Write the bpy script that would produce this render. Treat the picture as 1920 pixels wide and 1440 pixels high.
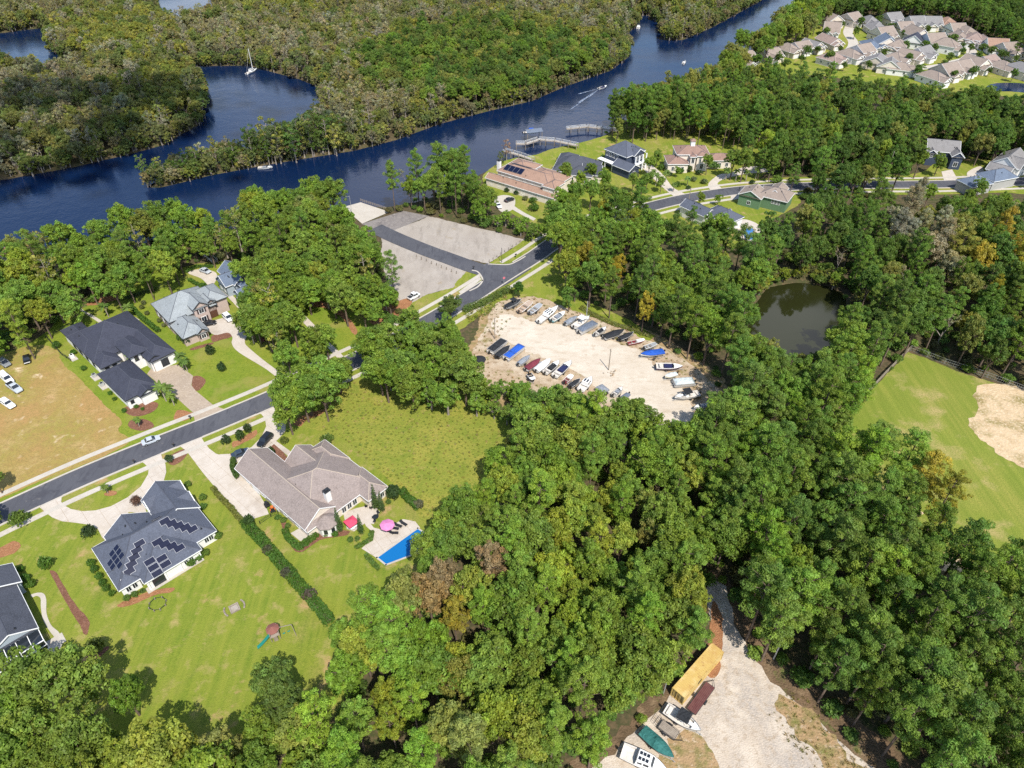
import bpy, math, random
import numpy as np
from mathutils import Vector

R = math.radians
sc = bpy.context.scene
for o in list(bpy.data.objects):
    bpy.data.objects.remove(o)
random.seed(7)
rng = np.random.default_rng(11)

# ------------------------------------------------------------------ camera
PITCH, ALT, FPX = R(40.0), 122.0, 1331.0          # drone 122 m up, looking 40 degrees down
cam = bpy.data.cameras.new('camera')
cam.sensor_width = 36.0
cam.lens = FPX / 1920.0 * 36.0
cam.clip_start, cam.clip_end = 1.0, 20000.0
cam_ob = bpy.data.objects.new('camera', cam)
cam_ob.location = (0, 0, ALT)
cam_ob.rotation_euler = (math.pi / 2 - PITCH, 0, 0)
sc.collection.objects.link(cam_ob)
sc.camera = cam_ob

# ------------------------------------------------------------------ sky and sun
SUN_EL = R(55.0)
SUN_DIR = Vector((0.37, -0.93, 0)).normalized() * math.cos(SUN_EL) + Vector((0, 0, math.sin(SUN_EL)))
world = bpy.data.worlds.new('World')
sc.world = world
world.use_nodes = True
wn = world.node_tree.nodes
wl = world.node_tree.links
bg = wn['Background']
sky = wn.new('ShaderNodeTexSky')
sky.sky_type = 'NISHITA'
sky.sun_disc = False
sky.sun_elevation = SUN_EL
sky.sun_rotation = math.atan2(SUN_DIR.x, SUN_DIR.y)
sky.air_density, sky.dust_density, sky.ozone_density = 1.0, 0.4, 1.5
# scattered fair-weather clouds over the whole sky
tcw = wn.new('ShaderNodeTexCoord')
sep = wn.new('ShaderNodeSeparateXYZ')
wl.new(tcw.outputs['Generated'], sep.inputs[0])
zc_ = wn.new('ShaderNodeMath'); zc_.operation = 'MAXIMUM'; zc_.inputs[1].default_value = 0.06
wl.new(sep.outputs[2], zc_.inputs[0])
dv = wn.new('ShaderNodeVectorMath'); dv.operation = 'DIVIDE'
cz_ = wn.new('ShaderNodeCombineXYZ')
for i_ in range(3): wl.new(zc_.outputs[0], cz_.inputs[i_])
wl.new(tcw.outputs['Generated'], dv.inputs[0]); wl.new(cz_.outputs[0], dv.inputs[1])
cn_ = wn.new('ShaderNodeTexNoise')
cn_.inputs['Scale'].default_value = 0.55; cn_.inputs['Detail'].default_value = 6; cn_.inputs['Roughness'].default_value = 0.55
wl.new(dv.outputs[0], cn_.inputs['Vector'])
cr_ = wn.new('ShaderNodeMapRange')
cr_.inputs['From Min'].default_value = 0.53; cr_.inputs['From Max'].default_value = 0.68
wl.new(cn_.outputs[0], cr_.inputs[0])
cm_ = wn.new('ShaderNodeMix'); cm_.data_type = 'RGBA'
wl.new(cr_.outputs[0], cm_.inputs[0]); wl.new(sky.outputs[0], cm_.inputs[6])
cm_.inputs[7].default_value = (7.5, 7.7, 8.2, 1)
wl.new(cm_.outputs[2], bg.inputs[0])
bg.inputs[1].default_value = 0.14
sun = bpy.data.lights.new('sun', 'SUN')
sun.energy = 4.2
sun.angle = R(0.53)
sun.color = (1.0, 0.955, 0.88)
sun_ob = bpy.data.objects.new('sun', sun)
sun_ob.rotation_euler = SUN_DIR.to_track_quat('Z', 'Y').to_euler()
sun_ob.location = (0, 0, 300)
sc.collection.objects.link(sun_ob)
sc.view_settings.view_transform = 'Standard'
sc.view_settings.look = 'None'
sc.view_settings.exposure = 0.58
sc.view_settings.gamma = 1.0
sc.render.engine = 'CYCLES'
sc.cycles.max_bounces = 5
sc.cycles.diffuse_bounces = 2
sc.cycles.glossy_bounces = 2
sc.cycles.transmission_bounces = 3
sc.cycles.caustics_reflective = False
sc.cycles.caustics_refractive = False
sc.cycles.use_denoising = False
sc.cycles.sample_clamp_indirect = 4.0

# ------------------------------------------------------------------ helpers
COL = sc.collection
CP, SP = math.cos(PITCH), math.sin(PITCH)

def G(px, py, z=0.0):
    """photo pixel -> world point on the level z"""
    dx, dv = px - 960.0, 720.0 - py
    d = (dx, FPX * CP + dv * SP, -FPX * SP + dv * CP)
    t = (ALT - z) / -d[2]
    return np.array((d[0] * t, d[1] * t))

def GP(pts, z=0.0):
    return [tuple(G(x, y, z)) for x, y in pts]

def zoomed(x0, y0, s):
    return lambda pts: [(x0 + x * s, y0 + y * s) for x, y in pts]

def smooth_line(pts, n=6, closed=False):
    P = [np.array(p, float) for p in pts]
    out = []
    N = len(P)
    rngi = range(N) if closed else range(N - 1)
    for i in rngi:
        p0 = P[(i - 1) % N] if (closed or i > 0) else P[0]
        p1, p2 = P[i], P[(i + 1) % N]
        p3 = P[(i + 2) % N] if (closed or i + 2 < N) else P[-1]
        for k in range(n):
            t = k / n
            out.append(0.5 * ((2 * p1) + (-p0 + p2) * t + (2 * p0 - 5 * p1 + 4 * p2 - p3) * t * t + (-p0 + 3 * p1 - 3 * p2 + p3) * t ** 3))
    if not closed:
        out.append(P[-1])
    return [tuple(p) for p in out]

def inside(poly, X, Y):
    poly = np.asarray(poly, float)
    X = np.asarray(X, float); Y = np.asarray(Y, float)
    c = np.zeros(X.shape, bool)
    x1, y1 = poly[-1]
    for x2, y2 in poly:
        m = ((y2 > Y) != (y1 > Y))
        if m.any():
            with np.errstate(divide='ignore', invalid='ignore'):
                xi = (x1 - x2) * (Y - y2) / (y1 - y2 + 1e-12) + x2
            c ^= (m & (X < xi))
        x1, y1 = x2, y2
    return c

def dist_line(pts, X, Y, closed=False):
    P = np.asarray(pts, float)
    d = np.full(np.shape(X), 1e9)
    n = len(P)
    for i in range(n if closed else n - 1):
        a, b = P[i], P[(i + 1) % n]
        ab = b - a
        L = ab @ ab + 1e-9
        t = np.clip(((X - a[0]) * ab[0] + (Y - a[1]) * ab[1]) / L, 0, 1)
        d = np.minimum(d, np.hypot(X - a[0] - t * ab[0], Y - a[1] - t * ab[1]))
    return d

def tag(o, label=None, cat=None, group=None, kind=None):
    if label: o['label'] = label
    if cat: o['category'] = cat
    if group: o['group'] = group
    if kind: o['kind'] = kind
    return o

def empty(name, loc, rz=0.0):
    e = bpy.data.objects.new(name, None)
    e.empty_display_size = 0.3
    e.location = (loc[0], loc[1], loc[2] if len(loc) > 2 else 0.0)
    e.rotation_euler = (0, 0, rz)
    COL.objects.link(e)
    return e

def link_mesh(name, me, mat=None, parent=None, loc=None, rz=0.0):
    o = bpy.data.objects.new(name, me)
    if mat is not None and not me.materials:
        me.materials.append(mat)
    if parent is not None:
        o.parent = parent
    if loc is not None:
        o.location = (loc[0], loc[1], loc[2] if len(loc) > 2 else 0.0)
    o.rotation_euler = (0, 0, rz)
    COL.objects.link(o)
    return o

class MB:
    """collects faces for one mesh"""
    def __init__(s):
        s.v, s.f = [], []
    def add(s, vs, fs):
        b = len(s.v)
        s.v += [tuple(map(float, p)) for p in vs]
        s.f += [tuple(b + i for i in f) for f in fs]
        return s
    def box(s, c, d, rz=0.0, taper=1.0):
        x, y, z = d[0] / 2, d[1] / 2, d[2] / 2
        ca, sa = math.cos(rz), math.sin(rz)
        vs = []
        for k, t in ((-1, 1.0), (1, taper)):
            for i, j in ((-1, -1), (1, -1), (1, 1), (-1, 1)):
                a, b = i * x * t, j * y * t
                vs.append((c[0] + a * ca - b * sa, c[1] + a * sa + b * ca, c[2] + k * z))
        return s.add(vs, [(3, 2, 1, 0), (4, 5, 6, 7), (0, 1, 5, 4), (1, 2, 6, 5), (2, 3, 7, 6), (3, 0, 4, 7)])
    def prism(s, poly, z0, z1):
        n = len(poly)
        vs = [(x, y, z0) for x, y in poly] + [(x, y, z1) for x, y in poly]
        fs = [tuple(range(n - 1, -1, -1)), tuple(range(n, 2 * n))]
        fs += [(i, (i + 1) % n, n + (i + 1) % n, n + i) for i in range(n)]
        return s.add(vs, fs)
    def tube(s, a, b, r0, r1=None, n=6, cap=True):
        r1 = r0 if r1 is None else r1
        a, b = Vector(a), Vector(b)
        d = (b - a)
        if d.length < 1e-6: return s
        d.normalize()
        u = d.orthogonal().normalized()
        w = d.cross(u)
        vs = []
        for p, r in ((a, r0), (b, r1)):
            for i in range(n):
                t = 2 * math.pi * i / n
                vs.append(p + u * (r * math.cos(t)) + w * (r * math.sin(t)))
        fs = [(i, (i + 1) % n, n + (i + 1) % n, n + i) for i in range(n)]
        if cap:
            fs += [tuple(range(n - 1, -1, -1)), tuple(range(n, 2 * n))]
        return s.add(vs, fs)
    def path(s, pts, r, n=6):
        for a, b in zip(pts[:-1], pts[1:]):
            s.tube(a, b, r, r, n)
        return s
    def loft(s, rings, closed=True, caps=True):
        n = len(rings[0])
        vs = [p for r in rings for p in r]
        fs = []
        for k in range(len(rings) - 1):
            for i in range(n if closed else n - 1):
                j = (i + 1) % n
                fs.append((k * n + i, k * n + j, (k + 1) * n + j, (k + 1) * n + i))
        if caps:
            fs.append(tuple(range(n - 1, -1, -1)))
            fs.append(tuple(range((len(rings) - 1) * n, len(rings) * n)))
        return s.add(vs, fs)
    def strip(s, left, right, z):
        n = len(left)
        vs = [(x, y, z) for x, y in left] + [(x, y, z) for x, y in right]
        return s.add(vs, [(i, i + 1, n + i + 1, n + i)[::-1] for i in range(n - 1)])
    def mesh(s, name, smooth=False):
        me = bpy.data.meshes.new(name)
        me.from_pydata(s.v, [], s.f)
        if smooth:
            me.polygons.foreach_set('use_smooth', [True] * len(me.polygons))
        me.update()
        return me
    def build(s, name, mat, parent=None, loc=None, rz=0.0, smooth=False):
        return link_mesh(name, s.mesh(name, smooth), mat, parent, loc, rz)

def copy_tree(o, parent=None):
    c = o.copy()
    COL.objects.link(c)
    if parent is not None:
        c.parent = parent
    for ch in list(o.children):
        copy_tree(ch, c)
    return c

# ------------------------------------------------------------------ materials
def _n(nt, t, **kw):
    n = nt.nodes.new(t)
    for k, v in kw.items():
        setattr(n, k, v)
    return n

def mat(name, col, rough=0.7, spec=0.3, metal=0.0, layers=(), bump=None, coat=0.0, emit=None, sheen=False):
    """col: base colour. layers: (scale, lo, hi, colour, detail[, stretch]) noise patches of another colour. bump: (scale, strength)"""
    m = bpy.data.materials.new(name)
    m.use_nodes = True
    nt = m.node_tree
    b = nt.nodes['Principled BSDF']
    b.inputs['Roughness'].default_value = rough
    b.inputs['Specular IOR Level'].default_value = spec
    b.inputs['Metallic'].default_value = metal
    b.inputs['Coat Weight'].default_value = coat
    cur = None
    if layers or bump:
        geo = _n(nt, 'ShaderNodeNewGeometry')
    if layers:
        rgb = _n(nt, 'ShaderNodeRGB')
        rgb.outputs[0].default_value = (*col, 1)
        cur = rgb.outputs[0]
        for ly in layers:
            s_, lo, hi, c2, det = ly[:5]
            mp = _n(nt, 'ShaderNodeMapping')
            if len(ly) > 5:
                mp.inputs['Scale'].default_value = ly[5]
            if len(ly) > 6:
                mp.inputs['Rotation'].default_value = (0, 0, ly[6])
            nt.links.new(geo.outputs['Position'], mp.inputs[0])
            nz = _n(nt, 'ShaderNodeTexNoise')
            nz.inputs['Scale'].default_value = s_
            nz.inputs['Detail'].default_value = det
            nz.inputs['Roughness'].default_value = 0.62
            nt.links.new(mp.outputs[0], nz.inputs['Vector'])
            mr = _n(nt, 'ShaderNodeMapRange')
            mr.inputs['From Min'].default_value = lo
            mr.inputs['From Max'].default_value = hi
            nt.links.new(nz.outputs[0], mr.inputs[0])
            mx = _n(nt, 'ShaderNodeMix', data_type='RGBA')
            nt.links.new(mr.outputs[0], mx.inputs[0])
            nt.links.new(cur, mx.inputs[6])
            mx.inputs[7].default_value = (*c2, 1)
            cur = mx.outputs[2]
        nt.links.new(cur, b.inputs['Base Color'])
    else:
        b.inputs['Base Color'].default_value = (*col, 1)
    if bump:
        nz = _n(nt, 'ShaderNodeTexNoise')
        nz.inputs['Scale'].default_value = bump[0]
        nz.inputs['Detail'].default_value = 4
        nt.links.new(geo.outputs['Position'], nz.inputs['Vector'])
        bp = _n(nt, 'ShaderNodeBump')
        bp.inputs['Strength'].default_value = bump[1]
        bp.inputs['Distance'].default_value = 0.3
        nt.links.new(nz.outputs[0], bp.inputs['Height'])
        nt.links.new(bp.outputs[0], b.inputs['Normal'])
    if emit:
        b.inputs['Emission Color'].default_value = (*emit[0], 1)
        b.inputs['Emission Strength'].default_value = emit[1]
    return m

def shingle(name, c, dark=0.7, light=1.25):
    c2 = tuple(x * dark for x in c); c3 = tuple(min(1, x * light) for x in c)
    return mat(name, c, 0.85, 0.2, layers=[(0.5, .45, .75, c2, 3), (3.2, .42, .68, c3, 4), (7.0, .5, .8, c2, 2)], bump=(6, 0.35))

def leaf_material(name, transl=0.3):
    m = bpy.data.materials.new(name)
    m.use_nodes = True
    nt = m.node_tree
    b = nt.nodes['Principled BSDF']
    b.inputs['Roughness'].default_value = 0.55
    b.inputs['Specular IOR Level'].default_value = 0.25
    at = _n(nt, 'ShaderNodeAttribute', attribute_name='tcol', attribute_type='INSTANCER')
    ti = _n(nt, 'ShaderNodeAttribute', attribute_name='tint', attribute_type='GEOMETRY')
    mx = _n(nt, 'ShaderNodeMix', data_type='RGBA', blend_type='MULTIPLY')
    mx.inputs[0].default_value = 1.0
    nt.links.new(at.outputs['Color'], mx.inputs[6])
    nt.links.new(ti.outputs['Color'], mx.inputs[7])
    nt.links.new(mx.outputs[2], b.inputs['Base Color'])
    tr = _n(nt, 'ShaderNodeBsdfTranslucent')
    hs = _n(nt, 'ShaderNodeMix', data_type='RGBA', blend_type='MULTIPLY')
    hs.inputs[0].default_value = 1.0
    hs.inputs[7].default_value = (1.25, 1.35, 0.6, 1)
    nt.links.new(mx.outputs[2], hs.inputs[6])
    nt.links.new(hs.outputs[2], tr.inputs[0])
    ms = _n(nt, 'ShaderNodeMixShader')
    ms.inputs[0].default_value = transl
    nt.links.new(b.outputs[0], ms.inputs[1])
    nt.links.new(tr.outputs[0], ms.inputs[2])
    nt.links.new(ms.outputs[0], nt.nodes['Material Output'].inputs[0])
    return m

def water_material(name, deep, rough, wave, strength):
    m = bpy.data.materials.new(name)
    m.use_nodes = True
    nt = m.node_tree
    b = nt.nodes['Principled BSDF']
    b.inputs['Base Color'].default_value = (*deep, 1)
    b.inputs['Roughness'].default_value = rough
    b.inputs['IOR'].default_value = 1.33
    geo = _n(nt, 'ShaderNodeNewGeometry')
    wm_ = _n(nt, 'ShaderNodeMapping')                    # wind patches: rougher and calmer water
    wm_.inputs['Scale'].default_value = (1, 2.2, 1)
    wm_.inputs['Rotation'].default_value = (0, 0, 0.5)
    nt.links.new(geo.outputs['Position'], wm_.inputs[0])
    wz = _n(nt, 'ShaderNodeTexNoise')
    wz.inputs['Scale'].default_value = 0.014; wz.inputs['Detail'].default_value = 5
    nt.links.new(wm_.outputs[0], wz.inputs['Vector'])
    wr = _n(nt, 'ShaderNodeMapRange')
    wr.inputs['From Min'].default_value = 0.38; wr.inputs['From Max'].default_value = 0.66
    wr.inputs['To Min'].default_value = rough; wr.inputs['To Max'].default_value = rough * 8
    nt.links.new(wz.outputs[0], wr.inputs[0])
    nt.links.new(wr.outputs[0], b.inputs['Roughness'])
    prev = None
    for s_, st, det in ((wave, strength, 3), (wave * 0.16, strength * 1.5, 2)):
        nz = _n(nt, 'ShaderNodeTexNoise')
        nz.inputs['Scale'].default_value = s_
        nz.inputs['Detail'].default_value = det
        nt.links.new(geo.outputs['Position'], nz.inputs['Vector'])
        bp = _n(nt, 'ShaderNodeBump')
        bp.inputs['Strength'].default_value = st
        bp.inputs['Distance'].default_value = 0.25
        nt.links.new(nz.outputs[0], bp.inputs['Height'])
        if prev: nt.links.new(prev, bp.inputs['Normal'])
        prev = bp.outputs[0]
    nt.links.new(prev, b.inputs['Normal'])
    return m

M = {}
M['ground'] = mat('forest_floor', (0.075, 0.06, 0.035), 0.95, 0.1, layers=[(0.12, .4, .65, (0.05, 0.06, 0.02), 4), (0.9, .45, .7, (0.13, 0.09, 0.05), 4)], bump=(1.2, 0.6))
M['lawn'] = mat('lawn_grass', (0.158, 0.21, 0.026), 0.95, 0.05, layers=[(0.05, .36, .64, (0.22, 0.24, 0.034), 5), (0.2, .45, .7, (0.112, 0.175, 0.02), 5), (0.055, .5, .66, (0.31, 0.245, 0.085), 6), (2.2, .38, .75, (0.11, 0.152, 0.02), 4), (0.9, .36, .72, (0.215, 0.235, 0.036), 4, (1, 0.05, 1), 0.1), (0.3, .54, .72, (0.33, 0.265, 0.1), 7), (0.13, .6, .7, (0.38, 0.25, 0.12), 6)], bump=(5, 0.6))
M['lawn_lush'] = mat('lush_lawn', (0.152, 0.212, 0.023), 0.95, 0.05, layers=[(0.08, .38, .64, (0.215, 0.235, 0.032), 5), (1.6, .42, .72, (0.102, 0.152, 0.017), 4), (0.1, .53, .72, (0.3, 0.235, 0.08), 6), (0.4, .5, .7, (0.18, 0.22, 0.033), 5)], bump=(5, 0.6))
M['meadow'] = mat('rough_meadow', (0.2, 0.22, 0.035), 0.95, 0.05, layers=[(0.08, .4, .62, (0.28, 0.25, 0.05), 5), (0.3, .46, .7, (0.14, 0.18, 0.025), 5), (0.5, .58, .75, (0.33, 0.25, 0.085), 5), (2.4, .42, .7, (0.15, 0.18, 0.03), 4)], bump=(2.2, .7))
M['field'] = mat('mown_field', (0.185, 0.225, 0.034), 0.95, 0.05, layers=[(0.05, .38, .66, (0.265, 0.25, 0.055), 5), (0.55, .36, .7, (0.135, 0.18, 0.025), 4, (1, 0.05, 1), -0.62), (0.09, .52, .68, (0.4, 0.3, 0.135), 7), (2.5, .42, .78, (0.14, 0.175, 0.03), 4)], bump=(4, 0.6))
M['lot'] = mat('dry_lot_grass', (0.35, 0.215, 0.085), 0.95, 0.05, layers=[(0.04, .45, .62, (0.225, 0.23, 0.04), 6), (0.16, .5, .68, (0.42, 0.275, 0.13), 6), (0.3, .6, .7, (0.62, 0.48, 0.32), 7), (0.8, .45, .7, (0.27, 0.18, 0.065), 5), (2.4, .48, .75, (0.2, 0.16, 0.055), 3)], bump=(4, 0.5))
M['sand'] = mat('bare_sand', (0.5, 0.375, 0.23), 0.95, 0.1, layers=[(0.12, .5, .64, (0.24, 0.19, 0.075), 6), (0.4, .5, .72, (0.36, 0.25, 0.13), 6), (1.6, .5, .7, (0.58, 0.47, 0.33), 5)], bump=(1.5, 0.8))
M['yard'] = mat('yard_dirt', (0.38, 0.285, 0.19), 0.95, 0.1, layers=[(0.16, .46, .64, (0.48, 0.4, 0.3), 5), (0.5, .5, .68, (0.23, 0.155, 0.085), 6), (0.33, .56, .68, (0.2, 0.18, 0.06), 5), (1.9, .48, .75, (0.45, 0.36, 0.26), 4)], bump=(3, 0.6))
M['pale_gravel'] = mat('pale_gravel', (0.52, 0.45, 0.36), 0.95, 0.1, layers=[(0.12, .45, .7, (0.6, 0.535, 0.445), 5), (0.5, .5, .72, (0.42, 0.34, 0.25), 6, (0.45, 1, 1), 0.6), (2.6, .45, .75, (0.46, 0.395, 0.31), 4), (0.25, .6, .75, (0.38, 0.29, 0.2), 6)], bump=(4, 0.4))
M['grey_gravel'] = mat('grey_gravel', (0.31, 0.27, 0.23), 0.95, 0.1, layers=[(0.13, .4, .66, (0.37, 0.33, 0.285), 5), (0.4, .5, .7, (0.23, 0.2, 0.17), 6, (1, 0.3, 1), 0.35), (0.2, .6, .74, (0.26, 0.2, 0.12), 6), (2.4, .45, .75, (0.36, 0.32, 0.275), 4)], bump=(4, 0.4))
M['track'] = mat('track_gravel', (0.451, 0.378, 0.297), 0.95, 0.1, layers=[(0.12, .42, .62, (0.332, 0.297, 0.264), 4, (0.6, .25, 1), -0.45), (0.25, .45, .7, (0.561, 0.489, 0.399), 5), (0.8, .5, .72, (0.306, 0.230, 0.153), 6), (2.6, .45, .75, (0.510, 0.425, 0.340), 4)], bump=(4, 0.5))
M['weedy'] = mat('weedy_dirt', (0.336, 0.224, 0.120), 0.95, 0.1, layers=[(0.5, .45, .62, (0.208, 0.168, 0.068), 6), (0.9, .55, .68, (0.448, 0.344, 0.240), 6), (0.3, .55, .7, (0.160, 0.160, 0.048), 5)], bump=(3, 0.8))
M['asphalt'] = mat('asphalt', (0.072, 0.073, 0.084), 0.85, 0.25, layers=[(0.06, .4, .7, (0.095, 0.096, 0.106), 5), (1.0, .5, .75, (0.052, 0.053, 0.063), 5, (1, .2, 1), 0.45), (0.22, .56, .66, (0.058, 0.058, 0.068), 7), (0.5, .62, .7, (0.12, 0.115, 0.115), 6)], bump=(8, 0.15))
M['old_asphalt'] = mat('old_asphalt', (0.2, 0.178, 0.165), 0.9, 0.2, layers=[(0.3, .45, .7, (0.13, 0.115, 0.11), 5, (1, .25, 1), -0.3), (0.9, .5, .7, (0.27, 0.24, 0.215), 5)], bump=(6, 0.3))
M['concrete'] = mat('concrete', (0.444, 0.403, 0.344), 0.9, 0.2, layers=[(0.3, .4, .7, (0.392, 0.351, 0.296), 4), (1.3, .5, .75, (0.488, 0.448, 0.389), 4)], bump=(6, 0.15))
M['drive'] = mat('driveway_concrete', (0.483, 0.426, 0.361), 0.9, 0.2, layers=[(0.25, .4, .7, (0.426, 0.369, 0.304), 4), (0.9, .52, .75, (0.524, 0.471, 0.410), 4), (0.12, .58, .72, (0.365, 0.312, 0.258), 5)], bump=(6, 0.15))
M['paver'] = mat('driveway_pavers', (0.357, 0.285, 0.212), 0.9, 0.2, layers=[(0.3, .4, .7, (0.306, 0.242, 0.183), 4), (1.6, .5, .7, (0.416, 0.340, 0.264), 3)], bump=(6, 0.3))
M['litter'] = mat('leaf_litter', (0.16, 0.105, 0.062), 0.95, 0.1, layers=[(0.4, .4, .65, (0.1, 0.07, 0.04), 5), (0.25, .52, .7, (0.24, 0.17, 0.1), 6), (0.3, .58, .7, (0.11, 0.13, 0.035), 5)], bump=(3, 1.0))
M['mulch'] = mat('mulch', (0.2, 0.095, 0.06), 0.95, 0.1, layers=[(0.6, .4, .7, (0.15, 0.07, 0.045), 5), (2.2, .5, .7, (0.28, 0.15, 0.1), 4)], bump=(5, 1.0))
M['straw'] = mat('pine_straw', (0.33, 0.155, 0.075), 0.95, 0.1, layers=[(0.5, .4, .7, (0.25, 0.115, 0.055), 5), (2.0, .5, .7, (0.4, 0.22, 0.11), 4)], bump=(5, 1.0))
M['river'] = water_material('river_water', (0.003, 0.012, 0.042), 0.03, 0.9, 0.22)
M['pond'] = water_material('pond_water', (0.018, 0.02, 0.006), 0.03, 0.4, 0.03)
M['pool_water'] = water_material('pool_water', (0.008, 0.13, 0.36), 0.03, 1.5, 0.08)
M['leaf'] = leaf_material('leaves', 0.38)
M['bark'] = mat('bark', (0.17, 0.125, 0.095), 0.95, 0.1, layers=[(2, .4, .7, (0.1, 0.075, 0.055), 4)])
M['pale_bark'] = mat('pale_bark', (0.36, 0.31, 0.26), 0.95, 0.1, layers=[(2, .4, .7, (0.25, 0.21, 0.17), 4)])
M['grey_bark'] = mat('grey_bark', (0.3, 0.26, 0.225), 0.95, 0.1, layers=[(1.2, .4, .7, (0.2, 0.17, 0.145), 4)])
M['white'] = mat('white_paint', (0.78, 0.77, 0.74), 0.5, 0.4, layers=[(0.8, .5, .8, (0.7, 0.69, 0.66), 3)])
M['trim'] = mat('white_trim', (0.8, 0.8, 0.78), 0.5, 0.4)
M['black'] = mat('black_paint', (0.02, 0.02, 0.022), 0.4, 0.4)
M['dark_metal'] = mat('dark_metal', (0.035, 0.037, 0.04), 0.5, 0.4, metal=0.3)
M['galv'] = mat('galvanised_steel', (0.5, 0.5, 0.49), 0.5, 0.5, metal=0.5)
M['glass'] = mat('window_glass', (0.02, 0.025, 0.032), 0.08, 0.6)
M['wood'] = mat('weathered_wood', (0.3, 0.255, 0.205), 0.9, 0.2, layers=[(1.5, .4, .7, (0.21, 0.17, 0.135), 4)])
M['rubber'] = mat('rubber', (0.018, 0.018, 0.018), 0.85, 0.2)
M['rim'] = mat('wheel_rim', (0.45, 0.45, 0.46), 0.35, 0.5, metal=0.7)
M['panel'] = mat('solar_cells', (0.006, 0.009, 0.028), 0.3, 0.18, layers=[(3, .4, .7, (0.009, 0.013, 0.038), 2)])
M['panel_frame'] = mat('panel_frame', (0.3, 0.31, 0.33), 0.4, 0.5, metal=0.5)
# ------------------------------------------------------------------ terrain with the river, creek and pond beds
RIVER_PX = [(-420, 420), (-200, 372), (0, 335), (133, 311), (233, 288), (310, 268), (330, 254), (373, 231), (380, 214), (378, 160), (352, 134),
            (360, 122), (467, 121), (567, 147), (606, 163), (614, 196), (592, 240), (520, 277), (420, 301), (340, 320), (305, 332), (283, 346),
            (310, 346), (400, 324), (500, 305), (560, 295), (670, 277), (747, 257), (827, 227), (910, 204), (990, 187), (1053, 161), (1140, 131),
            (1177, 104), (1165, 68), (1192, 48), (1190, 30), (1212, 26), (1240, 42), (1244, 73), (1279, 73), (1329, 52), (1392, 18), (1425, 0), (1480, -40), (1560, -80),
            (1680, -80), (1600, -30), (1520, 15), (1470, 50), (1425, 85), (1365, 112), (1360, 135), (1325, 165), (1295, 188), (1225, 205), (1165, 226), (1135, 252),
            (1083, 271), (1030, 279), (1000, 292), (957, 297), (917, 316), (870, 342), (800, 372), (720, 387), (676, 381), (645, 392), (600, 402),
            (500, 416), (400, 432), (300, 447), (200, 468), (100, 488), (0, 496), (-250, 540), (-420, 580)]
CREEK_PX = [[(-300, 95), (-60, 66), (0, 60), (60, 52), (92, 50), (94, 72), (100, 95), (125, 108), (175, 120), (190, 132), (120, 142), (60, 138), (0, 134), (-300, 180)],
            [(230, -60), (280, -20), (292, 20), (300, 50), (340, 48), (380, 40), (420, 22), (425, 4), (390, -25), (420, -60)]]
POND_PX = [(1390, 614), (1420, 562), (1450, 533), (1520, 529), (1578, 546), (1592, 610), (1560, 668), (1480, 680), (1412, 648)]
RIVER = GP(RIVER_PX)
CREEKS = [GP(c) for c in CREEK_PX]
POND = smooth_line(GP(POND_PX), 4, True)
WATERS = [RIVER] + CREEKS + [POND]

def build_terrain():
    x0, x1, y0, y1, st = -470, 470, 10, 800, 3.0
    nx, ny = int((x1 - x0) / st) + 1, int((y1 - y0) / st) + 1
    X, Y = np.meshgrid(np.linspace(x0, x1, nx), np.linspace(y0, y1, ny))
    Z = np.zeros_like(X)
    for w, depth, bank in [(RIVER, 3.2, 5.0), (CREEKS[0], 2.5, 4.0), (CREEKS[1], 2.5, 4.0), (POND, 2.5, 4.0)]:
        ins = inside(w, X, Y)
        d = dist_line(w, X, Y, True)
        sd = np.where(ins, d, -d)                      # positive in the water
        t = np.clip((sd + 1.2) / bank, 0, 1)
        Z = np.minimum(Z, -depth * t * t * (3 - 2 * t))
    edge = (X <= x0 + 1) | (X >= x1 - 1) | (Y <= y0 + 1) | (Y >= y1 - 1)
    Z[edge] = np.minimum(Z[edge], 0)
    V = np.stack([X, Y, Z], -1).reshape(-1, 3)
    idx = np.arange(nx * ny).reshape(ny, nx)
    Fq = np.stack([idx[:-1, :-1], idx[:-1, 1:], idx[1:, 1:], idx[1:, :-1]], -1).reshape(-1, 4).tolist()
    V = V.tolist()
    # skirt to the horizon
    big = 7000
    b = len(V)
    V += [(-big, -big, 0), (big, -big, 0), (big, big, 0), (-big, big, 0)]
    c = [idx[0, 0], idx[0, -1], idx[-1, -1], idx[-1, 0]]
    Fq += [(b, b + 1, int(c[1]), int(c[0])), (b + 1, b + 2, int(c[2]), int(c[1])), (b + 2, b + 3, int(c[3]), int(c[2])), (b + 3, b, int(c[0]), int(c[3]))]
    me = bpy.data.meshes.new('ground')
    me.from_pydata(V, [], Fq)
    me.polygons.foreach_set('use_smooth', [True] * len(me.polygons))
    tag(link_mesh('ground', me, M['ground']), kind='structure')

build_terrain()

def sheet(name, poly, m, z, kind='structure', parent=None):
    """flat sheet over a world polygon"""
    from mathutils.geometry import tessellate_polygon
    tri = tessellate_polygon([[Vector((x, y, 0)) for x, y in poly]])
    me = bpy.data.meshes.new(name)
    fs = []
    for t in tri:
        a, b_, c = (np.array(poly[i]) for i in t)
        fs.append(t if (b_[0] - a[0]) * (c[1] - a[1]) - (b_[1] - a[1]) * (c[0] - a[0]) > 0 else t[::-1])
    me.from_pydata([(x, y, z) for x, y in poly], [], fs)
    o = link_mesh(name, me, m, parent)
    if parent is None:
        tag(o, kind=kind)
    return o

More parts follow.
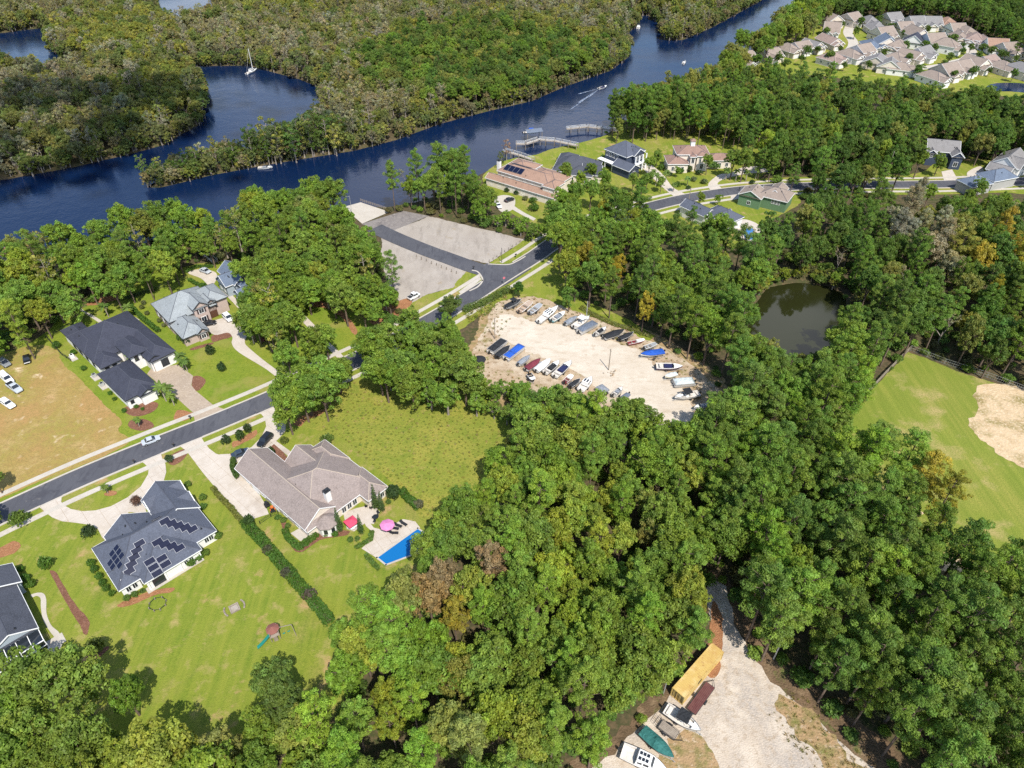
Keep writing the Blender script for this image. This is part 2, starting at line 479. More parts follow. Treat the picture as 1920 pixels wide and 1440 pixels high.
def rough_edge(poly, step, amp, seed):
    """subdivide a closed world polygon and wobble its edge on several scales"""
    r = random.Random(seed)
    ph = [(r.uniform(0, 6.28), r.uniform(.7, 1.3)) for _ in range(6)]
    out = []
    n = len(poly)
    s_ = 0.0
    for i in range(n):
        a, b = np.array(poly[i]), np.array(poly[(i + 1) % n])
        L = np.linalg.norm(b - a)
        k = max(1, int(L / step))
        nrm = np.array((-(b - a)[1], (b - a)[0])) / (L + 1e-9)
        for j in range(k):
            t = s_ + L * j / k
            w = sum(math.sin(t * f * q + p_) * g for (p_, q), f, g in zip(ph, (.25, .55, 1.1, 2.1, 3.7, 6.0), (.9, .7, .5, .4, .3, .25)))
            p = a + (b - a) * j / k + nrm * (w * amp * .6 + r.uniform(-.35, .35) * amp)
            out.append((p[0], p[1]))
        s_ += L
    return out

def patch(name, px, m, z, smooth=True, amp=0.25, step=0.8, seed=1):
    w = GP(px)
    if smooth:
        w = smooth_line(w, 5, True)
    if amp:
        w = rough_edge(w, step, amp, seed)
    return sheet(name, w, m, z), w

def buf(poly, d):
    c = np.mean(np.array(poly), 0)
    return [tuple(np.array(p) + (np.array(p) - c) / (np.linalg.norm(np.array(p) - c) + 1e-9) * d) for p in poly]

sheet('river_water', buf(RIVER, 2.0), M['river'], -0.7)
for c in CREEKS:
    sheet('creek_water', buf(c, 2.0), M['river'], -0.7)
sheet('pond_water', buf(POND, 2.0), M['pond'], -0.7)

# ------------------------------------------------------------------ open ground
ZA = zoomed(0, 760, 0.20833); ZB = zoomed(380, 740, 0.22917); ZC = zoomed(240, 460, 0.20833); ZD = zoomed(0, 500, 0.20833)
ZR = zoomed(620, 360, 0.25); ZT = zoomed(1120, 1100, 0.27083)
EXC, SOFT = [], []                                       # world polygons in which no tree is planted

LAWN_S = [(-200, 1075), (0, 985), (250, 872), (500, 764), (600, 718), (700, 690), (800, 690), (900, 740), (960, 800), (960, 900), (900, 1000), (850, 1060), (760, 1130),
          (660, 1240), (640, 1330), (560, 1400), (420, 1440), (300, 1460), (150, 1440), (0, 1400), (-200, 1400)]
_, w = patch('lawn', LAWN_S, M['lawn'], 0.02); SOFT.append(w)
LAWN_N = [(-200, 1010), (0, 950), (250, 850), (500, 745), (640, 680), (705, 655), (700, 610), (640, 560), (575, 555), (520, 560), (470, 500), (400, 490), (330, 505), (290, 512), (200, 560), (120, 590), (85, 625), (0, 665), (-200, 720)]
_, w = patch('lawn', LAWN_N, M['lawn_lush'], 0.02); SOFT.append(w)
patch('meadow', [(560, 785), (650, 705), (720, 700), (800, 715), (880, 750), (935, 800), (935, 860), (900, 920), (850, 960), (800, 985), (770, 940), (735, 905), (690, 862), (640, 820)], M['meadow'], 0.04)
patch('dry_lot', [(-200, 760), (0, 668), (60, 648), (100, 652), (118, 680), (150, 712), (190, 752), (226, 790), (222, 808), (246, 826), (180, 862), (100, 893), (0, 934), (-200, 1000)], M['lot'], 0.04)
patch('lawn', [(0, 670), (-100, 700), (-100, 780), (0, 745), (20, 700)], M['lawn'], 0.03)
_, w = patch('mown_field', [(1703, 660), (1800, 697), (1920, 738), (2150, 830), (2300, 900), (2300, 1300), (2000, 1260), (1850, 1130), (1760, 1040), (1660, 930), (1580, 850), (1588, 785), (1640, 725)], M['field'], 0.02, smooth=False); EXC.append(w)
patch('sand_patch', [(1826, 738), (1850, 722), (1900, 720), (1990, 745), (2040, 860), (1990, 900), (1900, 868), (1858, 842), (1822, 800), (1830, 770)], M['sand'], 0.04, amp=0.7)
for i, (x, y, r_) in enumerate([(1540, 885, 34), (1790, 1060, 30), (1830, 1120, 36), (1700, 960, 26), (1560, 930, 24)]):
    patch('sand_patch', [(x + r_ * math.cos(a) * random.uniform(.6, 1.2), y + r_ * .6 * math.sin(a) * random.uniform(.6, 1.2)) for a in np.linspace(0, 6.28, 9)[:-1]], M['sand'], 0.05, amp=0.5, seed=i)
YARD = [(918, 582), (950, 562), (1000, 556), (1080, 584), (1160, 612), (1240, 650), (1305, 690), (1352, 740), (1352, 800), (1310, 835), (1230, 842), (1140, 815), (1060, 778), (960, 740), (885, 708), (864, 692), (895, 645), (912, 605)]
patch('yard_margin', [(905, 575), (945, 552), (1005, 545), (1090, 572), (1170, 600), (1250, 638), (1320, 680), (1370, 735), (1385, 805), (1350, 880), (1240, 895), (1130, 865), (1050, 815), (950, 765), (870, 725), (845, 700), (885, 640), (900, 600)], M['weedy'], 0.016, amp=0.8)
_, w = patch('boat_yard_ground', YARD, M['yard'], 0.03, amp=0.5); EXC.append(w)
patch('gravel_drive', [(925, 600), (955, 592), (1020, 604), (1100, 624), (1180, 652), (1240, 690), (1290, 745), (1305, 800), (1290, 850), (1220, 850), (1190, 790), (1140, 735), (1060, 690), (985, 655), (938, 636)], M['pale_gravel'], 0.05, amp=0.8)
TRACK = [(1322, 1105), (1356, 1100), (1392, 1195), (1434, 1264), (1508, 1328), (1602, 1414), (1720, 1520), (1720, 1640), (1000, 1640), (1040, 1520), (1100, 1450), (1165, 1400), (1240, 1320), (1296, 1262), (1336, 1200)]
patch('track_margin', [(1310, 1085), (1360, 1085), (1425, 1190), (1480, 1255), (1560, 1310), (1660, 1395), (1800, 1520), (1800, 1660), (940, 1660), (1010, 1500), (1080, 1425), (1150, 1375), (1225, 1300), (1282, 1245), (1325, 1180)], M['litter'], 0.016, amp=0.8)
_, w = patch('gravel_track', TRACK, M['track'], 0.03, amp=0.4); EXC.append(w)
patch('weedy_ground', [(1470, 1305), (1515, 1338), (1600, 1414), (1680, 1500), (1590, 1500), (1540, 1430), (1470, 1345)], M['weedy'], 0.05, amp=0.9)
patch('weedy_ground', [(1285, 1370), (1330, 1400), (1345, 1440), (1330, 1500), (1240, 1500), (1230, 1440), (1255, 1400)], M['weedy'], 0.05, amp=0.9, seed=4)
patch('dirt_strip', [(1336, 1128), (1350, 1150), (1356, 1220), (1350, 1262), (1325, 1265), (1330, 1190)], M['straw'], 0.045, amp=0.3)
# boat-ramp lots
LOT_N = ZR([(440, 300), (735, 183), (960, 235), (1190, 290), (1455, 355), (1180, 540), (800, 440)])
_, w = patch('gravel_lot', LOT_N, M['grey_gravel'], 0.03, smooth=False, amp=0.3); EXC.append(w)
LOT_S = ZR([(380, 330), (500, 385), (720, 475), (1030, 580), (930, 690), (915, 715), (720, 772), (560, 860), (420, 700), (380, 480)])
_, w = patch('gravel_lot', LOT_S, M['grey_gravel'], 0.03, smooth=False, amp=0.3, seed=3); EXC.append(w)
_, w = patch('verge', ZR([(1180, 545), (1460, 352), (1740, 285), (1760, 300), (1480, 475), (1400, 520), (1340, 545)]), M['lawn'], 0.024, smooth=False, amp=0.2); SOFT.append(w)
_, w = patch('verge', ZR([(560, 860), (720, 770), (915, 712), (935, 680), (1025, 585), (1100, 600), (1130, 640), (1100, 720), (985, 775), (610, 1000), (540, 960)]), M['lawn'], 0.024, smooth=False, amp=0.2); SOFT.append(w)
_, w = patch('verge', [(795, 640), (880, 575), (965, 530), (1025, 492), (1052, 478), (1060, 520), (1090, 560), (1180, 600), (1230, 630), (1215, 640), (1080, 585), (1000, 557), (950, 563), (915, 582), (860, 620), (810, 650)], M['lawn'], 0.022, smooth=False, amp=0.3); SOFT.append(w)
_, w = patch('old_parking_apron', ZR([(230, 240), (545, 142), (738, 180), (438, 302), (360, 290)]), M['old_asphalt'], 0.045, smooth=False, amp=0.0); EXC.append(w)
_, w = patch('boat_ramp', ZR([(100, 112), (225, 78), (442, 150), (236, 238), (185, 195)]), M['concrete'], 0.06, smooth=False, amp=0.0); EXC.append(w)
# river-house lawns
_, w = patch('lawn', [(1050, 478), (1040, 440), (1000, 420), (950, 395), (925, 365), (905, 330), (950, 300), (1005, 290), (1035, 279), (1085, 268), (1140, 252), (1175, 232), (1240, 224), (1300, 224), (1370, 232), (1430, 262), (1450, 300), (1430, 330), (1400, 350), (1330, 366), (1220, 395), (1130, 440)], M['lawn'], 0.02); SOFT.append(w)
_, w = patch('lawn', [(1180, 420), (1290, 385), (1400, 360), (1470, 352), (1500, 380), (1450, 410), (1400, 440), (1400, 470), (1330, 450), (1260, 430)], M['lawn'], 0.02); SOFT.append(w)
_, w = patch('lawn', [(1620, 330), (1720, 325), (1760, 300), (1800, 290), (1850, 300), (1960, 310), (1960, 362), (1860, 360), (1720, 362), (1620, 358)], M['lawn'], 0.02); SOFT.append(w)
SUBDIV = [(1375, 140), (1400, 100), (1470, 65), (1535, 30), (1600, 34), (1680, 30), (1760, 36), (1830, 60), (1890, 95), (1990, 120), (1990, 190), (1880, 180), (1790, 172), (1700, 165), (1600, 150), (1500, 140), (1440, 150)]
_, w = patch('lawn', SUBDIV, M['lawn'], 0.02); SOFT.append(w)
patch('retention_pond', [(1850, 162), (1880, 155), (1940, 160), (1950, 176), (1900, 172), (1865, 170)], M['river'], 0.05)
patch('lawn', [(262, 43), (225, 41), (150, 37), (90, 44), (150, 42)], M['lawn'], 0.02)

# ------------------------------------------------------------------ drives, beds and paths
def pave(name, px, m, z, smooth=True):
    w = GP(px)
    if smooth: w = smooth_line(w, 4, True)
    mb = MB().prism(w if _ccw(w) else w[::-1], z - 0.14, z)
    o = mb.build(name, m)
    tag(o, kind='structure')
    EXC.append(w)
    return o

def clip_cell(poly, x0, x1, y0, y1):
    for ax, lim, sg in ((0, x0, 1), (0, x1, -1), (1, y0, 1), (1, y1, -1)):
        out = []
        for i in range(len(poly)):
            a, b = poly[i - 1], poly[i]
            ia, ib = sg * (a[ax] - lim) >= 0, sg * (b[ax] - lim) >= 0
            if ia != ib:
                t = (lim - a[ax]) / (b[ax] - a[ax])
                out.append((a[0] + (b[0] - a[0]) * t, a[1] + (b[1] - a[1]) * t))
            if ib: out.append(b)
        poly = out
        if len(poly) < 3: return []
    return poly

def slabs(name, px, m, z, ang, size=3.0, gap=0.05, smooth=False):
    """paved area made of separate cast slabs with recessed joints"""
    w = GP(px)
    if smooth: w = smooth_line(w, 4, True)
    EXC.append(w)
    c = np.mean(np.array(w), 0)
    ca, sa = math.cos(ang), math.sin(ang)
    loc = [((x - c[0]) * ca + (y - c[1]) * sa, -(x - c[0]) * sa + (y - c[1]) * ca) for x, y in w]
    if not _ccw(loc): loc = loc[::-1]
    root = empty(name, (*c, 0), ang)
    tag(root, kind='structure')
    A = np.array(loc)
    for i in range(int(math.floor(A[:, 0].min() / size)), int(A[:, 0].max() / size) + 1):
        for j in range(int(math.floor(A[:, 1].min() / size)), int(A[:, 1].max() / size) + 1):
            q = clip_cell(loc, i * size + gap / 2, (i + 1) * size - gap / 2, j * size + gap / 2, (j + 1) * size - gap / 2)
            if len(q) >= 3 and abs(sum(q[k - 1][0] * q[k][1] - q[k][0] * q[k - 1][1] for k in range(len(q)))) > .3:
                MB().prism(q, z - .14, z + random.uniform(-.006, .006)).build('slab', m, root)
    sheet('joint_sand', loc, M['yard'], z - .05, parent=root)
    return root

def _ccw(p):
    return sum(p[i - 1][0] * p[i][1] - p[i][0] * p[i - 1][1] for i in range(len(p))) > 0

slabs('driveway', ZA([(325, 880), (562, 785), (552, 870), (570, 898), (640, 935), (740, 955), (860, 948), (1000, 910), (1150, 830), (1270, 730), (1335, 620), (1340, 565), (1300, 525), (1262, 500), (1446, 428), (1462, 480), (1490, 530), (1497, 600), (1475, 680), (1390, 740), (1300, 870), (1320, 980), (1160, 960), (1060, 1110), (960, 1230), (920, 1190), (880, 1110), (800, 1075), (680, 1058), (560, 1045), (470, 1010), (400, 955), (365, 925)]), M['drive'], 0.10, R(44))
slabs('driveway', [(334, 834), (350, 846), (380, 886), (420, 934), (459, 978), (504, 964), (497, 945), (488, 930), (446, 887), (438, 862), (420, 856), (405, 851), (392, 841), (382, 828), (377, 819), (372, 814)], M['drive'], 0.10, R(48.6))
slabs('driveway', ZB([(112, 492), (260, 484), (400, 432), (480, 350), (520, 262), (512, 200), (480, 160), (440, 150), (560, 80), (640, 178), (682, 232), (676, 300), (622, 362), (600, 380), (728, 472), (700, 505), (584, 405), (525, 455), (440, 445), (380, 520), (270, 560)]), M['drive'], 0.104, R(48.6))
pave('driveway', [(276, 702), (282, 693), (333, 684), (362, 705), (359, 723), (367, 733), (400, 760), (432, 772), (368, 800), (362, 774), (333, 748), (306, 740), (292, 715)], M['paver'], 0.10, smooth=False)
pave('driveway', [(386, 612), (417, 597), (440, 604), (462, 627), (459, 640), (466, 652), (512, 689), (560, 718), (590, 708), (560, 736), (500, 693), (448, 661), (435, 645), (436, 633), (427, 624), (402, 628)], M['drive'], 0.10, smooth=True)
pave('driveway', ZC([(540, 250), (640, 218), (780, 240), (800, 300), (740, 370), (660, 300)]), M['drive'], 0.10, smooth=True)
pave('driveway', ZC([(830, 385), (880, 400), (960, 470), (1100, 600), (1060, 640), (940, 510), (850, 420)]), M['drive'], 0.10, smooth=False)
pave('driveway', ZC([(1540, 560), (1600, 640), (1700, 740), (1800, 860), (1950, 1010), (1880, 1010), (1760, 880), (1660, 780), (1560, 680)]), M['drive'], 0.10, smooth=False)
pave('garden_path', zoomed(0, 1000, .25)([(232, 462), (290, 446), (330, 455), (348, 500), (350, 600), (385, 690), (440, 740), (468, 800), (455, 860), (400, 905), (375, 885), (415, 840), (415, 790), (370, 730), (325, 650), (308, 560), (305, 490), (275, 470), (245, 480)]), M['concrete'], 0.08)
pave('garden_path', ZD([(685, 370), (715, 362), (760, 400), (840, 440), (920, 490), (890, 505), (810, 450), (735, 405)]), M['concrete'], 0.08, smooth=False)
pave('patio', [(222, 596), (246, 590), (262, 600), (240, 608), (222, 606)], M['concrete'], 0.09, smooth=False)
slabs('pool_deck', ZB([(1270, 960), (1330, 950), (1345, 1020), (1400, 1090), (1480, 1110), (1640, 1020), (1740, 1040), (1780, 1090), (1600, 1200), (1420, 1335), (1300, 1260), (1390, 1180), (1385, 1120), (1340, 1080)]), M['drive'], 0.10, R(38), 2.4)
pave('patio', ZB([(720, 1135), (800, 1090), (930, 1130), (800, 1200)]), M['concrete'], 0.09, smooth=False)
pave('patio', ZB([(1150, 970), (1260, 930), (1400, 900), (1450, 960), (1400, 1060), (1330, 1050), (1240, 1120), (1180, 1100)]), M['drive'], 0.096, smooth=False)
def bed(px, m='mulch', z=0.055, seed=2):
    patch('mulch_bed', px, M[m], z, amp=0.12, step=1.0, seed=seed)
bed(ZD([(1140, 1260), (1300, 1210), (1420, 1230), (1400, 1290), (1300, 1340), (1200, 1345), (1130, 1310)]))
bed(ZD([(1600, 1290), (1700, 1310), (1740, 1320), (1700, 1370), (1640, 1390), (1570, 1380), (1570, 1340)]), 'straw')
bed(ZA([(1150, 170), (1200, 130), (1290, 125), (1370, 160), (1380, 200), (1280, 230), (1190, 215)]))
bed(ZC([(760, 810), (900, 785), (935, 820), (850, 850), (760, 870)]))
bed(ZC([(580, 1190), (640, 1180), (695, 1210), (680, 1260), (630, 1310), (580, 1290)]))
bed(ZC([(560, 930), (740, 880), (760, 890), (590, 945)]))
bed(ZC([(1600, 470), (1640, 480), (1850, 540), (1960, 620), (2060, 760), (2030, 800), (1930, 660), (1800, 570), (1640, 545)]), 'straw')
bed(zoomed(0, 1000, .25)([(370, 285), (420, 300), (480, 400), (560, 520), (665, 650), (660, 740), (640, 760), (600, 690), (520, 560), (430, 400)]))
bed(zoomed(0, 1000, .25)([(640, 930), (700, 900), (800, 850), (810, 870), (720, 940)]))
bed(zoomed(0, 1000, .25)([(-200, 170), (0, 110), (100, 60), (160, 90), (120, 140), (40, 175), (-200, 240)]), 'straw')
bed(zoomed(0, 1000, .25)([(890, 530), (1010, 480), (1120, 440), (1300, 405), (1290, 440), (1150, 470), (1010, 530), (910, 555)]), 'straw')
bed(ZB([(560, 380), (680, 500), (730, 560), (700, 600), (640, 520), (520, 460)]))
bed(ZB([(640, 1030), (670, 1160), (790, 1290), (960, 1190), (1180, 1150), (1180, 1110), (950, 1140), (800, 1240), (700, 1140), (680, 1040)]))
bed(ZB([(300, 370), (400, 310), (440, 290), (430, 340), (330, 400), (250, 430), (240, 390)]), 'straw')
bed(ZB([(740, 230), (850, 160), (1010, 120), (960, 170), (850, 210), (800, 260)]), 'straw')
bed(ZA([(945, 790), (990, 770), (1045, 780), (1040, 805), (990, 815), (950, 808)]), 'straw')
bed(ZA([(1500, 500), (1560, 440), (1640, 400), (1690, 420), (1640, 500), (1560, 540)]))
bed(ZD([(790, 330), (850, 310), (1000, 260), (1080, 290), (900, 340), (780, 350)]), 'straw')
bed([(690, 600), (700, 585), (760, 560), (770, 572), (715, 610)], 'straw')

# pool with its coping
POOL = GP(ZB([(1425, 1335), (1760, 1095), (1900, 1190), (1860, 1260), (1500, 1395)]))
POOLC = POOL if _ccw(POOL) else POOL[::-1]
pool = empty('swimming_pool', (*np.mean(POOLC, 0), 0))
tag(pool, 'bright blue swimming pool beside the brown-roofed house, edge of the woods', 'pool')
pc = np.mean(POOLC, 0)
MB().prism([tuple(np.array(p) - pc) for p in POOLC], 0.0, 0.115).build('pool_water', M['pool_water'], pool)
cop = MB()
for i in range(len(POOLC)):
    a, b = np.array(POOLC[i]) - pc, np.array(POOLC[(i + 1) % len(POOLC)]) - pc
    m_ = (a + b) / 2; d = b - a
    cop.box((m_[0], m_[1], 0.07), (np.linalg.norm(d) + .3, 0.35, 0.14), math.atan2(d[1], d[0]))
cop.build('coping', M['concrete'], pool)
EXC.append(POOL)

# ------------------------------------------------------------------ the street
ROAD_PX = [(-260, 1090), (-60, 994), (34, 949), (160, 892), (300, 834), (400, 794), (500, 752), (590, 711), (656, 681), (725, 648), (800, 606), (873, 563), (940, 520), (1000, 483), (1057, 445),
           (1130, 414), (1220, 388), (1283, 373), (1330, 365), (1400, 356), (1500, 350), (1640, 347), (1760, 346), (1900, 341), (2060, 334)]
ROAD = smooth_line(GP(ROAD_PX), 8)

def offset(line, d):
    P = np.array(line)
    T = np.gradient(P, axis=0)
    T /= np.linalg.norm(T, axis=1)[:, None]
    return [tuple(p) for p in P + np.stack([-T[:, 1], T[:, 0]], 1) * d]

def ribbon(name, line, a, b, z0, z1, m, skip=None):
    """raised strip between offsets a and b of a line; skip: world polygons in which it is left out"""
    L, Rr = offset(line, a), offset(line, b)
    mb = MB()
    for i in range(len(line) - 1):
        mid = ((L[i][0] + Rr[i + 1][0]) / 2, (L[i][1] + Rr[i + 1][1]) / 2)
        if skip and any(inside(s_, [mid[0]], [mid[1]])[0] for s_ in skip):
            continue
        vs = [(*L[i], z0), (*L[i + 1], z0), (*Rr[i + 1], z0), (*Rr[i], z0), (*L[i], z1), (*L[i + 1], z1), (*Rr[i + 1], z1), (*Rr[i], z1)]
        mb.add(vs, [(0, 1, 2, 3)[::-1], (7, 6, 5, 4)[::-1], (0, 4, 5, 1)[::-1], (1, 5, 6, 2)[::-1], (2, 6, 7, 3)[::-1], (3, 7, 4, 0)[::-1]][::1])
    o = mb.build(name, m)
    import bmesh
    bm = bmesh.new(); bm.from_mesh(o.data); bmesh.ops.recalc_face_normals(bm, faces=bm.faces); bm.to_mesh(o.data); bm.free()
    tag(o, kind='structure')
    return o

ROADF = smooth_line(GP(ROAD_PX), 24)
for a_, b_ in ((9.0, 3.3), (-3.3, -9.0)):
    tag(MB().strip(offset(ROAD, a_), offset(ROAD, b_), 0.0165).build('verge', M['lawn']), kind='structure')
l3, r3 = offset(ROAD, 3.15), offset(ROAD, -3.15)
tag(MB().strip(l3, r3, 0.116).build('road', M['asphalt']), kind='structure')
SIDE = ZR([(330, 270), (500, 350), (720, 440), (900, 505), (1050, 560), (1180, 600), (1300, 640)])
SIDELINE = smooth_line(GP(SIDE), 8)
tag(MB().strip(offset(SIDELINE, 3.4), offset(SIDELINE, -3.4), 0.122).build('road', M['asphalt']), kind='structure')
fl = GP(ZR([(1040, 585), (1100, 600), (1130, 635), (1135, 670), (1105, 710), (985, 778), (1040, 840), (1330, 690), (1500, 580), (1500, 460), (1400, 512), (1340, 540), (1250, 545), (1180, 535)]))
sheet('road_junction', fl, M['asphalt'], 0.128)
JUNC = [GP(ZR([(1020, 560), (1120, 590), (1150, 640), (1150, 690), (1105, 725), (1250, 690), (1420, 560), (1440, 505), (1340, 535), (1180, 520)]))]
GAPS = JUNC + [w for w in EXC if False]
drives_px = [ZA([(325, 880), (562, 785), (556, 872), (400, 950)]), ZA([(1260, 495), (1446, 425), (1470, 500), (1310, 560)]), [(330, 838), (374, 812), (386, 835), (352, 852)],
             ZB([(440, 150), (560, 70), (600, 140), (500, 200)]), [(362, 800), (435, 768), (415, 745), (345, 772)], [(540, 740), (600, 705), (560, 700), (530, 715)], [(640, 668), (690, 645), (660, 630), (620, 655)]]
DRV = [GP(d) for d in drives_px]
ribbon('kerb', ROADF, 3.15, 3.6, 0.0, 0.2, M['concrete'], JUNC + DRV)
ribbon('kerb', ROADF, -3.6, -3.15, 0.0, 0.2, M['concrete'], DRV)
ribbon('gutter_apron', ROADF, 3.152, 3.62, 0.0, 0.112, M['concrete'], JUNC)
ribbon('gutter_apron', ROADF, -3.62, -3.152, 0.0, 0.112, M['concrete'])
ribbon('sidewalk', ROADF, 5.5, 6.9, 0.0, 0.125, M['concrete'], JUNC)
ribbon('sidewalk', ROADF, -6.9, -5.5, 0.0, 0.125, M['concrete'])
kl = smooth_line(GP(ZR([(1180, 542), (1260, 546), (1340, 545), (1400, 520), (1460, 485)])), 6)
ribbon('kerb', kl, -0.25, 0.2, 0.0, 0.2, M['concrete'])
kl = smooth_line(GP(ZR([(1060, 590), (1100, 600), (1130, 635), (1138, 670), (1105, 712), (1040, 745)])), 6)
ribbon('kerb', kl, -0.25, 0.25, 0.0, 0.2, M['concrete'])
pave('sidewalk', ZR([(960, 750), (1040, 690), (1120, 640), (1130, 655), (1050, 720), (1060, 740), (990, 778)]), M['concrete'], 0.11, smooth=False)
pave('driveway', [(1205, 296), (1225, 312), (1245, 330), (1262, 352), (1287, 366), (1268, 370), (1250, 358), (1228, 338), (1205, 316), (1196, 302)], M['drive'], 0.10)
pave('driveway', [(1348, 328), (1370, 325), (1390, 315), (1420, 312), (1440, 322), (1400, 326), (1360, 335), (1345, 345), (1355, 356), (1335, 358), (1328, 345)], M['drive'], 0.10)
pave('driveway', [(1370, 362), (1388, 358), (1390, 372), (1370, 374)], M['drive'], 0.10, smooth=False)
pave('driveway', ZR([(1680, 250), (1740, 260), (1770, 300), (1740, 310), (1700, 280)]), M['drive'], 0.10, smooth=False)
pave('driveway', [(1765, 322), (1785, 318), (1800, 345), (1772, 346)], M['drive'], 0.10, smooth=False)
pave('driveway', [(1815, 322), (1838, 312), (1845, 325), (1830, 336), (1815, 332)], M['drive'], 0.10, smooth=True)
pave('patio', [(928, 372), (945, 366), (965, 372), (962, 392), (942, 398), (930, 386)], M['concrete'], 0.10, smooth=True)
pave('garden_path', [(958, 382), (972, 392), (985, 400), (1005, 410), (1000, 414), (980, 404), (964, 395), (955, 390)], M['concrete'], 0.09, smooth=False)
for a in ([(1548, 118), (1600, 118), (1650, 125), (1720, 128), (1790, 120), (1860, 115), (1930, 128)], [(1596, 45), (1590, 62), (1600, 80), (1592, 95), (1560, 112)], [(1780, 118), (1815, 110), (1822, 100), (1812, 88), (1760, 78), (1700, 70)]):
    ln = smooth_line(GP(a), 6)
    tag(MB().strip(offset(ln, 3), offset(ln, -3), 0.05).build('road', M['concrete']), kind='structure')
# ------------------------------------------------------------------ houses
ROOFS = {'slate': shingle('slate_shingles', (0.088, 0.098, 0.126)), 'taupe': shingle('taupe_shingles', (0.25, 0.205, 0.185)), 'char': shingle('charcoal_shingles', (0.045, 0.048, 0.066)),
         'grey': shingle('grey_shingles', (0.255, 0.275, 0.28)), 'dark': shingle('dark_shingles', (0.068, 0.073, 0.09)), 'tan': shingle('tan_tiles', (0.29, 0.185, 0.135)),
         'brown': shingle('brown_tiles', (0.25, 0.16, 0.125)), 'fawn': shingle('fawn_shingles', (0.255, 0.205, 0.17)), 'blue': shingle('blue_shingles', (0.12, 0.15, 0.2)),
         'orange': shingle('orange_shingles', (0.42, 0.2, 0.1)), 'rose': shingle('rose_shingles', (0.27, 0.2, 0.17)), 'ash': shingle('ash_shingles', (0.2, 0.19, 0.185))}
def wallmat(n, c):
    return mat(n, c, 0.85, 0.2, layers=[(0.7, .45, .8, tuple(x * .88 for x in c), 3)])
WALLS = {'white': wallmat('white_siding', (0.76, 0.74, 0.70)), 'cream': wallmat('cream_stucco', (0.70, 0.62, 0.52)), 'brick': wallmat('pale_brick', (0.46, 0.36, 0.31)),
         'green': wallmat('green_siding', (0.13, 0.22, 0.12)), 'navy': wallmat('navy_siding', (0.05, 0.065, 0.10)), 'bluegrey': wallmat('bluegrey_siding', (0.33, 0.38, 0.42)), 'beige': wallmat('beige_siding', (0.60, 0.52, 0.42)),
         'grey': wallmat('grey_siding', (0.36, 0.35, 0.33))}
M['door'] = mat('dark_door', (0.09, 0.04, 0.025), 0.5, 0.4)
M['garage'] = mat('garage_door', (0.7, 0.69, 0.66), 0.6, 0.3)
M['shutter'] = mat('dark_shutter', (0.05, 0.035, 0.035), 0.7, 0.2)
M['ridge'] = mat('ridge_cap', (0.42, 0.35, 0.28), 0.9, 0.1)
M['ridge_d'] = mat('dark_ridge_cap', (0.075, 0.08, 0.1), 0.9, 0.1)

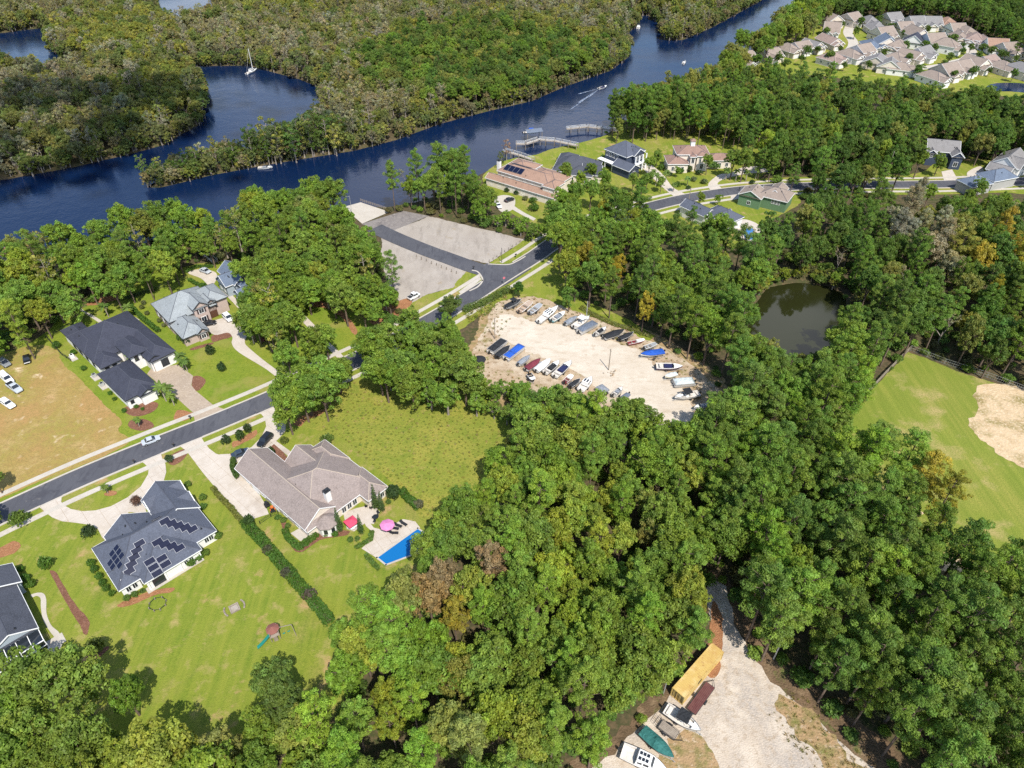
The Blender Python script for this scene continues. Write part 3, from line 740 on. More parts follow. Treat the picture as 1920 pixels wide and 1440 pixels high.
def roof_block(b, roof, walls, fascia, ridges, over=0.45, gfac=None):
    u0, u1, v0, v1, ez, pitch, kind = b[:7]
    z0 = b[7] if len(b) > 7 else 0.0
    w, d = u1 - u0, v1 - v0
    th = 0.2
    cu, cv = (u0 + u1) / 2, (v0 + v1) / 2
    c = [(u0, v0), (u1, v0), (u1, v1), (u0, v1)]
    if kind == 'hip':
        if w >= d:
            h = d / 2; top = [(u0 + h, cv), (u1 - h, cv)]
        else:
            h = w / 2; top = [(cu, v0 + h), (cu, v1 - h)]
    elif kind == 'gu':
        h = d / 2; top = [(u0, cv), (u1, cv)]
    else:
        h = w / 2; top = [(cu, v0), (cu, v1)]
    rz = ez + pitch * h
    E = [(x, y, ez) for x, y in c]
    B = [(x, y, ez - th) for x, y in c]
    T = [(x, y, rz) for x, y in top]
    vs = E + B + T
    along_u = (kind == 'gu') or (kind == 'hip' and w >= d)
    if along_u:
        fs = [(0, 1, 9, 8), (2, 3, 8, 9), (1, 2, 9), (3, 0, 8)]
    else:
        fs = [(1, 2, 9, 8), (3, 0, 8, 9), (0, 1, 8), (2, 3, 9)]
    fs += [(7, 6, 5, 4), (0, 4, 5, 1), (1, 5, 6, 2), (2, 6, 7, 3), (3, 7, 4, 0)]
    gable_ends = kind in ('gu', 'gv')
    if gable_ends:                                     # the end triangles are wall, set back under the rake
        tri = fs[2:4]
        fs = fs[:2] + fs[4:]
    roof.add(vs, fs)
    if gable_ends:
        for t in tri:
            q = [Vector(vs[i]) for i in t]
            m_ = sum(q, Vector()) / 3
            inn = Vector((cu - m_.x, cv - m_.y, 0)).normalized() * 0.3
            walls.add([p + inn for p in q], [(0, 1, 2)])
            # rake boards
            base = [p for p in q if p.z < rz - .01]
            apex = [p for p in q if p.z >= rz - .01][0]
            out = -inn.normalized() * 0.03
            for p in base:
                a0, a1 = p + out, apex + out
                dz = Vector((0, 0, .24))
                fascia.add([a0 - dz, a1 - dz, a1 + dz * .12, a0 + dz * .12, a0 - dz + inn * .25, a1 - dz + inn * .25, a1 + dz * .12 + inn * .25, a0 + dz * .12 + inn * .25],
                           [(0, 1, 2, 3), (7, 6, 5, 4), (0, 4, 5, 1), (1, 5, 6, 2), (2, 6, 7, 3), (3, 7, 4, 0)])
    # eave boards
    for i in range(4):
        if gable_ends and ((kind == 'gu' and i in (1, 3)) or (kind == 'gv' and i in (0, 2))):
            continue
        a, b_ = Vector(E[i]), Vector(E[(i + 1) % 4])
        m_ = (a + b_) / 2; dd = b_ - a
        fascia.box((m_.x, m_.y, ez - 0.10), (dd.length + 0.08, 0.08, 0.23), math.atan2(dd.y, dd.x))
    ridges.tube(T[0], T[1], 0.09, n=5)
    if kind == 'hip':
        for p in E:
            q = min(T, key=lambda t: (t[0] - p[0]) ** 2 + (t[1] - p[1]) ** 2)
            ridges.tube(p, q, 0.08, n=5)
    ww = [(u0 + over, v0 + over), (u1 - over, v0 + over), (u1 - over, v1 - over), (u0 + over, v1 - over)]
    n = len(walls.v)
    vs = [(x, y, z0) for x, y in ww] + [(x, y, ez - 0.02) for x, y in ww]
    walls.add(vs, [(0, 1, 5, 4), (1, 2, 6, 5), (2, 3, 7, 6), (3, 0, 4, 7)])

def wall_frame(b, side, t, over=0.45):
    u0, u1, v0, v1 = b[:4]
    u0 += over; u1 -= over; v0 += over; v1 -= over
    if side == 'v0': return (u0 + (u1 - u0) * t, v0), (0, -1)
    if side == 'v1': return (u0 + (u1 - u0) * t, v1), (0, 1)
    if side == 'u0': return (u0, v0 + (v1 - v0) * t), (-1, 0)
    return (u1, v0 + (v1 - v0) * t), (1, 0)

def add_window(root, b, side, t, z, w, h, frame='trim', shutters=False):
    (x, y), n = wall_frame(b, side, t)
    ang = math.atan2(n[1], n[0]) - math.pi / 2           # local x runs along the wall, -y... wall normal = +y after rotation
    fr = MB()
    e = 0.1
    for (cx, cz, sx, sz) in ((0, h / 2, w + 2 * e, e), (0, -h / 2, w + 2 * e, e), (-w / 2, 0, e, h), (w / 2, 0, e, h), (0, 0, .06, h)):
        fr.box((cx, 0.03, cz), (sx, 0.12, sz))
    o = fr.build('window', M[frame], root, (x, y, z), ang)
    MB().box((0, 0.015, 0), (w, 0.05, h)).build('pane', M['glass'], o)
    if shutters:
        for s_ in (-1, 1):
            MB().box((s_ * (w / 2 + .35), 0.03, 0), (0.42, 0.07, h + .1)).build('shutter', M['shutter'], o)
    return o

def add_door(root, b, side, t, w, h, m='door', name='door', z=0.0):
    (x, y), n = wall_frame(b, side, t)
    ang = math.atan2(n[1], n[0]) - math.pi / 2
    mb = MB().box((0, 0.02, h / 2), (w, 0.08, h))
    k = max(1, int(h / .55))
    if name == 'garage_door':
        for i in range(k):
            mb.box((0, 0.07, (i + .5) * h / k), (w - .2, 0.03, h / k - .12))
    else:
        mb.box((0, 0.07, h * .7), (w * .6, 0.03, h * .35)).box((0, 0.07, h * .27), (w * .6, 0.03, h * .3))
    return mb.build(name, M[m], root, (x, y, z), ang)

def house(name, label, O, ang, blocks, wall, roof, windows=(), doors=(), over=0.45, ridge='ridge_d', cat='house', chimneys=(), shut=False, frame='trim', fascia='trim'):
    root = empty(name, (O[0], O[1], 0), R(ang))
    tag(root, label, cat)
    rm, wm, fm, dm = MB(), MB(), MB(), MB()
    for b in blocks:
        roof_block(b, rm, wm, fm, dm, over)
    rf = rm.build('roof', ROOFS[roof], root)
    wm.build('wall', WALLS[wall], root)
    fm.build('fascia', M[fascia], root)
    dm.build('ridge_cap', M[ridge], rf)
    for (bi, side, ts, z, w, h) in windows:
        for t in ts:
            add_window(root, blocks[bi], side, t, z, w, h, frame, shut)
    for (bi, side, t, w, h, m_, nm) in doors:
        add_door(root, blocks[bi], side, t, w, h, m_, nm)
    for (u, v, z0, z1, s_) in chimneys:
        c = MB().box((u, v, (z0 + z1) / 2), (s_, s_ * .8, z1 - z0)).build('chimney', WALLS['white'], rf)
        MB().box((u, v, z1 + .08), (s_ + .25, s_ * .8 + .25, .16)).box((u, v, z1 + .3), (s_ * .5, s_ * .5, .3)).build('chimney_cap', M['dark_metal'], c)
    rv = random.Random(int(abs(O[0] * 7 + O[1] * 3)))
    if name == 'house':
        for b in blocks[:2]:
            u0, u1, v0, v1, ez, pi_ = b[:6]
            for _ in range(3):
                u, v = rv.uniform(u0 + 2, u1 - 2), rv.uniform(v0 + 1.2, v1 - 1.2)
                hz = ez + pi_ * (min(v - v0, v1 - v) if b[6] == 'gu' else min(u - u0, u1 - u) if b[6] == 'gv' else min(u - u0, u1 - u, v - v0, v1 - v))
                MB().tube((u, v, hz - .1), (u, v, hz + .45), .09, n=6).box((u, v, hz + .03), (.4, .4, .06)).build('vent_pipe', M['dark_metal'], rf)
    ca, sa = math.cos(R(ang)), math.sin(R(ang))
    for b in blocks:
        EXC.append([(O[0] + u * ca - v * sa, O[1] + u * sa + v * ca) for u, v in ((b[0] - 1, b[2] - 1), (b[1] + 1, b[2] - 1), (b[1] + 1, b[3] + 1), (b[0] - 1, b[3] + 1))])
    return root

# house with solar panels
B1 = [(0, 20.5, -0.4, 13.2, 3.0, .66, 'hip'), (2.9, 12.4, 8, 14.4, 3.04, .68, 'gv'), (12.4, 20.9, 8, 18.8, 3.02, .72, 'gv'), (4.2, 16.1, -2.8, 8, 3.02, .60, 'hip'), (0, 4.4, -1.0, 5, 3.01, .6, 'hip')]
h1 = house('house', 'white house with blue-grey shingle roof covered in dark solar panels', (-76.8, 80.1), 44.1, B1, 'white', 'slate',
           windows=[(0, 'v0', (.9, .95), 1.6, .9, 1.4), (4, 'v0', (.35, .7), 1.6, .9, 1.4), (3, 'v0', (.72, .82), 1.7, .8, 1.1), (2, 'v1', (.3, .7), 1.6, 1.0, 1.5), (0, 'u0', (.2, .5, .8), 1.6, 1.0, 1.4), (0, 'u1', (.2, .5, .8), 1.6, 1.0, 1.4)],
           doors=[(1, 'v1', .3, 2.6, 2.2, 'garage', 'garage_door'), (1, 'v1', .7, 2.6, 2.2, 'garage', 'garage_door'), (3, 'v0', .2, 2.4, 2.2, 'glass', 'door')])
def gablet(root, u, v, face, w, h, z, wall='white', roof='slate'):
    """small white gable standing on a roof slope; face: outward direction in house axes"""
    mb, rf = MB(), MB()
    fx, fy = face; sx, sy = -fy, fx
    a = (u + sx * w / 2, v + sy * w / 2, z); b = (u - sx * w / 2, v - sy * w / 2, z); t = (u, v, z + h)
    L = h / .66
    e = (u - fx * L, v - fy * L, z + h + .02)
    mb.add([a, b, t], [(0, 1, 2)])
    f = .25; k = (fx * f, fy * f, 0)
    ov = [tuple(np.array(q) + np.array(k)) for q in (a, b, t)]
    rf.add([ov[0], ov[2], e, a, ov[1], b], [(0, 1, 2, 3), (1, 4, 5, 2)])
    g_ = mb.build('gablet', WALLS[wall], root)
    rf.build('gablet_roof', ROOFS[roof], g_)
    MB().tube(ov[0], ov[2], .11, n=4).tube(ov[1], ov[2], .11, n=4).build('rake_board', M['trim'], g_)
gablet(h1, 12.75, 16.0, (-1, 0), 3.8, 1.9, 3.2)
gablet(h1, 20.55, 16.4, (1, 0), 3.4, 1.8, 3.2)
gablet(h1, 20.55, 12.0, (1, 0), 3.4, 1.8, 3.2)
# solar panels: each lies on its roof slope
def slope_panel(root, u, v, n, zfun, du, dv, size, lift=0.16):
    """n: slope direction in (u,v) pointing down hill; zfun: height of the roof there"""
    e = 0.05
    z0 = zfun(u, v)
    g_ = np.array([(zfun(u + e, v) - z0) / e, (zfun(u, v + e) - z0) / e])
    nn = Vector((-g_[0], -g_[1], 1)).normalized()
    x = Vector((du[0], du[1], g_[0] * du[0] + g_[1] * du[1])).normalized()
    y = nn.cross(x)
    c = Vector((u, v, z0)) + nn * lift
    def slab(hx, hy, t0, t1):
        m_ = MB()
        vs = [c + x * (sx * hx) + y * (sy * hy) + nn * t for t in (t0, t1) for sx, sy in ((-1, -1), (1, -1), (1, 1), (-1, 1))]
        m_.add(vs, [(3, 2, 1, 0), (4, 5, 6, 7), (0, 1, 5, 4), (1, 2, 6, 5), (2, 3, 7, 6), (3, 0, 4, 7)])
        return m_
    fr = slab(size[0] / 2, size[1] / 2, -.02, .02).build('solar_panel', M['panel_frame'], root)
    slab(size[0] / 2 - .05, size[1] / 2 - .05, .02, .026).build('cells', M['panel'], fr)
zmain = lambda u, v: 3.0 + .66 * min(v + .4, 13.2 - v, u, 20.5 - u)
zporch = lambda u, v: 3.02 + .60 * min(v + 2.8, u - 4.2, 16.1 - u)
zroof = lambda u, v: max(zmain(u, v), zporch(u, v) if -2.8 < v < 8 and 4.2 < u < 16.1 else 0)
def px_panel(px, py):
    # house-axes position of the photo pixel on the roof (a few refinement steps)
    z = 5.0
    for _ in range(8):
        w = G(px, py, z) - np.array((-76.8, 80.1))
        u = w[0] * math.cos(R(44.1)) + w[1] * math.sin(R(44.1)); v = -w[0] * math.sin(R(44.1)) + w[1] * math.cos(R(44.1))
        z = 0.5 * z + 0.5 * (zroof(u, v) + .15)
    return u, v
Zs = zoomed(160, 880, 1 / 6)
for p in Zs([(803, 563), (890, 580), (968, 604), (1045, 628), (1122, 650), (1202, 670), (808, 815), (890, 838), (970, 860), (1055, 882), (608, 830), (575, 908), (547, 985), (515, 1063), (493, 1143), (465, 1235)]):
    u, v = px_panel(*p)
    slope_panel(h1, u, v, None, zroof, (1, 0), None, (2.0, 1.25))
u1_, v1_ = px_panel(*Zs([(822, 1065)])[0])
for i, j in [(-.5, 1.1), (-.5, 0), (-.5, -1.1), (.5, .55), (.5, -.55)]:
    slope_panel(h1, u1_ + i * 2.06, v1_ + j * 1.08, None, zroof, (1, 0), None, (2.0, 1.25))
u0_, v0_ = px_panel(*Zs([(333, 985)])[0])
for i, j in [(0, -1), (0, 0), (0, 1), (1, -1), (1, 0), (1, 1), (-1, 0), (-1, -1), (0, -2)]:
    slope_panel(h1, u0_ + i * 1.12, v0_ + j * 1.3, None, zroof, (0, 1), None, (1.26, 1.3))
# back porch of that house
for u in (4.9, 8.3, 11.4, 15.5):
    MB().box((u, -2.45, 1.45), (.22, .22, 2.9)).build('porch_post', M['trim'], h1)
MB().box((9.9, -2.2, .06), (11.6, 1.6, .13)).build('porch_floor', M['concrete'], h1)

# brown house
B2 = [(0, 19.3, -1.2, 17.0, 3.0, .56, 'hip'), (0, 8.9, -0.3, 26.4, 3.02, .70, 'gv'), (8.8, 16.2, 8, 19.6, 3.02, .74, 'gv'), (13.6, 19.5, 9, 18.6, 3.04, .62, 'hip'), (13.9, 19.6, -4.2, 5, 3.03, .6, 'hip')]
h2 = house('house', 'large taupe-roofed house with a white chimney, between two driveways', (-43.6, 94.3), 48.6, B2, 'cream', 'taupe', ridge='ridge', over=0.55,
           windows=[(1, 'u0', (.12, .3, .62, .86), 1.6, 1.2, 1.4), (4, 'v0', (.3, .75), 1.6, 1.0, 1.6), (0, 'v0', (.5, .58, .66), 1.6, 1.1, 2.0), (2, 'v1', (.3, .7), 1.6, 1.1, 1.5), (0, 'u1', (.25, .5, .75), 1.6, 1.1, 1.5), (1, 'v0', (.5,), 1.6, 1.4, 1.4)],
           doors=[(1, 'u0', .45, 2.7, 2.3, 'garage', 'garage_door'), (1, 'u0', .74, 2.7, 2.3, 'garage', 'garage_door')], chimneys=[(7.9, 1.6, 3.4, 7.3, 1.25)])
# octagonal bay of that house
oc = [(4.6 + 2.15 * math.cos(t), -1.5 + 2.15 * math.sin(t)) for t in np.linspace(0, 2 * math.pi, 9)[:-1] + math.pi / 8]
oe = [(4.6 + 2.6 * math.cos(t), -1.5 + 2.6 * math.sin(t)) for t in np.linspace(0, 2 * math.pi, 9)[:-1] + math.pi / 8]
bay = MB().prism(oc, 0, 2.9).build('bay_wall', WALLS['white'], h2)
rb = MB(); n8 = 8
rb.add([(x, y, 2.75) for x, y in oe] + [(x, y, 2.95) for x, y in oe] + [(4.6, -1.3, 4.5)], [tuple(range(7, -1, -1))] + [(i, (i + 1) % 8, 8 + (i + 1) % 8, 8 + i) for i in range(8)] + [(8 + i, 8 + (i + 1) % 8, 16) for i in range(8)])
rb.build('bay_roof', ROOFS['taupe'], h2)
for t in (-math.pi / 2, -math.pi / 4, -3 * math.pi / 4):
    x, y = 4.6 + 2.0 * math.cos(t), -1.5 + 2.0 * math.sin(t)
    o = MB().box((0, .03, 0), (1.0, .1, 1.5)).build('window', M['trim'], h2, (x, y, 1.6), t - math.pi / 2)
    MB().box((0, .08, 0), (.84, .05, 1.34)).build('pane', M['glass'], o)

# charcoal-roofed house
B3 = [(0, 17.8, -17.2, 0.3, 3.9, .58, 'hip'), (6, 22.0, -5.6, 0.3, 3.92, .6, 'hip'), (-11.2, 6, -17.2, -10.2, 3.9, .62, 'hip'), (-20.6, -4.4, -7.2, 1.6, 3.3, .56, 'hip'), (-4.0, 4, -5.6, 0.2, 3.9, .5, 'hip'), (-6.5, 4, -12.4, -6.6, 4.9, .55, 'hip'), (-22.0, -16, -6.2, -1.6, 3.35, .5, 'gu'), (-10.6, -4, -13.4, -9.8, 4.1, .5, 'gu')]
h3 = house('house', 'white stucco house with sprawling charcoal hip roof above the paver driveway', (-112.0, 149.7), 137.7, B3, 'white', 'char', over=0.5, fascia='dark_metal', frame='dark_metal',
           windows=[(0, 'v1', (.15, .4, .65, .88), 1.8, 1.2, 1.8), (3, 'u0', (.28,), 1.6, 2.2, 2.0), (3, 'u0', (.85,), 1.8, .8, .9), (2, 'u0', (.5,), 1.8, 1.9, 2.2), (5, 'u0', (.3, .7), 3.6, 1.0, 1.5), (4, 'u0', (.35, .75), 3.0, 1.0, .9)],
           doors=[(7, 'u0', .5, 1.9, 2.7, 'door', 'door'), (3, 'v0', .35, 2.7, 2.3, 'door', 'garage_door'), (3, 'v0', .7, 2.7, 2.3, 'door', 'garage_door')])
# grey-shingled house
B4 = [(0, 13.6, -14.2, 0.4, 4.2, .66, 'hip'), (-8.6, 3, -7.4, 0.3, 3.0, .58, 'hip'), (0.4, 10.6, -18, -11, 5.0, .6, 'hip'), (-1.2, 6, -11.6, -6.6, 5.9, .72, 'gu'), (-9.3, -3, -7.2, -3.6, 3.05, .7, 'gu'), (0.0, 5, -14.2, -11, 5.4, .6, 'gu')]
h4 = house('house', 'pale brick house with light grey shingle roof and two-storey front gable', (-98.4, 167.9), 132.4, B4, 'brick', 'grey', over=0.45, fascia='dark_metal', shut=True,
           windows=[(3, 'u0', (.5,), 4.5, 1.5, 1.4), (3, 'u0', (.5,), 1.7, 1.5, 1.5), (4, 'u0', (.5,), 1.6, 1.3, 1.3), (0, 'v1', (.2, .5, .8), 1.8, 1.1, 1.5), (5, 'u0', (.5,), 4.3, 1.0, 1.0), (2, 'u0', (.75,), 3.4, 1.2, 1.4)],
           doors=[(5, 'u0', .5, 2.2, 2.4, 'door', 'door')])
# house hidden by the oaks
house('house', 'white house with blue-grey roof half hidden by tall oaks', (-94.2, 196.8), -47.0, [(0, 12, 0, 7, 4.0, .75, 'gu'), (4, 11, -2.5, 4, 4.0, .75, 'gv'), (12, 22, 1, 10, 4.2, .6, 'hip'), (15, 20, -2, 4, 4.2, .7, 'gv')], 'bluegrey', 'blue',
      windows=[(0, 'v0', (.15, .85), 2, 1, 1.6), (1, 'v0', (.3, .7), 2, 1, 1.6), (3, 'v0', (.3, .7), 2, 1, 1.6), (2, 'v0', (.75, .9), 2, 1, 1.6), (0, 'u0', (.3, .7), 2, 1, 1.5)])
# house cut by the left edge
A6, O6 = G(31, 1094, 3.4), G(72, 1177, 3.4)
L6 = float(np.linalg.norm(A6 - O6))
a6 = math.degrees(math.atan2(*(A6 - O6)[::-1])) - 90
h6 = house('house', 'dark-roofed house with a white screened porch, cut by the left edge', tuple(O6), a6, [(-8.4, 0, 0, L6, 3.4, .55, 'gv'), (-15, 0.9, L6 - .4, L6 + 5.6, 3.6, .5, 'gv'), (-17, -5, 1.5, L6 + 2, 3.4, .5, 'hip')], 'bluegrey', 'dark',
           windows=[(0, 'u1', (.3, .6), 1.7, 1.6, 1.6), (0, 'v0', (.5,), 2.2, 1.4, 1.2), (1, 'u1', (.5,), 1.7, 1.2, 1.5)])
for i in range(5):
    u = -8.0 + i * 1.95
    MB().box((u, -2.6, 1.3), (.14, .14, 2.6)).build('porch_post', M['trim'], h6)
    MB().box((u, -1.1, 2.62), (.12, 3.0, .12)).build('porch_rafter', M['trim'], h6)
    if i < 4:
        MB().box((u + .97, -2.6, 1.3), (1.75, .04, 2.4)).build('screen', M['glass'], h6)
        MB().box((u + .97, -1.1, 2.6), (1.75, 2.9, .04)).build('screen', M['glass'], h6)
for z in (0.1, 1.2, 2.6):
    MB().box((-4.1, -2.62, z), (8.0, .15, .12)).build('porch_rail', M['trim'], h6)
MB().box((1.0, -2.2, .06), (3, 2.4, .12)).build('step_slab', M['concrete'], h6)

# river houses
h7 = house('house', 'long tan-tiled house with rooftop solar arrays beside the river', (-10.6, 269.8), -35.5,
           [(0, 32.5, -0.4, 5.0, 3.2, .5, 'gu'), (4, 28.5, 2.0, 12, 6.4, .4, 'hip'), (16, 31, 4, 16, 6.0, .38, 'hip'), (26, 32, 1, 9, 6.2, .45, 'hip'), (2, 14, 8, 20, 5.0, .35, 'hip')], 'cream', 'tan',
           windows=[(0, 'v0', (.08, .2, .32, .36, .44, .56, .68, .8, .92), 1.6, 1.3, 1.6), (1, 'v0', (.1, .25, .4, .55, .7), 5.2, 1.1, 1.0), (3, 'v0', (.3, .7), 5, 1, 1.2), (3, 'u1', (.3, .6), 5, 1, 1.2)], over=.4,
           chimneys=[(3.5, 4.5, 5, 9.5, 1.4)])
def z7(u, v): return 6.4 + .4 * min(v - 2, 12 - v, u - 4, 28.5 - u)
for i in range(4):
    slope_panel(h7, 7.5 + i * 2.2, 4.6, None, z7, (1, 0), None, (2.1, 3.0), .2)
for i in range(4):
    slope_panel(h7, 8 + i * 2.2, 9.2, None, z7, (1, 0), None, (2.1, 3.0), .2)
house('house', 'cream house with dark slate roof and small white dormer near the dock', (16.2, 276.4), -15.3,
      [(0, 18.5, -1, 13, 3.6, .62, 'hip'), (12, 20.2, -1.2, 6, 3.6, .85, 'gu'), (6.5, 17, -3.2, 6, 3.6, .5, 'hip'), (0, 8, 8, 17, 3.8, .6, 'hip')], 'cream', 'dark',
      windows=[(2, 'v0', (.2, .5, .8), 1.7, 1.2, 1.7), (1, 'u1', (.5,), 3.6, 1.3, 1.6), (0, 'v0', (.15,), 1.7, 1.4, 1.6)])
h9 = house('house', 'two-storey navy house with slate hip roof and white columns', (38.7, 289.8), -48.2,
      [(0, 12.5, -0.5, 11.5, 7.0, .62, 'hip'), (8, 13.6, 3, 10, 6.9, .62, 'gu'), (7.6, 17.2, -3.8, 3.2, 3.5, .55, 'gu')], 'navy', 'slate',
      windows=[(0, 'v0', (.1, .26, .42, .58), 5.4, 1.0, 1.7), (0, 'v0', (.1, .26, .42), 2.0, 1.0, 1.8), (1, 'u1', (.25, .5, .75), 5.2, 1.0, 1.7), (1, 'u1', (.3, .7), 2.0, 1.0, 2.0), (2, 'u1', (.5,), 1.8, 1.3, 1.5)])
for v in (3.2, 5.5, 7.8, 10):
    MB().tube((14.3, v, 0), (14.3, v, 6.6), .28, n=8).build('column', M['trim'], h9)
MB().box((13.6, 6.6, 3.3), (2.2, 8, .25)).build('balcony', M['trim'], h9)
MB().box((5.0, -1.6, 3.1), (12.5, 2.4, .2)).box((-.9, -2.6, 1.6), (.25, .25, 3.1)).box((3, -2.6, 1.6), (.25, .25, 3.1)).box((7, -2.6, 1.6), (.25, .25, 3.1)).build('veranda', M['trim'], h9)
h10 = house('house', 'cream villa with brown tiled roofs and a small cupola', (67.8, 286.5), 0.0,
      [(0, 13.8, -2, 8, 6.5, .42, 'hip'), (-4, 5, -5.6, 4, 3.9, .42, 'hip'), (13.4, 24.2, -1.2, 6, 3.6, .5, 'hip'), (5.2, 8.2, -4, 2, 6.3, .45, 'hip'), (8, 13.4, -3.4, 2, 6.4, .42, 'hip')], 'cream', 'brown',
      windows=[(1, 'v0', (.25, .5, .75), 1.8, 1, 1.8), (2, 'v0', (.2, .5, .8), 1.7, 1.2, 1.6), (4, 'v0', (.3, .7), 4.9, .9, 1.7), (4, 'v0', (.5,), 1.9, 1.4, 2.2), (3, 'v0', (.5,), 4.6, 1.2, 2.2), (1, 'u0', (.5,), 1.8, 1, 1.6)])
cu = MB().box((7.2, 3.2, 9.4), (1.7, 1.7, 2.2)).build('cupola', M['white'], h10)
MB().box((7.2, 3.2, 10.9), (2.4, 2.4, .9), 0, 0.05).build('cupola_roof', ROOFS['brown'], cu)
house('house', 'green-sided house with fawn roof on the near side of the street bend', (86.9, 254.2), -32.9,
      [(0, 9, -2.5, 5.5, 4.4, .5, 'gv'), (6, 18, 0, 10, 4.6, .5, 'hip'), (9, 15, 3, 12, 4.9, .6, 'gv')], 'green', 'fawn', windows=[(1, 'v0', (.55, .65, .75), 3.3, .9, 1.4), (0, 'v0', (.5,), 1.8, 1.3, 1.4)])
house('house', 'slate-roofed house behind trees, with a small blue pool at its side', (65.6, 246.3), -50.9, [(0, 12, -5, 2, 4.0, .55, 'gu'), (9, 21, -3, 6, 4.2, .6, 'hip'), (13, 20, -4.4, 3, 4.2, .7, 'gv')], 'white', 'slate', windows=[(2, 'v0', (.3, .7), 2.2, 1.1, 1.5), (1, 'u1', (.5,), 2.2, 1.2, 1.5)])
patch('pool_deck', [(1378, 415), (1400, 412), (1425, 425), (1420, 450), (1395, 450), (1378, 432)], M['drive'], 0.07, amp=0)
tag(MB().prism(smooth_line(GP([(1395, 432), (1405, 428), (1414, 432), (1414, 446), (1404, 450), (1396, 446)]), 4, True)[::-1], 0, .12).build('swimming_pool', M['pool_water']), 'small blue pool among trees behind the slate-roofed house', 'pool')
house('house', 'navy house with grey gabled roof among the trees at upper right', (174.9, 294.9), -33.7 + 20, [(0, 13, -4, 5, 5.6, .8, 'gu'), (9, 14, -8, 2, 5.4, .8, 'gv'), (0, 4, -6, 2, 5.4, .7, 'gv')], 'navy', 'ash', windows=[(1, 'v0', (.5,), 2.2, 1.6, 2), (2, 'v0', (.5,), 4.2, 1, 1.4), (1, 'v0', (.5,), 5.6, 1.1, 1.2)])
house('house', 'white and navy house with steep grey gables at the right edge', (195.1, 279.9), -46, [(0, 10, 0, 15, 5.2, .7, 'gv'), (5, 11, 1, 9, 5.0, .8, 'gu'), (0, 9, -4, 3, 3.6, .6, 'gu'), (4, 11.5, 9, 16, 3.6, .7, 'gu')], 'white', 'ash', windows=[(1, 'u1', (.25, .5, .75), 4.3, .9, 1.2), (2, 'u1', (.5,), 2, 1.2, 1.4), (3, 'u1', (.5,), 2, 1.2, 1.6), (1, 'u1', (.5,), 1.8, 1.4, 2.0)])
house('house', 'blue-grey roof showing through treetops south of the upper road', tuple(G(1800, 362)), 20, [(0, 11, -4, 4, 4, .6, 'hip'), (12, 25, -3, 6, 4, .6, 'hip')], 'grey', 'blue', windows=[(0, 'v0', (.3, .7), 2, 1, 1.3)])

# subdivision beyond the woods
SUBH = [  # photo pixel of the house centre, heading, roof, width
    (0, [(1392, 118, 30, 'fawn'), (1440, 108, 30, 'fawn'), (1475, 97, 25, 'fawn'), (1498, 93, 25, 'fawn'), (1520, 90, 25, 'ash'), (1552, 82, 20, 'rose')]),
    (1, [(1556, 115, 35, 'rose'), (1590, 108, 30, 'fawn'), (1612, 103, 30, 'fawn'), (1640, 122, 60, 'ash'), (1664, 130, 62, 'ash'), (1684, 133, 62, 'fawn'), (1676, 114, 35, 'fawn'), (1702, 110, 35, 'fawn'), (1724, 106, 35, 'ash')]),
    (2, [(1745, 150, 28, 'fawn'), (1770, 140, 28, 'fawn'), (1796, 133, 28, 'fawn'), (1822, 127, 28, 'fawn'), (1846, 121, 28, 'rose'), (1875, 130, 20, 'fawn'), (1908, 138, 20, 'ash')]),
    (3, [(1630, 90, -10, 'blue'), (1657, 88, -10, 'blue'), (1678, 93, -30, 'fawn'), (1710, 83, 60, 'char'), (1712, 72, 10, 'fawn'), (1745, 84, 10, 'fawn'), (1768, 92, 50, 'fawn')]),
    (4, [(1556, 44, 10, 'fawn'), (1556, 62, -20, 'fawn'), (1592, 42, 30, 'fawn'), (1628, 44, 0, 'ash'), (1640, 56, 0, 'ash'), (1652, 70, 20, 'fawn'), (1668, 42, 20, 'ash'), (1690, 56, 10, 'fawn'), (1712, 48, 10, 'ash')]),
    (5, [(1742, 48, 0, 'ash'), (1772, 47, 0, 'tan'), (1788, 60, 0, 'fawn'), (1808, 65, 0, 'fawn'), (1822, 80, -30, 'rose'), (1843, 84, -10, 'rose'), (1862, 92, -10, 'tan'), (1886, 100, 10, 'fawn'), (1795, 74, -10, 'fawn')])]
ORD = ['first', 'second', 'third', 'fourth', 'fifth', 'sixth', 'seventh', 'eighth', 'ninth', 'tenth']
ROWS = ['river-side row', 'front terrace row', 'row beside the retention pond', 'middle row', 'back row', 'right-hand back row']
cname = {'fawn': 'fawn', 'ash': 'grey', 'rose': 'rose-brown', 'blue': 'blue-grey', 'char': 'charcoal', 'tan': 'tan', 'orange': 'orange-brown'}
rs = random.Random(5)
for row, items in SUBH:
    for k, (px, py, ang, rf) in enumerate(sorted(items)):
        O = G(px, py + 5, 0)
        w = rs.uniform(10, 12.5); d = rs.uniform(12, 15.5)
        kind = rs.choice(['gu', 'gv', 'hip', 'gu'])
        ez = rs.choice([3.2, 3.4, 4.4])
        bl = [(-w / 2, w / 2, -d / 2, d / 2, ez, rs.uniform(.5, .65), kind), (-w / 2 + .6, -w / 2 + 6.4, -d / 2 - 3, 0, 3.1, .6, 'gv'), (w / 2 - 4.6, w / 2 - .4, -d / 2 - 1.2, 2, 3.1, .65, 'gv')]
        house('cottage', '%s-roofed cottage, %s from the left in the subdivision\'s %s' % (cname[rf], ORD[k], ROWS[row]), tuple(O), ang + rs.uniform(-4, 4), bl, rs.choice(['white', 'beige', 'cream', 'white']), rf,
              windows=[(2, 'v0', (.5,), 1.6, 1.3, 1.3), (0, 'u0', (.3, .7), 1.7, 1.1, 1.3)], doors=[(1, 'v0', .5, 3.6, 2.2, 'garage', 'garage_door')]).__setitem__('group', 'cottages of the distant subdivision')

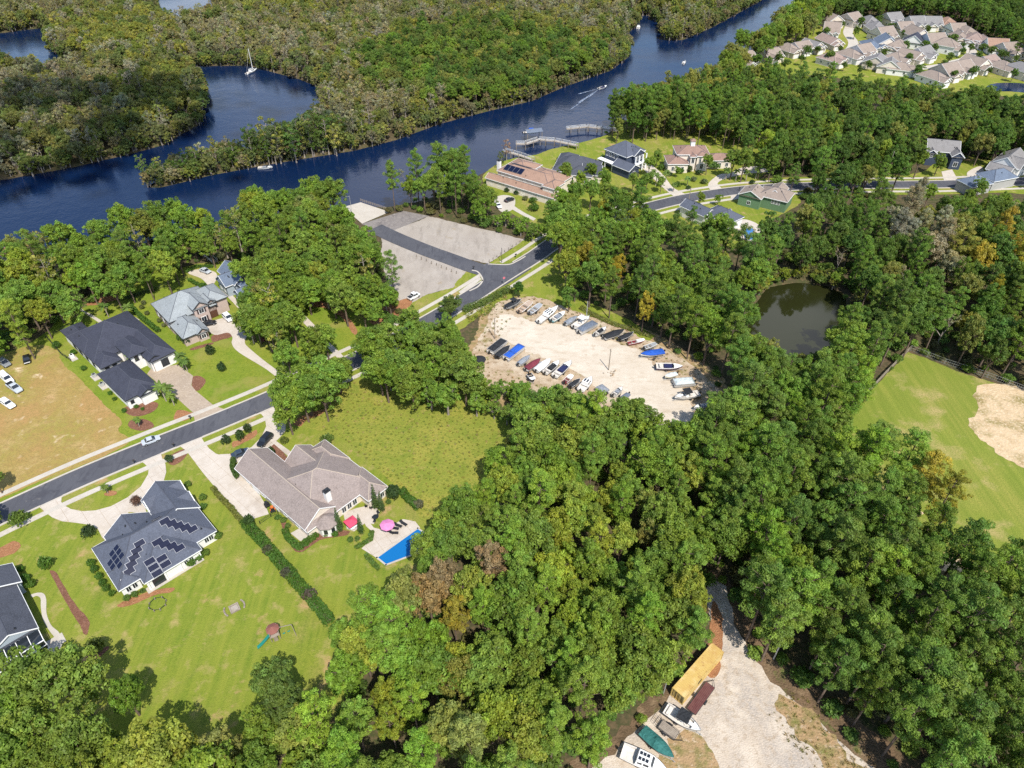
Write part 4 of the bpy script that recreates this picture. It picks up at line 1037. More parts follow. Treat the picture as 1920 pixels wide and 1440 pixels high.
# timber pavilions on the near bank
for i, (px, py) in enumerate([(18, 470), (45, 464)]):
    O = G(px, py, 2.5)
    root = empty('pavilion', (*O, 0), R(20))
    tag(root, ['orange-roofed timber pavilion on the river bank at the left edge', 'smaller orange-roofed pavilion nearer the open water, left bank'][i], 'pavilion')
    a = 2.6 - i * .5
    MB().add([(-a, -a, 2.4), (a, -a, 2.4), (a, a, 2.4), (-a, a, 2.4), (0, 0, 4.4), (-a, -a, 2.25), (a, -a, 2.25), (a, a, 2.25), (-a, a, 2.25)], [(0, 1, 4), (1, 2, 4), (2, 3, 4), (3, 0, 4), (8, 7, 6, 5), (0, 5, 6, 1), (1, 6, 7, 2), (2, 7, 8, 3), (3, 8, 5, 0)]).build('roof', ROOFS['orange'], root)
    for sx in (-1, 1):
        for sy in (-1, 1):
            MB().box((sx * (a - .3), sy * (a - .3), 1.15), (.2, .2, 2.3)).build('post', M['wood'], root)
    MB().box((0, 0, .3), (a * 2, a * 2, .2)).build('deck', M['wood'], root)
# ------------------------------------------------------------------ vehicles
def paint(n, c, rough=.28):
    return mat(n, c, rough, 0.5, coat=0.4, layers=[(0.9, .5, .8, tuple(x * .9 for x in c), 2)])
PAINT = {'silver': paint('silver_paint', (0.42, 0.45, 0.48)), 'white': paint('white_car_paint', (0.72, 0.72, 0.71)), 'black': paint('black_car_paint', (0.012, 0.013, 0.016)), 'dark': paint('dark_blue_paint', (0.03, 0.045, 0.07)), 'grey': paint('grey_paint', (0.2, 0.21, 0.22))}
M['headlight'] = mat('headlight_glass', (0.75, 0.75, 0.72), 0.1, 0.6)
M['tail'] = mat('tail_light', (0.35, 0.01, 0.01), 0.2, 0.5)

def car(kind, px0, px1, colour, label, group=None, zoff=.06, L=None, cat='car'):
    """px0: rear, px1: front in the photo"""
    a, b = G(*px0, .6), G(*px1, .6)
    d = b - a
    if L is None: L = min(5.9, max(4.3, float(np.linalg.norm(d))))
    c = (a + b) / 2
    root = empty({'sedan': 'parked_car', 'suv': 'parked_suv', 'pickup': 'pickup_truck', 'cap': 'pickup_truck'}[kind], (c[0], c[1], zoff), math.atan2(d[1], d[0]))
    tag(root, label, cat, group)
    W = 1.82 if kind == 'sedan' else 1.95
    h = {'sedan': .78, 'suv': .98, 'pickup': 1.0, 'cap': 1.0}[kind]
    hl = L / 2
    # lower body: rounded in plan and in section
    body = MB()
    prof = [(-hl, .50, .78), (-hl + .12, .34, .92), (-hl + .5, .28, 1), (-hl * .3, .26, 1), (hl * .3, .26, 1), (hl - .6, .28, .98), (hl - .15, .34, .86), (hl, .45, .70)]
    tops = {'sedan': [.72, .86, .90, h + .12, h + .12, .84, .76, .62], 'suv': [.9, 1.02, 1.05, h + .1, h + .1, 1.0, .92, .7], 'pickup': [.92, 1.02, 1.05, 1.05, 1.08, 1.04, .96, .72], 'cap': [.92, 1.02, 1.05, 1.05, 1.08, 1.04, .96, .72]}[kind]
    rings = []
    for (x, zb, wf), zt in zip(prof, tops):
        w = W / 2 * wf
        rings.append([(x, -w, zb + .12), (x, -w * .93, zb), (x, w * .93, zb), (x, w, zb + .12), (x, w, zt - .16), (x, w * .9, zt), (x, -w * .9, zt), (x, -w, zt - .16)])
    body.loft(rings)
    bo = body.build('body', PAINT[colour], root, smooth=False)
    # cabin: glass house with a painted roof
    cab = {'sedan': (-hl + .75, -hl + 1.35, .35, 1.15, 1.42), 'suv': (-hl + .15, -hl + .5, .45, 1.2, 1.74), 'pickup': (-.65, -.45, .75, 1.5, 1.82), 'cap': (-.65, -.45, .75, 1.5, 1.82)}[kind]
    x0, x1, x2, x3, zt = cab
    zb = tops[3] - .1
    g_, rf = MB(), MB()
    w0, w1 = W / 2 * .92, W / 2 * .74
    lo = [(x0, -w0, zb), (x3, -w0, zb), (x3, w0, zb), (x0, w0, zb)]
    up = [(x1, -w1, zt - .06), (x2, -w1, zt - .06), (x2, w1, zt - .06), (x1, w1, zt - .06)]
    g_.add(lo + up, [(0, 1, 5, 4), (1, 2, 6, 5), (2, 3, 7, 6), (3, 0, 4, 7), (4, 5, 6, 7)])
    g_.build('windows', M['glass'], root)
    e = .05
    lo2 = [(x1 - e, -w1 - e, zt - .08), (x2 + e, -w1 - e, zt - .08), (x2 + e, w1 + e, zt - .08), (x1 - e, w1 + e, zt - .08)]
    up2 = [(x1 + .12, -w1 + .1, zt), (x2 - .12, -w1 + .1, zt), (x2 - .12, w1 - .1, zt), (x1 + .12, w1 - .1, zt)]
    rf.add(lo2 + up2, [(0, 1, 5, 4), (1, 2, 6, 5), (2, 3, 7, 6), (3, 0, 4, 7), (4, 5, 6, 7), (3, 2, 1, 0)])
    for s_ in (-1, 1):                                   # pillars
        for (p, q) in (((x0, s_ * w0, zb), (x1, s_ * w1, zt - .06)), ((x3, s_ * w0, zb), (x2, s_ * w1, zt - .06)), (((x0 + x3) / 2, s_ * w0, zb), ((x1 + x2) / 2, s_ * w1, zt - .06))):
            rf.tube(p, q, .045, n=4)
    rf.build('cabin_roof', PAINT[colour], root)
    if kind == 'pickup':
        MB().box((-hl / 2 - .35, 0, 1.075), (hl - .9, W * .78, .06)).build('cargo_bed', M['black'], root)
    if kind == 'cap':
        cm = MB()
        bx0, bx1 = -hl + .1, -.72
        cm.add([(bx0, -w0, 1.02), (bx1, -w0, 1.02), (bx1, w0, 1.02), (bx0, w0, 1.02), (bx0 + .15, -w1, 1.78), (bx1, -w1, 1.78), (bx1, w1, 1.78), (bx0 + .15, w1, 1.78)], [(0, 1, 5, 4), (1, 2, 6, 5), (2, 3, 7, 6), (3, 0, 4, 7), (4, 5, 6, 7)])
        cm.build('bed_cap', PAINT[colour], root)
    for sx in (-1, 1):
        for sy in (-1, 1):
            t = MB().tube((0, -.11, 0), (0, .11, 0), .34, n=12).build('wheel', M['rubber'], root, (sx * hl * .62, sy * (W / 2 - .1), .34))
            MB().tube((0, -.12, 0), (0, .12, 0), .2, n=8).build('rim', M['rim'], t)
    for sy in (-1, 1):
        MB().box((hl - .1, sy * W * .31, .66), (.14, .34, .15)).build('headlight', M['headlight'], root)
        MB().box((-hl + .05, sy * W * .36, .78), (.1, .2, .2)).build('tail_light', M['tail'], root)
    return root

c1 = zoomed(0, 760, .20833)
car('sedan', *c1([(1275, 345), (1440, 285)]), 'silver', 'silver car on the street beside the dry vacant lot')
car('suv', *ZB([(560, 320), (462, 425)]), 'black', 'black suv on the curved drive of the taupe-roofed house', zoff=.11, cat='suv')
car('sedan', *ZB([(258, 500), (360, 460)]), 'dark', 'dark blue car half hidden by the taupe garage roof', zoff=.11)
car('cap', *ZD([(10, 960), (110, 1050)]), 'white', 'white pickup with bed cap parked on the dry lot', zoff=.05, cat='truck')
car('pickup', *ZD([(70, 1045), (190, 1130)]), 'silver', 'silver pickup parked nose-out in front of the capped white one', zoff=.05, cat='truck')
car('sedan', *ZD([(10, 1190), (120, 1265)]), 'white', 'white car on the dry lot, nearest of the vehicles at the left edge', zoff=.05)
car('suv', *ZD([(5, 845), (75, 890)]), 'grey', 'dark grey suv at the left edge under the trees', zoff=.05, cat='suv')
car('sedan', *ZD([(235, 800), (245, 865)]), 'black', 'black car standing alone on the dry lot near the woods', zoff=.05)
car('sedan', *ZC([(655, 215), (735, 245)]), 'silver', 'silver car on the round forecourt behind the grey-roofed house', zoff=.11)
car('suv', *ZC([(870, 625), (930, 680)]), 'white', 'white suv on the driveway in front of the pale brick house', zoff=.11, cat='suv')
car('sedan', *ZC([(690, 710), (765, 695)]), 'black', 'black car beside the garage of the pale brick house', zoff=.11)
car('pickup', *ZR([(590, 800), (655, 765)]), 'white', 'white pickup parked in the corner of the gravel lot', zoff=.05, cat='truck')
car('sedan', (948, 377), (962, 372), 'black', 'black car on the patio below the tan-tiled river house', zoff=.11)
car('sedan', (930, 380), (938, 390), 'white', 'white car on the patio below the tan-tiled river house', zoff=.11)

# ------------------------------------------------------------------ boats
def tarp(n, c):
    return mat(n, c, .75, .25, layers=[(0.8, .45, .75, tuple(x * .7 for x in c), 4), (2.5, .5, .75, tuple(min(1, x * 1.25) for x in c), 3)], bump=(2.2, .8))
TARP = {'black': tarp('black_cover', (.022, .024, .028)), 'blue': tarp('blue_cover', (.02, .09, .42)), 'maroon': tarp('maroon_cover', (.16, .03, .045)), 'green': tarp('green_cover', (.03, .13, .115)), 'grey': tarp('grey_cover', (.22, .24, .27)), 'tan': tarp('tan_cover', (.38, .27, .19)), 'brown': tarp('brown_cover', (.14, .075, .06)), 'white': tarp('white_cover', (.7, .7, .69)), 'silver': tarp('silver_tarp', (.5, .55, .55)), 'navy': tarp('navy_cover', (.02, .025, .08)), 'slate': tarp('slate_cover', (.13, .155, .2))}
HULL = {'white': paint('white_gelcoat', (.76, .76, .74)), 'black': paint('black_gelcoat', (.015, .016, .02)), 'grey': paint('grey_gelcoat', (.3, .31, .32)), 'purple': paint('purple_gelcoat', (.12, .07, .14)), 'teal': paint('teal_gelcoat', (.2, .42, .45)), 'tan': paint('tan_gelcoat', (.4, .3, .22)), 'cream': paint('cream_gelcoat', (.66, .63, .5)), 'navy': paint('navy_gelcoat', (.03, .04, .09)), 'maroon': paint('maroon_gelcoat', (.2, .04, .05))}
M['vinyl'] = mat('boat_vinyl', (.62, .58, .52), .6, .3, layers=[(2, .4, .7, (.5, .46, .42), 3)])
M['alu'] = mat('brushed_aluminium', (.55, .56, .57), .35, .5, metal=.6)

def trailer_for(c, ang, L, label):
    root = empty('boat_trailer', (c[0], c[1], .05), ang)
    tag(root, label, 'trailer')
    hl = L / 2
    fr = MB()
    for s_ in (-1, 1):
        fr.tube((-hl * .8, s_ * .7, .42), (hl * .4, s_ * .7, .42), .05, n=4).tube((hl * .4, s_ * .7, .42), (hl * 1.05, 0, .42), .05, n=4)
    for x in (-hl * .7, -hl * .1, hl * .4):
        fr.tube((x, -.7, .42), (x, .7, .42), .045, n=4)
    fr.tube((hl * 1.02, 0, .42), (hl * 1.25, 0, .45), .05, n=4).tube((hl * 1.15, 0, .02), (hl * 1.15, 0, .6), .04, n=4)
    fr.build('frame', M['galv'], root)
    for s_ in (-1, 1):
        w = MB().tube((0, -.1, 0), (0, .1, 0), .3, n=10).build('wheel', M['rubber'], root, (-hl * .25, s_ * .95, .3))
        MB().tube((0, -.11, 0), (0, .11, 0), .16, n=8).build('rim', M['rim'], w)
        MB().box((-hl * .25, s_ * .95, .68), (.9, .26, .05)).build('mudguard', M['black'], root)
    return root

def outboard(root, x, z, m='black', y=0):
    MB().box((x - .25, y, z + .35), (.5, .34, .5), 0, .75).box((x - .2, y, z - .2), (.2, .16, .8)).build('outboard_motor', M[m], root)

def boat(style, stern, bow, label, hull='white', cover='black', beam=None, on=True, z=.42, motor=True, tl=None, name=None, top=None, cat='boat', shorten=1.0):
    a, b = G(*stern, 1.0), G(*bow, 1.0)
    d = b - a
    L = max(3.2, min(11.0, float(np.linalg.norm(d)) * shorten))
    c = (a + b) / 2
    ang = math.atan2(d[1], d[0])
    root = empty(name or {'pontoon': 'pontoon_boat', 'jon': 'jon_boat'}.get(style, 'motorboat'), (c[0], c[1], z), ang)
    tag(root, label, cat)
    hl = L / 2
    B = (beam or max(1.5, min(2.5, L * .36))) / 2
    st = np.linspace(0, 1, 10)
    if style == 'pontoon':
        for s_ in (-1, 1):
            m_ = MB().tube((-hl, s_ * B * .7, .1), (hl * .82, s_ * B * .7, .1), .3, n=8).tube((hl * .82, s_ * B * .7, .1), (hl, s_ * B * .7, .25), .3, .08, n=8)
            m_.build('pontoon', M['alu'], root)
        MB().box((-.05, 0, .46), (L * .97, B * 2, .1)).build('deck', M['vinyl'], root)
        rl = MB()
        for s_ in (-1, 1):
            rl.box((-.05, s_ * (B - .03), .78), (L * .9, .05, .6))
        rl.box((hl * .9, 0, .78), (.05, B * 1.9, .6)).box((-hl * .92, 0, .78), (.05, B * 1.9, .6))
        rl.build('side_rail', M['alu'], root)
        cv = MB()
        nx, ny = 9, 7
        V = []
        r_ = random.Random(len(label))
        for i in range(nx):
            for j in range(ny):
                u, v = i / (nx - 1) * 2 - 1, j / (ny - 1) * 2 - 1
                V.append((u * hl * .9, v * B * 1.0, 1.1 + .34 * (1 - v * v) ** .6 * (1 - u ** 4) + r_.uniform(-.06, .06) - (.25 if max(abs(u), abs(v)) > .99 else 0)))
        cv.add(V, [(i * ny + j, (i + 1) * ny + j, (i + 1) * ny + j + 1, i * ny + j + 1) for i in range(nx - 1) for j in range(ny - 1)])
        cv.build('tarpaulin_cover', TARP[cover], root)
        MB().path([(-hl * .2, -B, 1.1), (-hl * .45, -B, 2.0), (-hl * .45, B, 2.0), (-hl * .2, B, 1.1)], .04, 4).build('folded_arch', M['black'], root) if top else None
        outboard(root, -hl, .5)
    else:
        hm, dk, rub = MB(), MB(), MB()
        rings, gun = [], []
        for t in st:
            x = -hl + L * t
            f = max(0, (t - .42) / .58)
            bw = B * (1 - f ** (2.4 if style != 'jon' else 5) * (.985 if style != 'jon' else .45)) * (.93 + .07 * min(1, t * 3))
            zs = .95 + .32 * t * t
            zk = .12 + .55 * f ** 4
            zc = zk + .28 + .15 * f
            rings.append([(x, 0, zk), (x, bw * .82, zc), (x, bw, zs - .1), (x, bw, zs), (x, -bw, zs), (x, -bw, zs - .1), (x, -bw * .82, zc)])
            gun.append((x, bw, zs))
        vs = [p for r_ in rings for p in r_]
        n = 7
        fs = []
        for k in range(len(rings) - 1):
            for i in (0, 1, 2, 4, 5, 6):
                j = (i + 1) % n
                fs.append((k * n + j, k * n + i, (k + 1) * n + i, (k + 1) * n + j))
        fs.append(tuple(range(n)))
        hm.add(vs, fs)
        hm.build('hull', HULL[hull], root)
        rail = MB()
        for s_ in (-1, 1):
            rail.path([(x, s_ * bw, zs) for x, bw, zs in gun], .045, 4)
        rail.build('gunwale', M['trim'] if hull != 'white' else M['dark_metal'], root)
        if style in ('cover', 'cap'):
            rings = []
            for k, (x, bw, zs) in enumerate(gun):
                t = st[k]
                hgt = .42 * math.sin(math.pi * min(1, .18 + t * .8)) + (.28 if .35 < t < .6 else 0)
                rings.append([(x, bw * 1.02, zs - .12), (x, bw * 1.02, zs + .03), (x, bw * .55, zs + hgt * .72), (x, 0, zs + hgt), (x, -bw * .55, zs + hgt * .72), (x, -bw * 1.02, zs + .03), (x, -bw * 1.02, zs - .12)])
            MB().loft(rings, closed=False, caps=True).build('tarpaulin_cover', TARP[cover], root)
        else:
            # foredeck, floor and sides of the cockpit
            k0 = 6 if style == 'open' else (7 if style == 'console' else 5)
            fd = MB()
            for k in range(k0, 9):
                (x0, w0, z0), (x1, w1, z1) = gun[k], gun[k + 1]
                cr = .1 if style != 'jon' else 0
                fd.add([(x0, -w0, z0), (x0, 0, z0 + cr), (x0, w0, z0), (x1, -w1, z1), (x1, 0, z1 + cr * .6), (x1, w1, z1)], [(0, 3, 4, 1)[::-1], (1, 4, 5, 2)[::-1]])
            fd.add([(gun[k0][0], -gun[k0][1], gun[k0][2]), (gun[k0][0], gun[k0][1], gun[k0][2]), (gun[k0][0], gun[k0][1], .5), (gun[k0][0], -gun[k0][1], .5)], [(0, 1, 2, 3)])
            fd.build('foredeck', HULL['white' if hull not in ('tan', 'grey') else hull], root)
            ck = MB()
            for k in range(0, k0):
                (x0, w0, z0), (x1, w1, z1) = gun[k], gun[k + 1]
                for s_ in (-1, 1):
                    ck.add([(x0, s_ * w0, z0), (x1, s_ * w1, z1), (x1, s_ * w1 * .84, z1), (x0, s_ * w0 * .84, z0), (x0, s_ * w0 * .8, .55), (x1, s_ * w1 * .8, .55)], [(0, 1, 2, 3), (3, 2, 5, 4)])
                ck.add([(x0, -w0 * .8, .55), (x1, -w1 * .8, .55), (x1, w1 * .8, .55), (x0, w0 * .8, .55)], [(0, 1, 2, 3)])
            ck.build('cockpit', M['vinyl'] if style != 'jon' else HULL[hull], root)
            x, bw, zs = gun[k0]
            if style == 'open':
                MB().add([(x + .05, -bw * .85, zs), (x + .25, 0, zs), (x + .05, bw * .85, zs), (x - .35, -bw * .75, zs + .42), (x - .15, 0, zs + .46), (x - .35, bw * .75, zs + .42)], [(0, 1, 4, 3), (1, 2, 5, 4)]).build('windscreen', M['glass'], root)
                MB().box((-hl * .05, 0, .8 + .02), (L * .34, B * 1.35, .5)).build('cockpit_cover', TARP[cover], root)
                for s_ in (-1, 1):
                    MB().box((-hl * .62, s_ * B * .35, .75), (.55, B * .55, .4)).box((-hl * .74, s_ * B * .35, .98), (.14, B * .55, .5)).build('seat', M['vinyl'], root)
            if style == 'console':
                MB().box((0, 0, .95), (.9, .8, .9), 0, .8).build('console', HULL['white'], root)
                tp = MB()
                for sx in (-.55, .6):
                    for s_ in (-1, 1):
                        tp.tube((sx, s_ * .55, .55), (sx * 1.15, s_ * .62, 2.35), .035, n=5)
                tp.build('top_frame', M['alu'], root)
                MB().box((0.05, 0, 2.4), (2.1, B * 1.75, .1)).build('canopy', TARP[cover], root)
                MB().box((-.95, 0, .8), (.5, .9, .45)).box((-hl * .8, 0, .75), (.4, B * 1.3, .35)).build('seat', M['vinyl'], root)
                MB().box((hl * .48, 0, gun[7][2] + .12), (.9, .6, .1)).build('hatch', HULL['white'], root)
                pr_ = MB()
                for s_ in (-1, 1):
                    pr_.path([(gun[k][0], s_ * gun[k][1] * .9, gun[k][2] + .35) for k in range(6, 10)], .025, 4)
                pr_.build('bow_rail', M['alu'], root)
            if style == 'cabin':
                cb = MB()
                xa, xb = -hl * .35, hl * .28
                w0, w1 = B * .86, B * .66
                cb.add([(xa, -w0, .9), (xb + .6, -w0 * .8, 1.1), (xb + .6, w0 * .8, 1.1), (xa, w0, .9), (xa + .2, -w1, 2.05), (xb, -w1 * .9, 2.0), (xb, w1 * .9, 2.0), (xa + .2, w1, 2.05)], [(0, 1, 5, 4), (1, 2, 6, 5), (2, 3, 7, 6), (3, 0, 4, 7), (4, 5, 6, 7)])
                cb.build('cabin', HULL['white'], root)
                for (x0, x1) in ((.12, .4), (.48, .8)):
                    for s_ in (-1, 1):
                        q = lambda t, u: (xa + (xb + .4 - xa) * t, s_ * ((w0 + (w1 - w0) * u) + .01) * (1 - .12 * t), .95 + 1.05 * u)
                        MB().add([q(x0, .4), q(x1, .4), q(x1, .85), q(x0, .85)], [(0, 1, 2, 3) if s_ < 0 else (3, 2, 1, 0)]).build('cabin_window', M['glass'], root)
                MB().add([(xb + .47, -w0 * .72, 1.32), (xb + .47, w0 * .72, 1.32), (xb + .1, w1 * .78, 1.92), (xb + .1, -w1 * .78, 1.92)], [(0, 1, 2, 3)]).build('windscreen', M['glass'], root)
                rw = MB()
                for i in range(3):
                    for j in range(2):
                        rw.box((xa + .6 + i * (xb - xa - .6) / 3, (j - .5) * w1 * .9, 2.06), ((xb - xa) / 5, w1 * .55, .03))
                rw.build('roof_hatch', M['glass'], root)
            if style == 'jon':
                for t in (-.5, .05, .5):
                    MB().box((hl * t, 0, .8), (.35, B * 1.6, .08)).build('bench_seat', M['wood'], root)
        if top == 'arch':
            MB().path([(-hl * .1, -B * .95, .9), (-hl * .15, -B * .9, 2.4), (-hl * .15, B * .9, 2.4), (-hl * .1, B * .95, .9)], .045, 5).build('tow_arch', M['vinyl'], root)
        if top == 'bimini':
            fr = MB()
            for s_ in (-1, 1):
                fr.tube((-.3, s_ * B * .9, .95), (-.7, s_ * B * .85, 2.3), .03, n=4).tube((-.3, s_ * B * .9, .95), (.6, s_ * B * .85, 2.3), .03, n=4)
            fr.build('bimini_frame', M['alu'], root)
            MB().box((-.05, 0, 2.33), (1.7, B * 1.8, .08)).build('bimini', TARP[cover], root)
        if motor:
            outboard(root, -hl, .75, 'black')
    if on:
        trailer_for(c, ang, L * .92, tl or ('trailer under the ' + label))
    return root

q = zoomed(860, 540, .13542); Q = lambda *p: q(list(p))
t3 = zoomed(1080, 560, 1 / 6); T3 = lambda *p: t3(list(p))
boat('cover', *Q((655, 270), (865, 175)), 'black-covered boat at the upper end of the yard', 'grey', 'black', top='bimini')
boat('jon', *Q((840, 330), (1005, 205)), 'tan open boat with a pale arch', 'tan', top='arch')
boat('jon', *Q((985, 350), (1140, 240)), 'grey flat boat beside the white cruiser', 'grey')
boat('cabin', *Q((1110, 470), (1375, 265)), 'white cabin cruiser with black stern cover', 'white', 'black')
boat('open', *Q((1290, 455), (1470, 345)), 'teal and white open boat beside the cruiser', 'teal', 'grey')
boat('console', *Q((1595, 545), (1810, 410)), 'white boat with a pale canopy', 'white', 'white')
boat('pontoon', *Q((1665, 605), (1900, 480)), 'pontoon boat under a slate-blue cover', cover='slate')
boat('cover', *T3((320, 440), (540, 365)), 'black-covered boat with a white bow canopy', 'white', 'black')
boat('cover', *T3((490, 460), (645, 395)), 'small black-covered boat beside the brown canoe', 'black', 'black')
boat('jon', *T3((585, 500), (770, 465)), 'brown open canoe lying on the yard edge', 'maroon', on=False, z=.08, motor=False, name='canoe', beam=1.3)
boat('cover', *T3((985, 600), (725, 640)), 'white-bowed boat under a bright blue cover', 'white', 'blue')
trailer_for(G(1228, 672), .15, 5.0, 'empty boat trailer lying between the blue-covered and purple boats')
boat('open', *T3((900, 765), (1195, 775)), 'purple and white ski boat', 'purple', 'navy')
boat('cover', *T3((1130, 850), (1000, 890)), 'small cream-hulled boat beside the silver tarpaulin', 'cream', 'silver')
boat('pontoon', *T3((1330, 930), (1090, 950)), 'pontoon boat wrapped in a silver-grey tarpaulin', cover='silver', beam=2.8)
boat('console', *T3((1385, 1070), (1110, 1120)), 'white boat with a small black canopy at the yard\'s east side', 'white', 'black')
boat('open', *T3((1500, 1200), (1325, 1235)), 'white open boat at the lower east corner of the yard', 'white', 'grey')
boat('cover', *T3((1500, 1260), (1350, 1330)), 'grey-covered boat at the lower east corner of the yard', 'black', 'grey')
boat('pontoon', *Q((430, 885), (640, 720)), 'pontoon boat under a black cover by the hedge', cover='black', top=1)
boat('cover', *Q((530, 955), (710, 815)), 'black-covered runabout squeezed beside the blue pontoon', 'black', 'black')
boat('pontoon', *Q((650, 975), (885, 795)), 'pontoon boat under a bright blue cover', cover='blue', top=1)
boat('cover', *Q((935, 1130), (1130, 1000)), 'white boat under a maroon cover', 'white', 'maroon')
boat('cover', *Q((1075, 1150), (1270, 1000)), 'white boat under a white cover', 'white', 'white')
boat('open', *Q((1200, 1180), (1390, 1025)), 'white bowrider with dark cockpit cover', 'white', 'black')
boat('open', *Q((1330, 1225), (1560, 1025)), 'large white bowrider with navy cockpit cover', 'white', 'navy')
boat('jon', *Q((1470, 1310), (1570, 1225)), 'small maroon boat in the lower row', 'maroon')
boat('cover', *Q((1540, 1370), (1680, 1280)), 'black-covered boat in the lower row', 'black', 'black')
boat('cabin', *Q((1690, 1420), (1840, 1250)), 'white houseboat with rooftop hatches', 'white', 'white', beam=2.6)
boat('pontoon', *T3((340, 1060), (250, 990)), 'pontoon boat under a pale grey cover in the lower row', cover='grey', beam=2.4)
boat('cover', *T3((590, 1080), (490, 1160)), 'boat under a blue-grey cover among treetops', 'white', 'slate')
boat('jon', *Q((975, 1200), (1035, 1290)), 'black personal boat parked behind the maroon-covered boat', 'black')
boat('cover', *Q((1480, 500), (1640, 410)), 'grey-covered boat between the teal boat and the white-canopied boat', 'white', 'grey')
boat('open', *Q((1890, 650), (2040, 560)), 'white runabout beside the slate-blue pontoon', 'white', 'black')
boat('jon', *T3((770, 560), (900, 520)), 'grey open skiff above the blue-covered boat', 'grey')
boat('open', *T3((420, 1090), (520, 1010)), 'white open boat between the grey pontoon and the blue-grey cover', 'white', 'grey')
boat('cover', *Q((830, 1060), (985, 955)), 'white boat under a grey cover left of the maroon-covered boat', 'white', 'grey')
# by the lower gravel track
u8 = zoomed(1120, 1300, .125); U8 = lambda *p: u8(list(p))
boat('console', *U8((1020, 230), (1540, 580)), 'big white centre-console boat with black canopy', 'white', 'black', beam=2.5, tl='trailer under the big white boat by the yellow container')
boat('cover', *U8((670, 560), (1140, 985)), 'boat under a green tarpaulin', 'white', 'green', beam=2.3)
boat('cabin', *U8((330, 850), (1080, 1190)), 'large white cruiser cut by the bottom edge', 'white', 'white', beam=3.0, shorten=.9, tl='trailer under the large white cruiser at the bottom edge')
# flat utility trailer
def flat_trailer(p0, p1, W, deck, label, rails=True, gate=False):
    a, b = G(*p0, .6), G(*p1, .6)
    d = b - a; L = float(np.linalg.norm(d)); c = (a + b) / 2
    root = empty('utility_trailer', (c[0], c[1], .05), math.atan2(d[1], d[0]))
    tag(root, label, 'trailer')
    nb = 6
    for i in range(nb):
        MB().box((0, -W / 2 + (i + .5) * W / nb, .58), (L, W / nb - .03, .06)).build('plank', deck, root)
    fr = MB()
    for s_ in (-1, 1):
        fr.box((0, s_ * (W / 2 + .03), .52), (L, .07, .16))
        if rails: fr.box((0, s_ * (W / 2 + .03), .95), (L, .05, .05))
        for x in np.linspace(-L / 2, L / 2, 4):
            if rails: fr.box((x, s_ * (W / 2 + .03), .75), (.05, .05, .4))
    fr.box((L / 2 + .02, 0, .52), (.07, W, .16)).box((-L / 2 - .02, 0, .52), (.07, W, .16))
    for s_ in (-1, 1):
        fr.tube((L / 2, s_ * W / 2, .5), (L / 2 + 1.1, 0, .5), .05, n=4)
    fr.tube((L / 2 + 1.1, 0, .5), (L / 2 + 1.4, 0, .5), .05, n=4)
    fr.build('frame', M['dark_metal'], root)
    for s_ in (-1, 1):
        w = MB().tube((0, -.1, 0), (0, .1, 0), .32, n=10).build('wheel', M['rubber'], root, (-.2, s_ * (W / 2 + .2), .32))
        MB().tube((0, -.11, 0), (0, .11, 0), .16, n=8).build('rim', M['rim'], w)
        MB().box((-.2, s_ * (W / 2 + .2), .72), (.9, .26, .05)).build('mudguard', M['dark_metal'], root)
    if gate:
        g_ = MB()
        for y in np.linspace(-W / 2, W / 2, 6):
            g_.tube((-L / 2 - .05, y, .6), (-L / 2 - .75, y, 1.5), .03, n=4)
        for t in (0, .5, 1):
            g_.tube((-L / 2 - .05 - .7 * t, -W / 2, .6 + .9 * t), (-L / 2 - .05 - .7 * t, W / 2, .6 + .9 * t), .03, n=4)
        g_.build('ramp_gate', M['dark_metal'], root)
    return root
flat_trailer(*U8((945, 460), (1185, 640)), 1.7, M['wood'], 'wooden-decked utility trailer with ramp gate between two boats', gate=True)
M['red_deck'] = mat('rusty_red_deck', (.13, .055, .05), .8, .2, layers=[(1, .4, .7, (.1, .035, .035), 4)])
flat_trailer((1296, 1334), (1332, 1284), 1.7, M['red_deck'], 'long rust-red flatbed trailer beside the yellow container', rails=False)

# yellow shipping container
M['yellow'] = mat('weathered_yellow_paint', (.5, .35, .115), .7, .2, layers=[(.35, .5, .7, (.44, .27, .09), 5), (1.3, .58, .72, (.3, .14, .06), 6), (.6, .5, .7, (.57, .44, .2), 4)])
a = [G(*p, 2.6) for p in ZT([(525, 700), (790, 402), (868, 455), (610, 757)])]
cc = sum(a) / 4
du = ((a[1] + a[2]) - (a[0] + a[3])) / 2
ct = empty('shipping_container', (*cc, .06), math.atan2(du[1], du[0]))
tag(ct, 'weathered yellow shipping container beside the gravel track', 'container')
CL, CW, CH = 12.0, 2.44, 2.6
ribs = MB()
def corrugated(mb, p0, p1, zlo, zhi, nrm, n, dep):
    p0, p1, nrm = np.array(p0), np.array(p1), np.array(nrm)
    pts = []
    for i in range(n):
        for t, o in ((0, 0), (.3, 0), (.45, 1), (.85, 1)):
            pts.append(p0 + (p1 - p0) * ((i + t) / n) - nrm * dep * o)
    pts.append(p1)
    k = len(pts)
    mb.add([(x, y, zlo) for x, y in pts] + [(x, y, zhi) for x, y in pts], [(i, i + 1, k + i + 1, k + i) for i in range(k - 1)])
hx, hy = CL / 2, CW / 2
sd = MB(); corrugated(sd, (-hx, -hy), (hx, -hy), .16, CH - .1, (0, -1), 36, .04); sd.build('side_panel', M['yellow'], ct)
sd = MB(); corrugated(sd, (hx, hy), (-hx, hy), .16, CH - .1, (0, 1), 36, .04); sd.build('side_panel', M['yellow'], ct)
sd = MB(); corrugated(sd, (hx, -hy), (hx, hy), .16, CH - .1, (1, 0), 8, .04); sd.build('end_panel', M['yellow'], ct)
